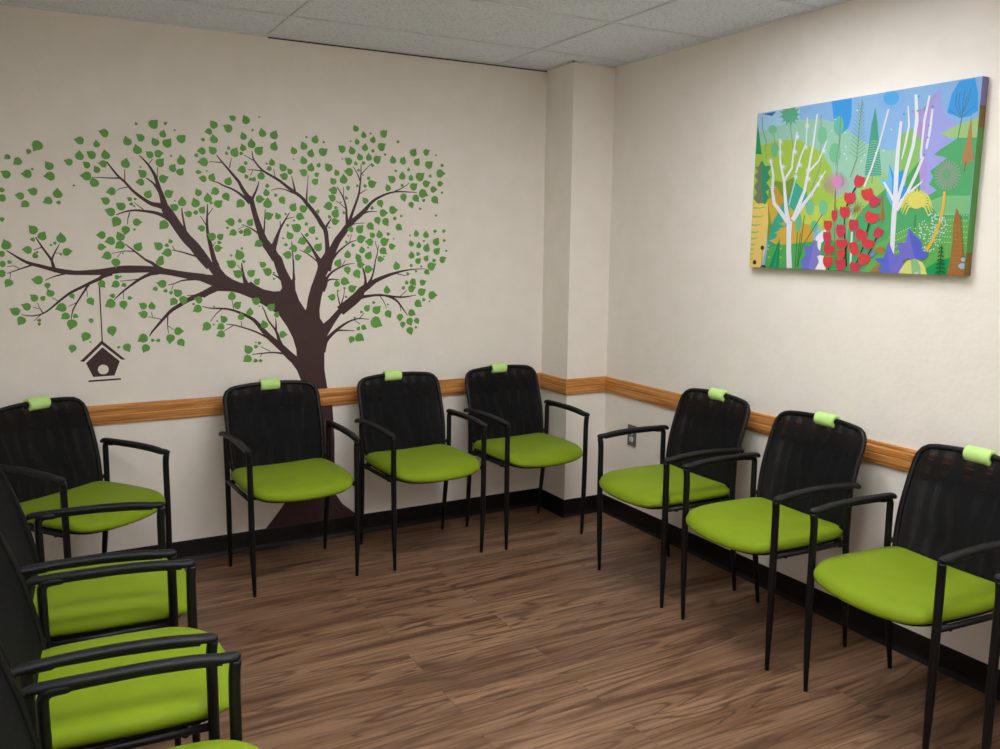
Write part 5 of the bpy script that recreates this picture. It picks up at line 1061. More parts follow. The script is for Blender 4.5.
(124,88,"9144 2205 9126 2168 9094 2183 9092 2229 9123 2243"),
(124,88,"8587 1477 8568 1439 8535 1454 8533 1501 8565 1515"),
(124,88,"8272 1983 8253 1945 8219 1960 8217 2007 8250 2021"),
(124,88,"8932 2359 8914 2322 8881 2337 8879 2384 8911 2398"),
(124,88,"8405 1902 8386 1864 8352 1879 8350 1926 8382 1940"),
(124,88,"8398 2543 8379 2505 8345 2521 8343 2568 8375 2581"),
(124,88,"8326 1409 8307 1370 8273 1385 8271 1432 8303 1447"),
(124,88,"8466 1472 8447 1434 8413 1448 8411 1495 8444 1510"),
(124,88,"8809 2487 8790 2449 8757 2465 8755 2511 8787 2525"),
(124,88,"8941 2171 8923 2134 8890 2149 8888 2195 8919 2209"),
(124,88,"8661 3045 8642 3008 8609 3024 8607 3071 8639 3084"),
(124,88,"8701 1672 8683 1635 8649 1649 8647 1696 8679 1710"),
(124,88,"8866 1704 8848 1667 8815 1681 8813 1728 8844 1742"),
(124,88,"9174 2222 9156 2185 9123 2200 9121 2246 9153 2260"),
(124,88,"9120 3028 9102 2991 9069 3007 9067 3053 9099 3066"),
(124,88,"8543 3201 8524 3164 8491 3180 8489 3227 8521 3240"),
(124,88,"8994 2314 8976 2277 8943 2292 8941 2338 8973 2352"),
(124,88,"9191 2643 9173 2606 9141 2621 9139 2667 9170 2681"),
(124,88,"8127 1495 8107 1457 8073 1472 8071 1519 8104 1534"),
(124,88,"8186 2702 8167 2664 8133 2680 8131 2727 8163 2741"),
(124,88,"8588 1783 8569 1745 8536 1760 8534 1807 8566 1821"),
(124,88,"8425 2021 8406 1983 8372 1998 8370 2045 8402 2059"),
(124,88,"8200 1373 8181 1335 8146 1350 8144 1397 8177 1412"),
(124,88,"8619 2141 8601 2104 8567 2119 8565 2166 8597 2180"),
(124,88,"8908 2225 8889 2188 8856 2203 8854 2250 8886 2263"),
(124,88,"8703 2864 8685 2827 8651 2843 8649 2890 8681 2903"),
(124,88,"8609 1914 8590 1877 8556 1891 8554 1938 8587 1952"),
(124,88,"9060 2478 9042 2441 9009 2456 9007 2502 9039 2516"),
(124,88,"8698 2018 8680 1981 8646 1996 8644 2043 8676 2057"),
(124,88,"8903 2198 8884 2160 8851 2175 8849 2222 8881 2236"),
(124,88,"8519 2546 8500 2508 8467 2524 8465 2571 8497 2584"),
(124,88,"9091 2234 9073 2196 9040 2211 9038 2258 9069 2271"),
(124,88,"8694 1233 8675 1195 8642 1209 8640 1256 8672 1271"),
(124,88,"9006 1867 8988 1829 8955 1844 8953 1890 8985 1904"),
(124,88,"8681 2901 8662 2864 8629 2879 8627 2926 8659 2939"),
(124,88,"9088 2468 9070 2431 9037 2446 9035 2492 9067 2506"),
(124,88,"8696 1602 8677 1564 8644 1579 8642 1626 8674 1640"),
(124,88,"9060 2251 9042 2214 9009 2229 9007 2275 9039 2289"),
(124,88,"8693 1290 8675 1252 8641 1266 8639 1313 8671 1328"),
(124,88,"8843 2946 8824 2909 8791 2924 8789 2971 8821 2984"),
(124,88,"8970 2265 8952 2228 8919 2243 8917 2290 8949 2303"),
(124,88,"8681 1785 8662 1747 8629 1762 8627 1809 8659 1823"),
(124,88,"8757 1334 8739 1296 8706 1310 8704 1357 8736 1372"),
(124,88,"8747 2098 8728 2061 8695 2076 8693 2123 8725 2137"),
(124,88,"9068 2739 9050 2702 9017 2717 9015 2764 9047 2777"),
(124,88,"9054 2438 9035 2401 9003 2416 9001 2462 9032 2476"),
(124,88,"9050 2877 9032 2840 8999 2855 8997 2902 9028 2915"),
(124,88,"8752 3134 8734 3097 8701 3113 8699 3160 8731 3173"),
(124,88,"8447 2149 8429 2112 8395 2127 8393 2174 8425 2188"),
(124,88,"8833 1386 8815 1348 8782 1362 8780 1409 8812 1423"),
(124,88,"9122 3000 9104 2964 9071 2979 9069 3026 9101 3039"),
(124,88,"8402 1426 8383 1388 8349 1402 8347 1450 8379 1464"),
(124,88,"8772 3069 8754 3032 8721 3047 8719 3094 8751 3107"),
(124,88,"8804 2983 8786 2946 8753 2961 8751 3008 8782 3021"),
(124,88,"8310 2814 8291 2776 8257 2792 8255 2839 8287 2853"),
(124,88,"8616 1246 8598 1208 8564 1222 8562 1269 8594 1284"),
(124,88,"8814 2381 8795 2343 8762 2358 8760 2405 8792 2419"),
(124,88,"9258 2659 9240 2622 9207 2638 9205 2684 9236 2697"),
(124,88,"8571 2398 8552 2361 8518 2376 8516 2423 8549 2437"),
(124,88,"8824 2525 8805 2488 8772 2504 8770 2550 8802 2564"),
(124,88,"9155 2602 9137 2565 9104 2580 9102 2627 9133 2640"),
(124,88,"8899 2184 8881 2147 8848 2162 8846 2208 8877 2222"),
(124,88,"8294 2686 8275 2649 8241 2664 8239 2712 8272 2725"),
(124,88,"8590 3205 8572 3168 8538 3184 8536 3231 8569 3244"),
(124,88,"8656 2185 8638 2148 8604 2163 8602 2210 8634 2224"),
(124,88,"8710 2319 8691 2282 8658 2297 8656 2344 8688 2357"),
(124,88,"8794 2541 8775 2504 8742 2519 8740 2566 8772 2579"),
(124,88,"8821 3148 8803 3111 8770 3127 8768 3174 8800 3187"),
(124,88,"8969 2890 8951 2853 8918 2869 8916 2915 8948 2929"),
(124,88,"8844 2633 8825 2596 8792 2612 8790 2658 8822 2672"),
(124,88,"8446 2682 8427 2645 8393 2660 8391 2707 8424 2721"),
(124,88,"9063 2965 9045 2928 9012 2944 9010 2990 9042 3003"),
(124,88,"8181 1922 8162 1884 8128 1899 8126 1946 8159 1960"),
(124,88,"8766 2255 8748 2218 8715 2233 8713 2280 8744 2293"),
(124,88,"8248 2487 8229 2449 8195 2465 8193 2512 8225 2526"),
(124,88,"8954 2956 8935 2919 8902 2935 8900 2982 8932 2995"),
(124,88,"8917 1876 8899 1838 8866 1853 8864 1900 8896 1914"),
(124,88,"8667 2984 8648 2947 8615 2962 8613 3009 8645 3022"),
(124,88,"9236 2410 9217 2373 9185 2388 9183 2434 9214 2448"),
(124,88,"8724 2534 8705 2496 8672 2512 8670 2559 8702 2572"),
(124,88,"8248 2254 8229 2216 8195 2232 8193 2279 8225 2293"),
(124,88,"8707 2819 8689 2781 8655 2797 8653 2844 8685 2857"),
(124,88,"8723 1558 8705 1520 8671 1535 8669 1582 8701 1596"),
(124,88,"8839 2381 8821 2344 8788 2359 8786 2406 8817 2419"),
(124,88,"9052 1871 9033 1834 9001 1849 8999 1895 9030 1909"),
(124,88,"8974 2848 8955 2812 8922 2827 8920 2873 8952 2887"),
(124,88,"8103 1636 8084 1598 8049 1613 8047 1660 8080 1675"),
(124,88,"8663 2507 8645 2470 8611 2485 8609 2532 8641 2546"),
(124,88,"8844 2623 8826 2586 8793 2602 8791 2648 8822 2662"),
(124,88,"8491 1285 8472 1247 8439 1261 8437 1309 8469 1323"),
(124,88,"8143 1606 8124 1568 8090 1583 8088 1630 8121 1645"),
(124,88,"8982 1544 8963 1507 8931 1521 8929 1568 8960 1582"),
(124,88,"8774 1935 8755 1898 8722 1913 8720 1959 8752 1973"),
(124,88,"8265 2067 8246 2029 8212 2044 8210 2091 8242 2105"),
(124,88,"8028 2253 8009 2215 7974 2230 7972 2278 8005 2292"),
(124,88,"8631 2307 8613 2270 8579 2285 8577 2332 8609 2346"),
(124,88,"8493 1474 8475 1436 8441 1451 8439 1498 8471 1512"),
(124,88,"8092 1946 8073 1908 8039 1923 8037 1971 8070 1985"),
(124,88,"8468 2141 8450 2103 8416 2118 8414 2165 8446 2179"),
(124,88,"8704 1318 8685 1280 8652 1294 8650 1341 8682 1356"),
(124,88,"8319 1400 8300 1362 8266 1376 8264 1423 8296 1438"),
(124,88,"9151 2509 9133 2472 9100 2488 9098 2534 9129 2547"),
(124,88,"8388 2859 8369 2822 8336 2838 8334 2885 8366 2898"),
(124,88,"8443 1249 8424 1211 8390 1225 8388 1273 8420 1287"),
(124,88,"8037 1794 8017 1756 7983 1771 7981 1818 8014 1833"),
(124,88,"8476 1269 8457 1231 8423 1245 8421 1292 8454 1307"),
(124,88,"8730 3052 8711 3015 8678 3030 8676 3077 8708 3090"),
(124,88,"8422 2013 8404 1975 8370 1990 8368 2037 8400 2051"),
(124,88,"8672 2861 8653 2823 8620 2839 8618 2886 8650 2899"),
(124,88,"8508 2504 8489 2467 8455 2482 8453 2529 8485 2543"),
(124,88,"8868 2134 8850 2097 8817 2112 8815 2159 8847 2173"),
(124,88,"8729 2674 8710 2636 8677 2652 8675 2699 8707 2712"),
(124,88,"8953 2719 8935 2682 8902 2697 8900 2744 8931 2757"),
(124,88,"8289 2380 8270 2342 8236 2357 8234 2405 8266 2418"),
(124,88,"8492 2395 8473 2357 8440 2373 8438 2420 8470 2434"),
(124,88,"8148 1464 8129 1426 8095 1441 8093 1488 8126 1503"),
(124,88,"8902 1594 8884 1556 8851 1571 8849 1617 8881 1632"),
(124,88,"8501 1681 8483 1643 8449 1658 8447 1705 8479 1719"),
(124,88,"8739 2254 8720 2217 8687 2232 8685 2279 8717 2293"),
(124,88,"9190 2742 9172 2705 9140 2720 9138 2766 9169 2780"),
(124,88,"8793 3168 8775 3131 8742 3147 8740 3193 8772 3206"),
(124,88,"8888 2452 8870 2415 8837 2430 8835 2476 8867 2490"),
(124,88,"8231 2443 8212 2406 8178 2421 8176 2468 8208 2482"),
(124,88,"8054 2457 8035 2419 8001 2435 7999 2482 8032 2496"),
(124,88,"8645 3245 8626 3208 8593 3224 8591 3271 8623 3284"),
(124,88,"9057 1851 9038 1814 9006 1829 9004 1875 9035 1889"),
(125,108,"9008 2786 8801 1835 8574 1242 8469 1323 8699 1897 8912 2836"),
(126,64,"4419 4725 4459 3263 4421 3265 4381 4728"),
(127,93,"4400 5277 4829 5239 5030 5045 5007 5006 4822 5189 4403 5225"),
(127,93,"4406 5276 4823 5100 5016 4854 4988 4820 4806 5055 4397 5226"),
(127,93,"4412 5273 4783 4972 4954 4691 4922 4662 4757 4935 4391 5230"),
(127,93,"4416 5268 4712 4868 4849 4568 4813 4546 4680 4839 4386 5235"),
(127,93,"4420 5261 4617 4794 4708 4494 4669 4481 4579 4777 4383 5241"),
(127,93,"4422 5253 4504 4756 4543 4477 4501 4473 4462 4752 4380 5249"),
(127,93,"4423 5245 4383 4758 4368 4483 4325 4492 4340 4769 4380 5257"),
(127,93,"4421 5238 4263 4801 4196 4514 4155 4533 4222 4824 4382 5264"),
(127,93,"4418 5232 4154 4880 4042 4601 4002 4628 4118 4915 4385 5270"),
(127,93,"4413 5228 4065 4990 3917 4737 3881 4771 4035 5033 4389 5275"),
(127,93,"4408 5225 4004 5121 3833 4910 3800 4950 3982 5170 4395 5277"),
(127,93,"4403 5225 3976 5262 3797 5105 3768 5150 3964 5315 4400 5277"),
(127,93,"4397 5226 3981 5402 3810 5306 3789 5355 3981 5455 4406 5276"),
(127,93,"4391 5230 4021 5529 3872 5495 3860 5548 4033 5578 4412 5273"),
(127,93,"4386 5235 4091 5634 3974 5659 3978 5712 4116 5673 4416 5268"),
(127,93,"4383 5241 4185 5709 4107 5789 4133 5827 4221 5732 4420 5261"),
(127,93,"4380 5249 4298 5747 4266 5875 4307 5884 4340 5752 4422 5253"),
(127,93,"4380 5257 4420 5744 4442 5871 4483 5853 4462 5731 4423 5245"),
(127,93,"4382 5264 4540 5701 4620 5779 4648 5736 4578 5671 4421 5238"),
(127,93,"4385 5270 4650 5622 4782 5634 4789 5582 4678 5579 4418 5232"),
(127,93,"4389 5275 4739 5512 4909 5452 4902 5402 4755 5462 4413 5228"),
(127,93,"4395 5277 4800 5381 4994 5250 4977 5205 4804 5329 4408 5225"),
(128,97,"4708 5225 4691 5088 4631 4982 4539 4928 4433 4936 4335 5006 4264 5123 4234 5266 4252 5404 4314 5510 4406 5563 4512 5553 4609 5483 4679 5365"),
(129,110,"4043 2454 4206 2038 3885 1627 3859 1092 3712 1091 3681 1807 3399 1449 3621 2046 3854 2340"),
(130,111,"3579 731 3867 914 4064 856 4197 12 3610 12 3701 195 3474 279 3787 495"),
(131,38,"2992 1541 3201 1389 3349 1449 3580 1868 3753 1270 3959 1033 3722 852 3836 496 3659 20 3007 24 2885 477 3124 845"),
(132,53,"3580 1868 3753 1270 3959 1033 3722 852 3836 496 3659 20 3310 21 3459 1209"),
(133,32,"5967 879 6320 883 6479 1221"),
(134,80,"6346 1277 6640 1501 6864 1278 6738 1222 6833 1000 6614 1110 6482 1165"),
(134,80,"6227 0 6513 437 6767 554 6648 328 6907 279 6748 0"),
(135,84,"4443 2972 4644 513 4615 511 4414 2972"),
(136,29,"6971 1749 7092 0 6749 0 6543 241 6819 332 6389 800 6818 861"),
(136,41,"6971 1749 7257 977 7705 1145 7476 733 7736 437 7530 0 7083 0"),
(137,44,"7747 2529 7882 1768 8125 797 7761 791 7524 569 7384 0 7128 64 7508 952 7311 1664 7680 1716"),
(137,27,"7747 2529 8029 2090 8281 1818 8383 1282 8626 1123 8483 802 8125 797 7882 1768"),
(138,99,"7468 0 7654 435 7805 711 8124 834 8411 640 8541 376 8638 0"),
(139,61,"7946 740 8165 808 8339 478 8401 0 8041 0"),
(140,109,"8315 21 8304 0 8270 0 8222 0 8174 0 8137 0 8123 14 8134 50 8169 76 8216 87 8264 80 8301 55"),
(141,72,"9515 3517 9682 3095 9796 2163 9924 1338 10000 0 9368 0 9454 607 9480 1754 9458 2690"),
(142,57,"9442 2599 9813 2614 9815 2588 9444 2573"),
(142,57,"9453 2360 9823 2377 9825 2351 9455 2334"),
(142,57,"9463 2120 9833 2139 9835 2114 9465 2094"),
(142,57,"9474 1881 9844 1902 9846 1877 9476 1855"),
(142,57,"9484 1642 9854 1665 9856 1639 9486 1616"),
(142,57,"9494 1402 9864 1428 9866 1402 9496 1376"),
(142,57,"9505 1163 9874 1191 9877 1165 9507 1137"),
(142,57,"9515 924 9885 954 9887 928 9517 898"),
(142,57,"9525 684 9895 717 9897 691 9528 658"),
(142,57,"9536 445 9905 479 9907 454 9538 419"),
(143,6,"9122 1598 9115 0 9089 0 9095 1601"),
(143,2,"8988 1412 9074 1502 9168 1412 9143 1367 9077 1445 9017 1367"),
(143,2,"8980 1203 9083 1292 9194 1204 9173 1155 9086 1234 9005 1154"),
(143,2,"8971 993 9092 1082 9220 995 9203 944 9095 1024 8993 942"),
(143,2,"8962 782 9102 871 9247 787 9232 734 9104 814 8982 730"),
(143,2,"8953 572 9111 661 9274 578 9261 524 9113 603 8971 518"),
(143,2,"8944 360 9120 451 9302 369 9290 315 9122 393 8960 306"),
(143,2,"8934 149 9129 240 9329 161 9319 106 9131 182 8950 94"),
(144,73,"10000 517 10000 440 10000 382 9948 359 9864 378 9801 433 9775 510 9794 588 9853 646 9934 668 10000 649 10000 594"),
(144,73,"10000 850 10000 799 9996 760 9949 746 9901 759 9864 796 9849 848 9860 899 9893 937 9940 952 9989 939 10000 901"),
(145,5,"6544 2214 6004 526 5959 551 6500 2241"),
(146,5,"6085 2794 5919 1494 5571 175 5524 197 5872 1512 6037 2809"),
(147,5,"4941 3129 5045 1796 5202 294 5151 288 4994 1793 4890 3128"),
(148,5,"5367 4867 5162 4370 5005 3749 4956 3773 5114 4399 5322 4901"),
(149,5,"4298 509 4368 10 4316 0 4246 501"),
(150,5,"4929 59 5099 1511 5149 1499 4980 48"),
(151,103,"5360 2307 5406 181 5324 181 5278 2311"),
(152,92,"4701 3798 4806 3744 4902 3766 4999 3733 5098 3776 5156 3539 5144 3332 5072 3162 4931 3092 4782 3174 4694 3352 4663 3563"),
(153,95,"5961 3503 6081 3411 6206 3389 6322 3318 6454 3313 6479 3080 6421 2903 6297 2784 6105 2782 5934 2919 5860 3114 5864 3313"),
(154,89,"5191 3065 5282 3002 5370 3018 5457 2977 5550 3013 5587 2767 5562 2558 5486 2392 5352 2331 5222 2427 5154 2614 5140 2830"),
(155,92,"4302 3609 4362 3559 4416 3583 4473 3554 4528 3598 4566 3370 4562 3171 4524 3006 4444 2935 4358 3012 4305 3181 4284 3382"),
(156,95,"3969 3006 4056 2960 4136 2981 4218 2954 4301 2994 4350 2785 4340 2602 4280 2451 4162 2386 4037 2457 3964 2612 3937 2798"),
(157,89,"3954 2340 4043 2289 4118 2329 4200 2303 4276 2368 4347 2092 4357 1844 4317 1633 4210 1530 4082 1609 3993 1809 3947 2055"),
(158,92,"4078 1607 4182 1539 4288 1542 4388 1495 4500 1515 4530 1292 4488 1110 4388 971 4227 934 4078 1035 4008 1210 4004 1404"),
(159,95,"4059 861 4163 811 4258 841 4355 813 4453 865 4511 619 4499 400 4428 216 4288 132 4140 209 4052 390 4021 610"),
(160,89,"4587 2777 4684 2715 4773 2746 4864 2710 4956 2766 5013 2481 5003 2231 4939 2024 4808 1934 4669 2028 4585 2239 4554 2492"),
(161,92,"4635 1897 4755 1855 4867 1877 4980 1853 5095 1892 5158 1695 5141 1522 5056 1378 4891 1314 4720 1378 4620 1524 4587 1699"),
(162,95,"4708 1278 4792 1238 4870 1261 4949 1238 5030 1279 5077 1083 5067 909 5009 763 4894 698 4774 760 4702 905 4677 1080"),
(163,89,"4676 710 4782 660 4881 691 4981 664 5082 716 5141 469 5129 250 5056 66 4911 0 4759 57 4668 238 4636 459"),
(164,92,"5652 2552 5737 2438 5842 2390 5929 2297 6045 2263 6013 2037 5922 1883 5784 1798 5614 1839 5494 2007 5474 2208 5523 2394"),
(165,95,"5184 1688 5287 1658 5362 1720 5454 1714 5526 1802 5641 1530 5686 1273 5671 1040 5571 904 5423 952 5300 1138 5216 1386"),
(166,89,"6484 2607 6534 2510 6609 2472 6663 2395 6748 2369 6695 2169 6604 2030 6487 1950 6361 1980 6291 2123 6302 2298 6364 2464"),
(167,92,"5892 1975 6007 1893 6125 1876 6235 1814 6360 1812 6385 1601 6332 1440 6215 1331 6033 1326 5871 1447 5800 1622 5802 1802"),
(168,95,"5798 1136 5901 1054 6010 1046 6110 985 6226 995 6241 756 6185 566 6072 429 5903 406 5758 528 5698 722 5708 929"),
(169,89,"5386 587 5492 521 5599 525 5701 480 5814 500 5846 284 5805 106 5705 0 5542 0 5391 29 5319 199 5313 388"),
(170,92,"5369 5607 5449 5512 5542 5491 5622 5418 5723 5414 5711 5172 5644 4989 5532 4864 5384 4862 5271 5002 5239 5204 5269 5410"),
(171,95,"5606 4704 5726 4682 5821 4738 5930 4737 6024 4815 6134 4588 6164 4370 6125 4170 5993 4050 5822 4084 5693 4239 5616 4447"),
(172,89,"6163 4421 6235 4312 6328 4268 6403 4180 6507 4151 6469 3926 6380 3771 6251 3682 6098 3717 5997 3879 5986 4076 6039 4262"),
(173,92,"4872 4615 4987 4558 5093 4578 5201 4543 5310 4583 5373 4345 5358 4141 5278 3974 5122 3907 4958 3993 4861 4172 4828 4382"),
(174,102,"8010 8992 8009 8992 8009 8993")]
import bpy, bmesh, math, random
from mathutils import Vector, Matrix
random.seed(7)
SC = bpy.context.scene
COL = SC.collection
PI = math.pi

# ------------------------------------------------------------------ helpers
def lin(h):
    if isinstance(h, str):
        c = [int(h[i:i+2], 16)/255 for i in (0, 2, 4)]
    else:
        c = [v/255 for v in h]
    return tuple((v/12.92 if v <= .04045 else ((v+.055)/1.055)**2.4) for v in c) + (1,)

def mat(name, col, rough=.6, spec=.5, metal=0.0):
    m = bpy.data.materials.new(name); m.use_nodes = True
    b = m.node_tree.nodes['Principled BSDF']
    b.inputs['Base Color'].default_value = col
    b.inputs['Roughness'].default_value = rough
    b.inputs['Specular IOR Level'].default_value = spec
    b.inputs['Metallic'].default_value = metal
    return m

class NT:
    def __init__(s, m):
        s.t = m.node_tree; s.n = s.t.nodes; s.l = s.t.links; s.b = s.n['Principled BSDF']
    def new(s, k, **kw):
        n = s.n.new(k)
        for a, v in kw.items(): setattr(n, a, v)
        return n
    def link(s, a, b): s.l.new(a, b)
    def val(s, sock, v): sock.default_value = v
    def math(s, op, a, b=None, c=None):
        n = s.new('ShaderNodeMath', operation=op)
        for i, v in enumerate((a, b, c)):
            if v is None: continue
            if hasattr(v, 'links'): s.link(v, n.inputs[i])
            else: n.inputs[i].default_value = v
        return n.outputs[0]
    def coord(s, scale=(1, 1, 1), kind='Object'):
        tc = s.new('ShaderNodeTexCoord'); mp = s.new('ShaderNodeMapping')
        mp.inputs['Scale'].default_value = scale
        s.link(tc.outputs[kind], mp.inputs['Vector']); return mp.outputs[0]
    def noise(s, vec, scale=5, detail=4, rough=.5, dist=0):
        n = s.new('ShaderNodeTexNoise'); n.inputs['Scale'].default_value = scale
        n.inputs['Detail'].default_value = detail; n.inputs['Roughness'].default_value = rough
        n.inputs['Distortion'].default_value = dist
        s.link(vec, n.inputs['Vector']); return n.outputs['Fac']
    def ramp(s, fac, stops):
        n = s.new('ShaderNodeValToRGB'); e = n.color_ramp.elements
        while len(e) < len(stops): e.new(.5)
        for el, (p, c) in zip(e, stops): el.position = p; el.color = c
        s.link(fac, n.inputs[0]); return n.outputs[0]
    def mix(s, fac, a, b, mode='MIX'):
        n = s.new('ShaderNodeMix', data_type='RGBA', blend_type=mode)
        for i, v in ((0, fac), (6, a), (7, b)):
            if hasattr(v, 'links'): s.link(v, n.inputs[i])
            else: n.inputs[i].default_value = v
        return n.outputs[2]
    def bump(s, h, strength=.2, dist=.002):
        n = s.new('ShaderNodeBump'); n.inputs['Strength'].default_value = strength
        n.inputs['Distance'].default_value = dist
        s.link(h, n.inputs['Height']); s.link(n.outputs[0], s.b.inputs['Normal'])

# ------------------------------------------------------------------ materials
def m_wall():
    m = mat('wall_paint', lin((238, 233, 224)), .75, .25); t = NT(m)
    v = t.coord(); a = t.noise(v, 38, 4, .55); b = t.noise(v, 9, 2)
    t.link(t.ramp(b, [(.3, lin((238, 231, 221))), (.7, lin((242, 235, 226)))]), t.b.inputs['Base Color'])
    t.bump(t.math('ADD', a, t.math('MULTIPLY', b, .7)), .35, .004)
    return m
def m_tile():
    m = mat('ceiling_tile', lin((225, 223, 222)), .95, .1); t = NT(m)
    v = t.coord(); a = t.noise(v, 95, 3, .6); b = t.noise(v, 30, 3, .6)
    h = t.math('ADD', a, t.math('MULTIPLY', b, .6))
    t.link(t.ramp(a, [(.34, lin((212, 214, 220))), (.46, lin((236, 242, 254))), (.7, lin((240, 246, 255)))]), t.b.inputs['Base Color'])
    t.bump(h, .4, .003)
    return m
def m_floor():
    m = mat('walnut_vinyl_plank', lin((120, 88, 66)), .42, .35); t = NT(m)
    tc = t.new('ShaderNodeTexCoord'); P = tc.outputs['Object']
    br = t.new('ShaderNodeTexBrick'); br.offset = .37; br.offset_frequency = 2; br.squash = 1
    for k, v in (('Scale', 1), ('Mortar Size', .0012), ('Mortar Smooth', .2), ('Bias', 0), ('Brick Width', 1.22), ('Row Height', .152)):
        br.inputs[k].default_value = v
    br.inputs['Color1'].default_value = (0, 0, 0, 1); br.inputs['Color2'].default_value = (1, 1, 1, 1); br.inputs['Mortar'].default_value = (.5, .5, .5, 1)
    t.link(P, br.inputs['Vector'])
    sep = t.new('ShaderNodeSeparateXYZ'); t.link(P, sep.inputs[0])
    rnd = t.new('ShaderNodeSeparateColor'); t.link(br.outputs['Color'], rnd.inputs[0]); r = rnd.outputs[0]
    def vec(sx, sy, k):
        c = t.new('ShaderNodeCombineXYZ')
        t.link(t.math('ADD', t.math('MULTIPLY', sep.outputs[0], sx), t.math('MULTIPLY', r, 7 * k)), c.inputs[0])
        t.link(t.math('MULTIPLY', sep.outputs[1], sy), c.inputs[1])
        t.link(t.math('MULTIPLY', r, 13), c.inputs[2]); return c.outputs[0]
    n1 = t.noise(vec(.8, 8, 1), 1.0, 2, .5, .6)          # broad figure
    rings = t.math('SINE', t.math('MULTIPLY', n1, 62))
    rings = t.math('POWER', t.math('MAXIMUM', rings, 0.0), 3)
    n2 = t.noise(vec(3, 60, 2), 1.0, 5, .65)                  # fine grain
    n3 = t.noise(vec(.8, 9, 3), 1.0, 3, .55, .3)              # streaks
    n4 = t.noise(vec(2.2, 24, 4), 1.0, 4, .6, .4)
    base = t.ramp(n3, [(.30, lin((84, 58, 42))), (.45, lin((122, 92, 69))), (.62, lin((143, 111, 85))), (.8, lin((110, 80, 60)))])
    c = t.mix(t.math('MULTIPLY', rings, t.math('MULTIPLY', n4, 1.35)), base, lin((66, 42, 30)))
    c = t.mix(t.math('MULTIPLY', t.math('GREATER_THAN', n4, .60), .35), c, lin((82, 57, 44)))
    f = t.ramp(n2, [(.3, (.52, .48, .45, 1)), (.6, (1.12, 1.12, 1.12, 1))])
    c = t.mix(1.0, c, f, 'MULTIPLY')
    c = t.mix(t.math('MULTIPLY', r, .14), c, lin((146, 110, 88)))
    c = t.mix(t.math('MULTIPLY', br.outputs['Fac'], .4), c, lin((45, 30, 24)))
    t.link(c, t.b.inputs['Base Color'])
    t.bump(t.math('SUBTRACT', n2, t.math('MULTIPLY', br.outputs['Fac'], 1.5)), .15, .001)
    return m
def m_oak():
    m = mat('oak_rail_wood', lin((200, 140, 78)), .35, .45); t = NT(m)
    v = t.coord((2.2, 2.2, 60)); a = t.noise(v, 1, 5, .65, .5); v2 = t.coord((1.4, 1.4, 26)); b = t.noise(v2, 1, 3, .5, 1.2)
    c = t.ramp(a, [(.3, lin((150, 92, 42))), (.5, lin((200, 135, 70))), (.72, lin((224, 167, 102)))])
    c = t.mix(t.math('MULTIPLY', t.math('GREATER_THAN', b, .58), .4), c, lin((140, 84, 38)))
    t.link(c, t.b.inputs['Base Color']); t.bump(a, .12, .001)
    return m
def m_green():
    m = mat('lime_seat_fabric', lin((146, 180, 16)), .62, .2); t = NT(m)
    v = t.coord(); a = t.noise(v, 420, 2, .6)
    w = t.new('ShaderNodeTexWave', wave_type='BANDS', bands_direction='DIAGONAL'); w.inputs['Scale'].default_value = 130
    w.inputs['Distortion'].default_value = 0; t.link(v, w.inputs['Vector'])
    b = t.noise(v, 7, 2)
    t.link(t.ramp(b, [(.3, lin((119, 142, 14))), (.7, lin((127, 150, 18)))]), t.b.inputs['Base Color'])
    t.b.inputs['Sheen Weight'].default_value = .04; t.b.inputs['Sheen Roughness'].default_value = .5
    t.bump(t.math('ADD', a, t.math('MULTIPLY', w.outputs['Fac'], .5)), .2, .0006)
    return m
def m_mesh():
    m = mat('black_mesh_fabric', lin((11, 11, 15)), .75, .15); t = NT(m)
    v = t.coord((1, 1, 1)); w = t.noise(v, 6, 2, .5, 1.0)
    wv = t.new('ShaderNodeTexWave', wave_type='BANDS', bands_direction='X'); wv.inputs['Scale'].default_value = 5
    wv.inputs['Distortion'].default_value = 5; wv.inputs['Detail'].default_value = 1; t.link(v, wv.inputs['Vector'])
    # open weave: density of the two knit layers varies softly
    fac = t.math('ADD', .012, t.math('MULTIPLY', t.math('MULTIPLY', wv.outputs['Fac'], w), .06))
    tr = t.new('ShaderNodeBsdfTransparent'); mx = t.new('ShaderNodeMixShader')
    out = t.n['Material Output']
    t.link(fac, mx.inputs[0]); t.link(t.b.outputs[0], mx.inputs[1]); t.link(tr.outputs[0], mx.inputs[2]); t.link(mx.outputs[0], out.inputs[0])
    a = t.noise(v, 500, 1); t.bump(a, .2, .0005)
    return m
def m_foam():
    m = mat('lime_foam', lin((186, 226, 122)), .85, .2); t = NT(m)
    v = t.coord(); a = t.noise(v, 180, 3, .6); t.bump(a, .35, .001)
    t.link(t.ramp(a, [(.3, lin((192, 230, 135))), (.7, lin((206, 242, 155)))]), t.b.inputs['Base Color'])
    return m
def m_noisy(name, c1, c2, rough, spec, sc=60, bs=.1):
    m = mat(name, c1, rough, spec); t = NT(m); v = t.coord(); a = t.noise(v, sc, 3)
    t.link(t.ramp(a, [(.3, c1), (.7, c2)]), t.b.inputs['Base Color']); t.bump(a, bs, .001); return m

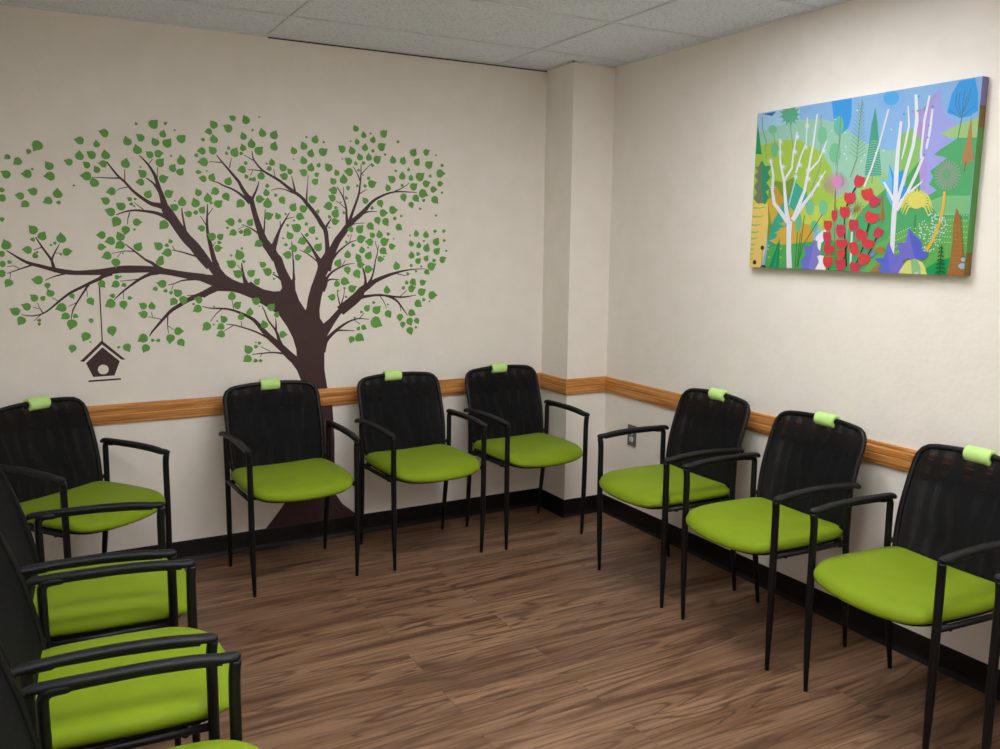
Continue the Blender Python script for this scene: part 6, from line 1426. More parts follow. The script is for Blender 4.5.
M = dict(wall=m_wall(), tile=m_tile(), floor=m_floor(), oak=m_oak(), green=m_green(), mesh=m_mesh(), foam=m_foam(),
    black=m_noisy('black_powder_coat', lin((9, 9, 10)), lin((14, 14, 16)), .42, .3, 300, .05),
    plastic=m_noisy('black_arm_plastic', lin((15, 15, 19)), lin((21, 21, 26)), .5, .3, 400, .1),
    pan=mat('black_seat_pan', lin((14, 14, 15)), .6, .3),
    base=m_noisy('black_rubber_base', lin((16, 12, 12)), lin((22, 17, 16)), .45, .3, 40, .05),
    decal=m_noisy('brown_vinyl', lin((66, 43, 44)), lin((70, 47, 47)), .5, .35, 30, .02),
    leaf=m_noisy('green_vinyl', lin((98, 156, 68)), lin((106, 164, 76)), .5, .35, 8, .02),
    grid=mat('ceiling_grid_enamel', lin((225, 229, 238)), .5, .3), reveal_shadow=mat('painted_reveal_shadow', lin((60, 54, 48)), .8, .2),
    plate=mat('gunmetal_plate', lin((110, 104, 98)), .4, .5, .4), recept=mat('white_receptacle', lin((225, 225, 232)), .4, .5),
    slot=mat('black_slot', lin((20, 20, 20)), .6, .3), screw=mat('steel_screw', lin((170, 170, 170)), .3, .5, .9),
    canvas=mat('canvas_edge', lin((120, 170, 120)), .7, .2), glow=None)
g = bpy.data.materials.new('lamp_diffuser'); g.use_nodes = True; t = NT(g)
t.b.inputs['Base Color'].default_value = (1, 1, 1, 1)
t.b.inputs['Emission Color'].default_value = (.97, .985, 1.0, 1); t.b.inputs['Emission Strength'].default_value = 14.6
M['glow'] = g

def link(name, me, m=None, parent=None, smooth=False):
    o = bpy.data.objects.new(name, me); COL.objects.link(o)
    if m is not None and not me.materials: me.materials.append(m)
    if parent is not None: o.parent = parent
    if smooth:
        for p in me.polygons: p.use_smooth = True
    return o
def bm_obj(name, bm, m=None, parent=None, smooth=False):
    bmesh.ops.recalc_face_normals(bm, faces=bm.faces)
    me = bpy.data.meshes.new(name); bm.to_mesh(me); bm.free()
    return link(name, me, m, parent, smooth)
def box(bm, lo, hi, bev=0):
    vs = [bm.verts.new((x, y, z)) for x in (lo[0], hi[0]) for y in (lo[1], hi[1]) for z in (lo[2], hi[2])]
    fs = [bm.faces.new([vs[i] for i in f]) for f in ((0, 1, 3, 2), (4, 6, 7, 5), (0, 4, 5, 1), (2, 3, 7, 6), (0, 2, 6, 4), (1, 5, 7, 3))]
    if bev:
        bmesh.ops.recalc_face_normals(bm, faces=fs)
        es = {e for f in fs for e in f.edges}
        bmesh.ops.bevel(bm, geom=list(es), offset=bev, segments=2, affect='EDGES', profile=.7)
def struct(o): o['kind'] = 'structure'; return o
def sbox(name, lo, hi, m, bev=0):
    bm = bmesh.new(); box(bm, lo, hi, bev); return struct(bm_obj(name, bm, m))
def tag(o, label, cat, group=None):
    o['label'] = label; o['category'] = cat
    if group: o['group'] = group
    return o
def empty(name, loc=(0, 0, 0), rz=0):
    o = bpy.data.objects.new(name, None); COL.objects.link(o); o.location = loc; o.rotation_euler = (0, 0, rz)
    o.empty_display_size = .1; return o

def resample(pts, k=6, closed=False):
    n = len(pts); out = []
    pts = [Vector(p) for p in pts]
    rng = range(n if closed else n-1)
    for i in rng:
        g = (lambda j: pts[j % n]) if closed else (lambda j: pts[max(0, min(n-1, j))])
        p0, p1, p2, p3 = g(i-1), g(i), g(i+1), g(i+2)
        for j in range(k):
            t = j/k
            out.append(.5*((2*p1)+(p2-p0)*t+(2*p0-5*p1+4*p2-p3)*t*t+(3*p1-p0-3*p2+p3)*t**3))
    if not closed: out.append(pts[-1])
    return out
def fillet(pts, r, k=5):
    # polyline with rounded corners; pts = [(x,y,z)], r radius (number or list)
    pts = [Vector(p) for p in pts]; out = [pts[0]]
    for i in range(1, len(pts)-1):
        a, b, c = pts[i-1], pts[i], pts[i+1]; rr = r[i] if isinstance(r, (list, tuple)) else r
        u = (a-b); v = (c-b); d = min(rr, u.length*.49, v.length*.49)
        p, q = b+u.normalized()*d, b+v.normalized()*d
        for j in range(k+1):
            t = j/k; out.append(p*(1-t)**2+b*2*t*(1-t)+q*t*t)
    out.append(pts[-1]); return out
def sweep(bm, pts, radii, seg=10, closed=False, up=Vector((0, 0, 1)), caps=True):
    """radii: list or function i,n -> (r_side, r_up)"""
    n = len(pts); rings = []; prev = None
    for i, p in enumerate(pts):
        if closed: t = pts[(i+1) % n]-pts[i-1]
        else: t = pts[min(i+1, n-1)]-pts[max(i-1, 0)]
        t.normalize()
        if prev is None:
            s = t.cross(up)
            if s.length < 1e-3: s = t.cross(Vector((0, 1, 0)))
        else: s = prev-t*prev.dot(t)
        s.normalize(); prev = s; w = s.cross(t)
        r = radii(i, n) if callable(radii) else radii
        if not isinstance(r, tuple): r = (r, r)
        rings.append([bm.verts.new(p+s*(r[0]*math.cos(2*PI*j/seg))+w*(r[1]*math.sin(2*PI*j/seg))) for j in range(seg)])
    for i in range(n if closed else n-1):
        a, b = rings[i], rings[(i+1) % n]
        for j in range(seg):
            bm.faces.new((a[j], a[(j+1) % seg], b[(j+1) % seg], b[j]))
    if caps and not closed:
        bm.faces.new(rings[0][::-1]); bm.faces.new(rings[-1])
    return rings

# ------------------------------------------------------------------ the room
H = 2.456; XL = -3.14; YF = -5.7; PX = -.263; PY = -.269; TH = .1
sbox('floor', (XL-TH, YF-TH, -.05), (TH, TH, 0), M['floor'])
sbox('wall_back', (XL-TH, 0, 0), (PX, TH, H+.15), M['wall'])
sbox('wall_pier', (PX, PY, 0), (TH, TH, H+.15), M['wall'])
sbox('wall_right', (0, YF-TH, 0), (TH, PY, H+.15), M['wall'])
sbox('wall_left', (XL-TH, YF, 0), (XL, 0, H+.15), M['wall'])
sbox('wall_front', (XL-TH, YF-TH, 0), (0, YF, H+.15), M['wall'])
# suspended ceiling: tiles lie on a T-bar grid
gx = [XL] + [-.5624-1.2192*k for k in range(2, -1, -1) if -.5624-1.2192*k > XL] + [0]
gy = [0, -.4117]
while gy[-1]-.6096 > YF: gy.append(gy[-1]-.6096)
gy.append(YF)
LIGHT_AT = [(-1.172, -1.9357), (-2.3912, -3.1549), (-1.172, -4.9837)]    # cells that hold a light instead of a tile
bm = bmesh.new()
for i in range(len(gx)-1):
    for j in range(len(gy)-1):
        x0, x1, y1, y0 = gx[i], gx[i+1], gy[j], gy[j+1]
        cx, cy = (x0+x1)/2, (y0+y1)/2
        if any(abs(cx-p) < .3 and abs(cy-q) < .2 for p, q in LIGHT_AT): continue
        box(bm, (x0+.002, y0+.002, H+.004), (x1-.002, y1-.002, H+.02))
struct(bm_obj('ceiling', bm, M['tile']))
bm = bmesh.new(); w = .0085
for x in gx[1:-1]: box(bm, (x-w, YF, H-.001), (x+w, PY*0, H+.003))
for y in gy[1:-1]: box(bm, (XL, y-w, H-.0012), (0, y+w, H+.0028))
struct(bm_obj('trim_1', bm, M['grid']))
bm = bmesh.new()
for (a, b) in (((XL, -.02), (PX, 0)), ((XL, YF), (XL+.02, 0)), ((XL, YF), (0, YF+.02)), ((-.02, YF), (0, PY)), ((PX-.02, PY-.02), (PX, 0)), ((PX-.02, PY-.02), (0, PY))):
    box(bm, (a[0], a[1], H-.002), (b[0], b[1], H+.0035))
struct(bm_obj('trim_2', bm, M['grid']))
bm = bmesh.new()      # dark strip, painting the reveal's shadow line above the back wall
box(bm, (-1.78, -.004, H-.0075), (PX-.001, -.0002, H-.0025))
struct(bm_obj('trim_3', bm, M['reveal_shadow']))

# chair rail: moulded oak profile swept along the walls
RP = [(0, 0), (.011, .0), (.014, .006), (.014, .014), (.018, .018), (.018, .040), (.0155, .044), (.018, .048), (.018, .068), (.013, .074), (.013, .082), (.009, .088), (0, .088)]
def rail(name, pts, z0=.699, prof=RP, m=None):
    """pts: wall line (x,y) with the room on its left-hand normal list; mitred"""
    bm = bmesh.new(); rings = []
    n = len(pts)
    for i, p in enumerate(pts):
        p = Vector(p); d = []
        if i > 0: d.append((p-Vector(pts[i-1])).normalized())
        if i < n-1: d.append((Vector(pts[i+1])-p).normalized())
        nr = [Vector((e.y, -e.x)) for e in d]
        if len(nr) == 2:
            s = nr[0]+nr[1]; off = s/(s.dot(nr[0]))
        else: off = nr[0]
        rings.append([bm.verts.new((p.x+off.x*u, p.y+off.y*u, z0+v)) for u, v in prof])
    for a, b in zip(rings, rings[1:]):
        for j in range(len(prof)-1): bm.faces.new((a[j], a[j+1], b[j+1], b[j]))
    bm.faces.new(rings[0]); bm.faces.new(rings[-1][::-1])
    return struct(bm_obj(name, bm, m or M['oak']))
path = [(XL, 0), (PX, 0), (PX, PY), (0, PY), (0, YF)]
e = .0002
def off(pts): return pts
rail('trim_4', path)
BP = [(0, 0), (.016, 0), (.012, .006), (.007, .014), (.005, .022), (.0045, .094), (.003, .1), (0, .1)]
rail('baseboard_back', path[:4], 0, BP, M['base'])
rail('baseboard_right', [(0, PY-.0045), (0, YF)], 0, BP, M['base'])
rail('baseboard_left', [(XL, YF), (XL, -.0045)], 0, BP, M['base'])

# recessed ceiling lights: the main one, plus two added as fill
def troffer(xc, y, label):
    x0, x1, y0, y1 = xc-.6096+.011, xc+.6096-.011, y-.3048+.011, y+.3048-.011
    r = empty('ceiling_light', ((x0+x1)/2, y, H)); tag(r, label, 'ceiling light')
    X, Y = (x1-x0)/2, (y1-y0)/2
    bm = bmesh.new(); fw = .02
    for a, b in (((-X, -Y), (X, -Y+fw)), ((-X, Y-fw), (X, Y)), ((-X, -Y+fw), (-X+fw, Y-fw)), ((X-fw, -Y+fw), (X, Y-fw))):
        box(bm, (a[0], a[1], -.002), (b[0], b[1], .055))
    box(bm, (-X, -Y, .055), (X, Y, .06))
    bm_obj('frame', bm, M['grid'], r)
    bm = bmesh.new(); box(bm, (-X+fw+.001, -Y+fw+.001, .04), (X-fw-.001, Y-fw-.001, .046)); bm_obj('diffuser', bm, M['glow'], r)
troffer(*LIGHT_AT[0], 'recessed rectangular ceiling light above the middle of the waiting area')
troffer(*LIGHT_AT[1], 'added recessed fill light, out of view, above the left row of chairs')  # added unseen fixture, brightens the back wall and pier
troffer(*LIGHT_AT[2], 'added recessed fill light nearest the front wall, unseen behind the camera')  # added fixture behind the camera, evens out light on the walls

# ------------------------------------------------------------------ wall decals
def flat_poly(bm, pts, d=0.0):
    vs = [bm.verts.new(p) for p in pts]
    f = bm.faces.new(vs); f.normal_update()
    bmesh.ops.triangulate(bm, faces=[f])
tree = empty('tree_wall_decal', (-1.6, -.001, .1)); tag(tree, 'big brown tree with green leaves stuck on the back wall', 'wall decal')
bm = bmesh.new()
flat_poly(bm, [(x, -.0006, z) for x, z in TRUNK])
for k, row in enumerate(STROKES):
    y = -.0007-.000006*k
    q = [(row[i:i+2], row[i+2:i+4]) for i in range(0, len(row), 4)]
    pr = None
    for a, b in q:
        v = (bm.verts.new((a[0], y, a[1])), bm.verts.new((b[0], y, b[1])))
        if pr: bm.faces.new((pr[0], v[0], v[1], pr[1]))
        pr = v
def place(o, root):      # keep world coordinates, parent to the root
    o.parent = root; o.matrix_parent_inverse = Matrix.Translation(root.location).inverted()
def flat(name, bm, m, root):
    me = bpy.data.meshes.new(name); bm.to_mesh(me); bm.free()
    o = link(name, me, m); me.transform(Matrix.Translation(-Vector(root.location))); o.parent = root; return o
o = flat('trunk_and_branches', bm, M['decal'], tree)
bm = bmesh.new()
for k, (cx, cz, tx, tz) in enumerate(LEAVES):
    d = Vector((tx-cx, tz-cz)); L = d.length; r = L/1.5; a = math.atan2(d.y, d.x); s = 1 if k % 2 else -1
    pts = [(L, 0)]
    for ang, rr in ((28*s, 1.02), (52*s, 1.03), (85*s, 1.03), (120*s, 1.0), (155*s, .93), (180, .86), (-155*s, .94), (-120*s, 1.02), (-85*s, 1.0), (-52*s, .93), (-26*s, .98)):
        t = math.radians(ang); pts.append((rr*r*math.cos(t), rr*r*math.sin(t)))
    y = -.0018-.00001*(k % 23)
    vs = [bm.verts.new((cx+x*math.cos(a)-z*math.sin(a), y, cz+x*math.sin(a)+z*math.cos(a))) for x, z in pts]
    bm.faces.new(vs)
o = flat('foliage', bm, M['leaf'], tree)
bh = empty('birdhouse_wall_decal', (-2.48, -.001, .95)); tag(bh, 'small brown birdhouse silhouette hanging on a string from the decal branch', 'wall decal')
bm = bmesh.new(); flat_poly(bm, [(x, -.0016, z) for x, z in BIRD['string']]); flat('string', bm, M['decal'], bh)
bm = bmesh.new()
for q in BIRD['roof']: flat_poly(bm, [(x, -.0009, z) for x, z in q])
flat('roof', bm, M['decal'], bh)
bm = bmesh.new()      # front with the round hole cut out
ou, ho = BIRD['body'], BIRD['hole']
cx = sum(p[0] for p in ho)/len(ho); cz = sum(p[1] for p in ho)/len(ho)
def hit(ang):
    dx, dz = math.cos(ang), math.sin(ang); best = None
    for i in range(len(ou)):
        ax, az = ou[i]; bx, bz = ou[(i+1) % len(ou)]; ex, ez = bx-ax, bz-az; det = dx*(-ez)+ex*dz
        if abs(det) < 1e-12: continue
        t_ = ((ax-cx)*(-ez)+ex*(az-cz))/det; u = (dx*(az-cz)-dz*(ax-cx))/det
        if t_ > 0 and -1e-6 <= u <= 1+1e-6: best = t_ if best is None else min(best, t_)
    return (cx+dx*best, cz+dz*best)
angs = sorted([math.atan2(p[1]-cz, p[0]-cx) for p in ho]+[math.atan2(p[1]-cz, p[0]-cx) for p in ou])
rr = sum(math.hypot(p[0]-cx, p[1]-cz) for p in ho)/len(ho)
inn = [bm.verts.new((cx+rr*math.cos(a), -.0009, cz+rr*math.sin(a))) for a in angs]
out_ = [bm.verts.new((hit(a)[0], -.0009, hit(a)[1])) for a in angs]
for i in range(len(angs)):
    j = (i+1) % len(angs); bm.faces.new((inn[i], out_[i], out_[j], inn[j]))
flat('house_front', bm, M['decal'], bh)
bm = bmesh.new(); flat_poly(bm, [(x, -.0009, z) for x, z in BIRD['perch']]); flat('perch', bm, M['decal'], bh)

# ------------------------------------------------------------------ canvas picture
CY0, CY1, CZ0, CZ1, CT = -1.3595, -2.356, 1.4305, 2.0842, .036
pic = empty('canvas_painting', (0, (CY0+CY1)/2, CZ0)); tag(pic, 'colourful frameless garden painting with red flowers and white trees on right wall', 'painting')
def art_col(c):
    v = lin(c); return (v[0]*.80, v[1]*.80, v[2]*.78, 1)
art_m = [m_noisy('art_paint', art_col(c), art_col(c), .6, .25, 300, .03) for c in ART_COLS]
side_m = [mat('canvas_side_blue', lin((150, 185, 225)), .7, .2), mat('canvas_side_green', lin((95, 150, 80)), .7, .2), mat('canvas_side_violet', lin((140, 130, 175)), .7, .2), mat('canvas_side_brown', lin((130, 105, 60)), .7, .2)]
bm = bmesh.new()
O = Vector(pic.location)
def cpt(u, v, d=0.0): return Vector((-CT-d, CY0+(CY1-CY0)*u, CZ0+(CZ1-CZ0)*v))-O
n0 = len(art_m)
me = bpy.data.meshes.new('canvas_print')
for m_ in art_m+side_m: me.materials.append(m_)
def cface(pts, mi):
    f = bm.faces.new([bm.verts.new(p) for p in pts]); f.material_index = mi
def back(p, d=.0): return Vector((-.0012, p.y, p.z))
cf = [cpt(0, 0), cpt(1, 0), cpt(1, 1), cpt(0, 1)]
cface(cf, ART_COLS.index('8fbdf0'))
cface([back(p) for p in cf][::-1], n0)
cface([cf[0], back(cf[0]), back(cf[1]), cf[1]], n0+1)          # bottom
cface([cf[3], cf[2], back(cf[2]), back(cf[3])], n0)            # top
cface([cf[0], cf[3], back(cf[3]), back(cf[0])], n0+1)          # far side
for v0, v1, mi in ((0, .12, 3), (.12, .35, 1), (.35, .75, 1), (.75, .86, 3), (.86, 1, 2)):  # near side wraps the picture's edge
    a, b = cpt(1, v0), cpt(1, v1); cface([a, back(a), back(b), b], n0+mi)
for li, (lay, ci, s) in enumerate(ART):
    q = [int(v)/10000 for v in s.split()]
    pts = [cpt(q[i], q[i+1], .00004+.000005*li) for i in range(0, len(q), 2)]
    cl = [p for i, p in enumerate(pts) if (p-pts[i-1]).length > 1e-6]
    if len(cl) < 3: continue
    f = bm.faces.new([bm.verts.new(p) for p in cl]); f.material_index = ci
    f.normal_update()
    if len(cl) > 4: bmesh.ops.triangulate(bm, faces=[f])
bm.to_mesh(me); bm.free()
o = bpy.data.objects.new('canvas_print', me); COL.objects.link(o); o.parent = pic

# ------------------------------------------------------------------ wall outlet
ot = empty('wall_outlet', (0, -.526, .4965)); tag(ot, 'gunmetal wall outlet plate with white sockets under the oak rail', 'outlet')
bm = bmesh.new(); box(bm, (-.006, -.0355, -.0575), (-.0005, .0355, .0575), .002); bm_obj('faceplate', bm, M['plate'], ot)
for z in (-.0205, .0205):
    bm = bmesh.new()
    ring = [(0.0165*math.cos(a), max(-.0135, min(.0135, .0175*math.sin(a)))) for a in [2*PI*i/24 for i in range(24)]]
    lo = [bm.verts.new((-.0055, y, z+w_)) for y, w_ in ring]; hi = [bm.verts.new((-.0085, y*.97, z+w_*.97)) for y, w_ in ring]
    for i in range(24): bm.faces.new((lo[i], lo[(i+1) % 24], hi[(i+1) % 24], hi[i]))
    bm.faces.new(hi)
    rc = bm_obj('socket', bm, M['recept'], ot)
    bm = bmesh.new()
    for y in (-.006, .006): box(bm, (-.0089, y-.0012, z-.001), (-.0084, y+.0012, z+.007))
    box(bm, (-.0089, -.0022, z-.010), (-.0084, .0022, z-.006))
    bm_obj('slot', bm, M['slot'], rc)
bm = bmesh.new(); bmesh.ops.create_uvsphere(bm, u_segments=10, v_segments=6, radius=.003, matrix=Matrix.Translation((-.0062, 0, 0)) @ Matrix.Diagonal((.5, 1, 1, 1))); bm_obj('screw', bm, M['screw'], ot, True)

# ------------------------------------------------------------------ the guest chair
def back_y(x, z):
    t = (z-.45)/.4
    return .150+.105*t+.012*(1-min(1, (x/.22)**2))*min(1, max(0, t*1.6)) - .014*math.sin(PI*max(0, min(1, t)))
def back_outline():
    c = [(-.214, .452), (-.224, .60), (-.222, .836), (-.10, .848), (0, .851), (.10, .848), (.222, .836), (.224, .60), (.214, .452)]
    pts = fillet([(x, 0, z) for x, z in c]+[(0, 0, .448)]+[(c[0][0], 0, c[0][1])], [0, .05, .05, .05, .05, .05, .05, .05, .05, 0, 0], 6)
    p2 = []
    # round manually: rebuild as closed fillet
    cc = [Vector((x, 0, z)) for x, z in c]; n = len(cc)
    rad = {0: .03, 2: .054, 6: .054, 8: .03}
    for i in range(n):
        a, b, d = cc[i-1], cc[i], cc[(i+1) % n]
        r = rad.get(i, .04); u, v = a-b, d-b; k = min(r, u.length*.49, v.length*.49)
        p, q = b+u.normalized()*k, b+v.normalized()*k
        for j in range(7):
            t = j/6; p2.append(p*(1-t)**2+b*2*t*(1-t)+q*t*t)
    # even spacing
    L = [0]
    for i in range(len(p2)): L.append(L[-1]+(p2[(i+1) % len(p2)]-p2[i]).length)
    N = 72; out = []
    for k in range(N):
        s = L[-1]*k/N; i = max(j for j in range(len(p2)) if L[j] <= s+1e-12)
        f = (s-L[i])/max(1e-9, L[i+1]-L[i]); out.append(p2[i].lerp(p2[(i+1) % len(p2)], f))
    return out
def seat_outline():
    half = [(0, .200), (.12, .200), (.200, .190), (.231, .14), (.240, .04), (.241, -.08), (.232, -.185), (.194, -.250), (.12, -.277), (.05, -.285)]
    pts = half+[(0, -.286)]+[(-x, y) for x, y in half[1:][::-1]]
    r = resample([(x, y, 0) for x, y in pts], 3, True)
    return r
def seat_z(x, y):
    f = max(0, (-.13-y)/.15)
    return .484 - .020*f*f - .006*math.cos(PI*x/.46)*(1 if y < .15 else 1) + .004
def make_chair():
    r = empty('guest_chair')
    for s in (-1, 1):
        # front leg: slender tapered tube up to the arm
        bm = bmesh.new()
        p = resample([(s*.236, -.205, 0), (s*.239, -.208, .16), (s*.241, -.211, .35), (s*.241, -.212, .50), (s*.241, -.213, .60), (s*.243, -.217, .637)], 4)
        sweep(bm, p, lambda i, n: (.0078+.0050*min(1, p[i].z/.20),)*2, 10)
        bm_obj('leg', bm, M['black'], r, True)
        bm = bmesh.new()     # rear leg, continues into the arm's bend
        p = fillet([(s*.233, .203, 0), (s*.235, .190, .10), (s*.237, .179, .20), (s*.240, .165, .31), (s*.2435, .150, .45), (s*.2455, .150, .60), (s*.2455, .150, .646), (s*.2455, .085, .6495), (s*.246, -.03, .6500), (s*.2455, -.12, .6460), (s*.2445, -.19, .6400)], [0, .02, .02, .04, .06, .03, .038, .02, .02, .02, 0], 6)
        sweep(bm, p, lambda i, n: (.0078+.0042*min(1, p[i].z/.20) if p[i].y > .10 else .0095,)*2, 10)
        bm_obj('leg', bm, M['black'], r, True)
        bm = bmesh.new()     # arm pad
        p = resample([(s*.2575, .182, .6440), (s*.2565, .172, .6500), (s*.2545, .150, .6535), (s*.2485, .07, .6570), (s*.2465, -.04, .6580), (s*.246, -.13, .6540), (s*.2445, -.185, .6475), (s*.2455, -.210, .6455), (s*.249, -.227, .6450)], 4)
        def rad(i, n):
            u = i/(n-1)
            w_ = .0135+.0025*math.sin(PI*u)+.002*max(0, min(1, (u-.7)/.1))
            h_ = .0105
            if u > .9: w_ *= 1-.55*(u-.9)/.1; h_ *= 1-.45*(u-.9)/.1
            if u < .1: w_ *= .86+.14*u/.1; h_ *= .8+.2*u/.1
            return (w_, h_)
        sweep(bm, p, rad, 12)
        bm_obj('armrest', bm, M['plastic'], r, True)
        bm = bmesh.new()     # side rail under the seat
        sweep(bm, [Vector((s*.240, -.205, .430)), Vector((s*.241, 0, .428)), Vector((s*.2425, .153, .430))], .0095, 8)
        bm_obj('seat_rail', bm, M['black'], r, True)
    bm = bmesh.new()
    for y in (-.150, .150):
        sweep(bm, [Vector((-.2425, y, .424)), Vector((0, y, .418)), Vector((.2425, y, .424))], .009, 8)
        bm_obj('crossbar', bm, M['black'], r, True); bm = bmesh.new()
    bm.free()
    # seat cushion
    ol = seat_outline(); N = len(ol)
    bm = bmesh.new(); cen = Vector((0, -.03, 0)); rings = []
    prof = [(.25, 0), (.5, 0), (.72, -.0005), (.86, -.002), (.93, -.0055), (.975, -.013), (1.0, -.026), (.995, -.036), (.965, -.044), (.90, -.047)]
    for sc, dz in prof:
        ring = []
        for p in ol:
            q = cen+(Vector((p.x, p.y, 0))-cen)*sc
            z = seat_z(q.x, q.y)+dz
            ring.append(bm.verts.new((q.x, q.y, z)))
        rings.append(ring)
    c0 = bm.verts.new((0, -.03, seat_z(0, -.03)))
    for j in range(N): bm.faces.new((c0, rings[0][j], rings[0][(j+1) % N]))
    for a, b in zip(rings, rings[1:]):
        for j in range(N): bm.faces.new((a[j], b[j], b[(j+1) % N], a[(j+1) % N]))
    bm.faces.new(rings[-1][::-1])
    bm_obj('seat', bm, M['green'], r, True)
    bm = bmesh.new(); ra = []
    for sc, z in ((.9, .4365), (.91, .427), (.84, .420)):
        ra.append([bm.verts.new((cen.x+(p.x-cen.x)*sc, cen.y+(p.y-cen.y)*sc, z - .012*max(0, (-.13-p.y)/.15)**2)) for p in ol])
    bm.faces.new(ra[0]); bm.faces.new(ra[-1][::-1])
    for a, b in zip(ra, ra[1:]):
        for j in range(N): bm.faces.new((a[j], b[j], b[(j+1) % N], a[(j+1) % N]))
    bm_obj('seat_pan', bm, M['pan'], r, True)
    # backrest: tubular rim with stretched mesh
    bo = back_outline(); bm = bmesh.new()
    sweep(bm, [Vector((p.x, back_y(p.x, p.z), p.z)) for p in bo], (.0105, .0095), 10, closed=True, up=Vector((0, 1, 0)))
    for s in (-1, 1):        # brackets from the rim to the rear posts
        sweep(bm, [Vector((s*.228, back_y(.228, .50), .50)), Vector((s*.238, .150, .49))], .009, 8)
        sweep(bm, [Vector((s*.205, back_y(.2, .455), .455)), Vector((s*.212, .150, .43)), Vector((s*.225, .150, .405))], .010, 8)
    rim = bm_obj('backrest', bm, M['black'], r, True)
    bm = bmesh.new(); c = Vector((0, 0, .65)); rings = []
    for k in range(1, 10):
        s = k/9*.985
        rings.append([])
        for p in bo:
            q = c+(p-c)*s; rings[-1].append(bm.verts.new((q.x, back_y(q.x, q.z), q.z)))
    N = len(bo); c0 = bm.verts.new((0, back_y(0, .65), .65))
    for j in range(N): bm.faces.new((c0, rings[0][j], rings[0][(j+1) % N]))
    for a, b in zip(rings, rings[1:]):
        for j in range(N): bm.faces.new((a[j], b[j], b[(j+1) % N], a[(j+1) % N]))
    bm_obj('mesh_panel', bm, M['mesh'], rim, True)
    return r
def make_foam():
    r = bpy.data.objects.new('foam_sleeve', None)
    bm = bmesh.new(); R1, R0, L = .0265, .0122, .045; n = 22; a0 = -PI/2+.42; a1 = 3*PI/2-.42
    prof = [(R1*math.cos(a), R1*math.sin(a)) for a in [a0+(a1-a0)*i/n for i in range(n+1)]]+[(R0*math.cos(a), R0*math.sin(a)) for a in [a1+(a0-a1)*i/n for i in range(n+1)]]
    ringsv = [[bm.verts.new((x, y*1.0, z)) for y, z in [(p[0]*k, p[1]*k) if abs(x) > L-.001 else p for p in prof]] for x, k in ((-L, .96), (-L+.004, 1), (L-.004, 1), (L, .96))]
    m_ = len(prof)
    for a, b in zip(ringsv, ringsv[1:]):
        for j in range(m_): bm.faces.new((a[j], a[(j+1) % m_], b[(j+1) % m_], b[j]))
    # end caps as quads between outer and inner arcs
    for rg in (ringsv[0], ringsv[-1]):
        for i in range(n): bm.faces.new((rg[i], rg[i+1], rg[m_-2-i], rg[m_-1-i]))
    bmesh.ops.recalc_face_normals(bm, faces=bm.faces)
    me = bpy.data.meshes.new('foam_sleeve'); bm.to_mesh(me); bm.free(); me.materials.append(M['foam'])
    for p in me.polygons: p.use_smooth = True
    return me

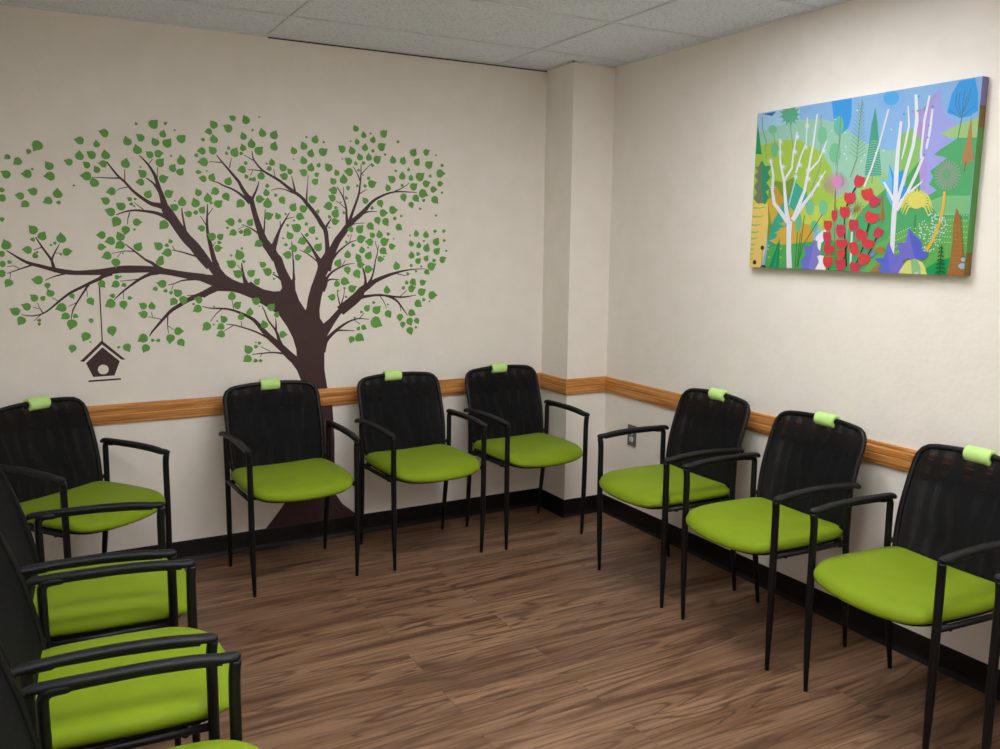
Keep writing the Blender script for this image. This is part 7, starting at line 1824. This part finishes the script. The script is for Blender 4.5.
proto = make_chair(); used = [False]
def copy_tree(o, parent=None):
    c = o.copy(); COL.objects.link(c)
    if parent is not None: c.parent = parent
    for ch in list(o.children): copy_tree(ch, c)
    return c
foam_me = make_foam()
CHAIRS = [
 # x, y, heading (0 = facing the camera side, -Y), label, foam label
 (-2.690, -.403, math.radians(35.4), 'green seated armchair turned diagonally in the left corner, below the birdhouse', 'pale green foam sleeve on the chair below the birdhouse', 'BACK'),
 (-1.830, -.362, .055, 'green seated armchair standing against the trunk of the wall tree', 'pale green foam sleeve on the chair in front of the tree trunk', 'BACK'),
 (-1.180, -.357, .055, 'middle green seated armchair of the back wall, right of the tree trunk', 'pale green foam sleeve on the middle chair of the back wall, right of the trunk', 'BACK'),
 (-.578, -.354, .050, 'green seated armchair at the right end of the back wall, touching the projecting wall pier', 'pale green foam sleeve on the chair next to the projecting wall pier', 'BACK'),
 (-.345, -1.250, -PI/2-.025, 'green seated armchair on the right wall beside the outlet, nearest the corner', 'pale green foam sleeve on the chair beside the wall outlet', 'RIGHT'),
 (-.352, -1.852, -PI/2-.025, 'green seated armchair on the right wall below the left half of the painting', 'pale green foam sleeve on the middle right-wall chair below the painting', 'RIGHT'),
 (-.365, -2.503, -PI/2-.06, 'green seated armchair at the right edge, under the right end of the painting', 'pale green foam sleeve at the right edge of the photo', 'RIGHT'),
 (-.365, -3.135, -PI/2, 'armchair cut off by the right photo edge, only arm and leg showing', None, 'RIGHT'),
 (-2.718, -1.418, PI/2-.07, 'green seated armchair of the left row farthest from the camera, beside the diagonal chair', None, 'LEFT'),
 (-2.718, -2.015, PI/2-.07, 'middle green seated armchair of the left foreground row, its seat fully framed by black arms', None, 'LEFT'),
 (-2.722, -2.622, PI/2-.05, 'green seated armchair nearest the camera at bottom left, seat front just showing', None, 'LEFT'),
]
GRP = dict(BACK='guest chairs along the back wall', RIGHT='guest chairs along the right wall', LEFT='guest chairs along the left wall')
FOAM_SHIFT = [.022, -.002, -.024, -.006, .000, .016, -.008]
for i, (x, y, rz, lab, flab, g_) in enumerate(CHAIRS):
    o = proto if i == 0 else copy_tree(proto)
    o.location = (x, y, 0); o.rotation_euler = (0, 0, rz)
    tag(o, lab, 'chair', 'mesh back guest chairs with lime seats')
    if flab:
        f = bpy.data.objects.new('foam_sleeve', foam_me); COL.objects.link(f)
        by = back_y(0, .846); c, s = math.cos(rz), math.sin(rz)
        d_ = FOAM_SHIFT[i]; f.location = (x-by*s+d_*c, y+by*c+d_*s, .8455); f.rotation_euler = (math.radians(14), 0, rz)
        tag(f, flab, 'foam sleeve', 'foam sleeves over the chair backs')

# ------------------------------------------------------------------ camera, world, view
cam = bpy.data.cameras.new('camera'); co = bpy.data.objects.new('camera', cam); COL.objects.link(co)
yaw, pitch, roll, fpx = .5041, -.1536, .0106, 857.83
fw = Vector((math.sin(yaw)*math.cos(pitch), math.cos(yaw)*math.cos(pitch), math.sin(pitch)))
rt = Vector((math.cos(yaw), -math.sin(yaw), 0)); up = rt.cross(fw)
r2 = rt*math.cos(roll)+up*math.sin(roll); u2 = up*math.cos(roll)-rt*math.sin(roll)
mw = Matrix((r2, u2, -fw)).transposed().to_4x4(); mw.translation = Vector((-2.8345, -4.1679, 1.5294))
co.matrix_world = mw
cam.sensor_fit = 'HORIZONTAL'; cam.sensor_width = 36; cam.lens = fpx*36/1000; cam.clip_start = .02
SC.camera = co
wd = bpy.data.worlds.new('world'); SC.world = wd; wd.use_nodes = True
wd.node_tree.nodes['Background'].inputs[0].default_value = (.5, .5, .5, 1); wd.node_tree.nodes['Background'].inputs[1].default_value = .1
vs = SC.view_settings; vs.view_transform = 'Standard'; vs.look = 'None'; vs.exposure = 0.0; vs.gamma = 1; vs.use_curve_mapping = False
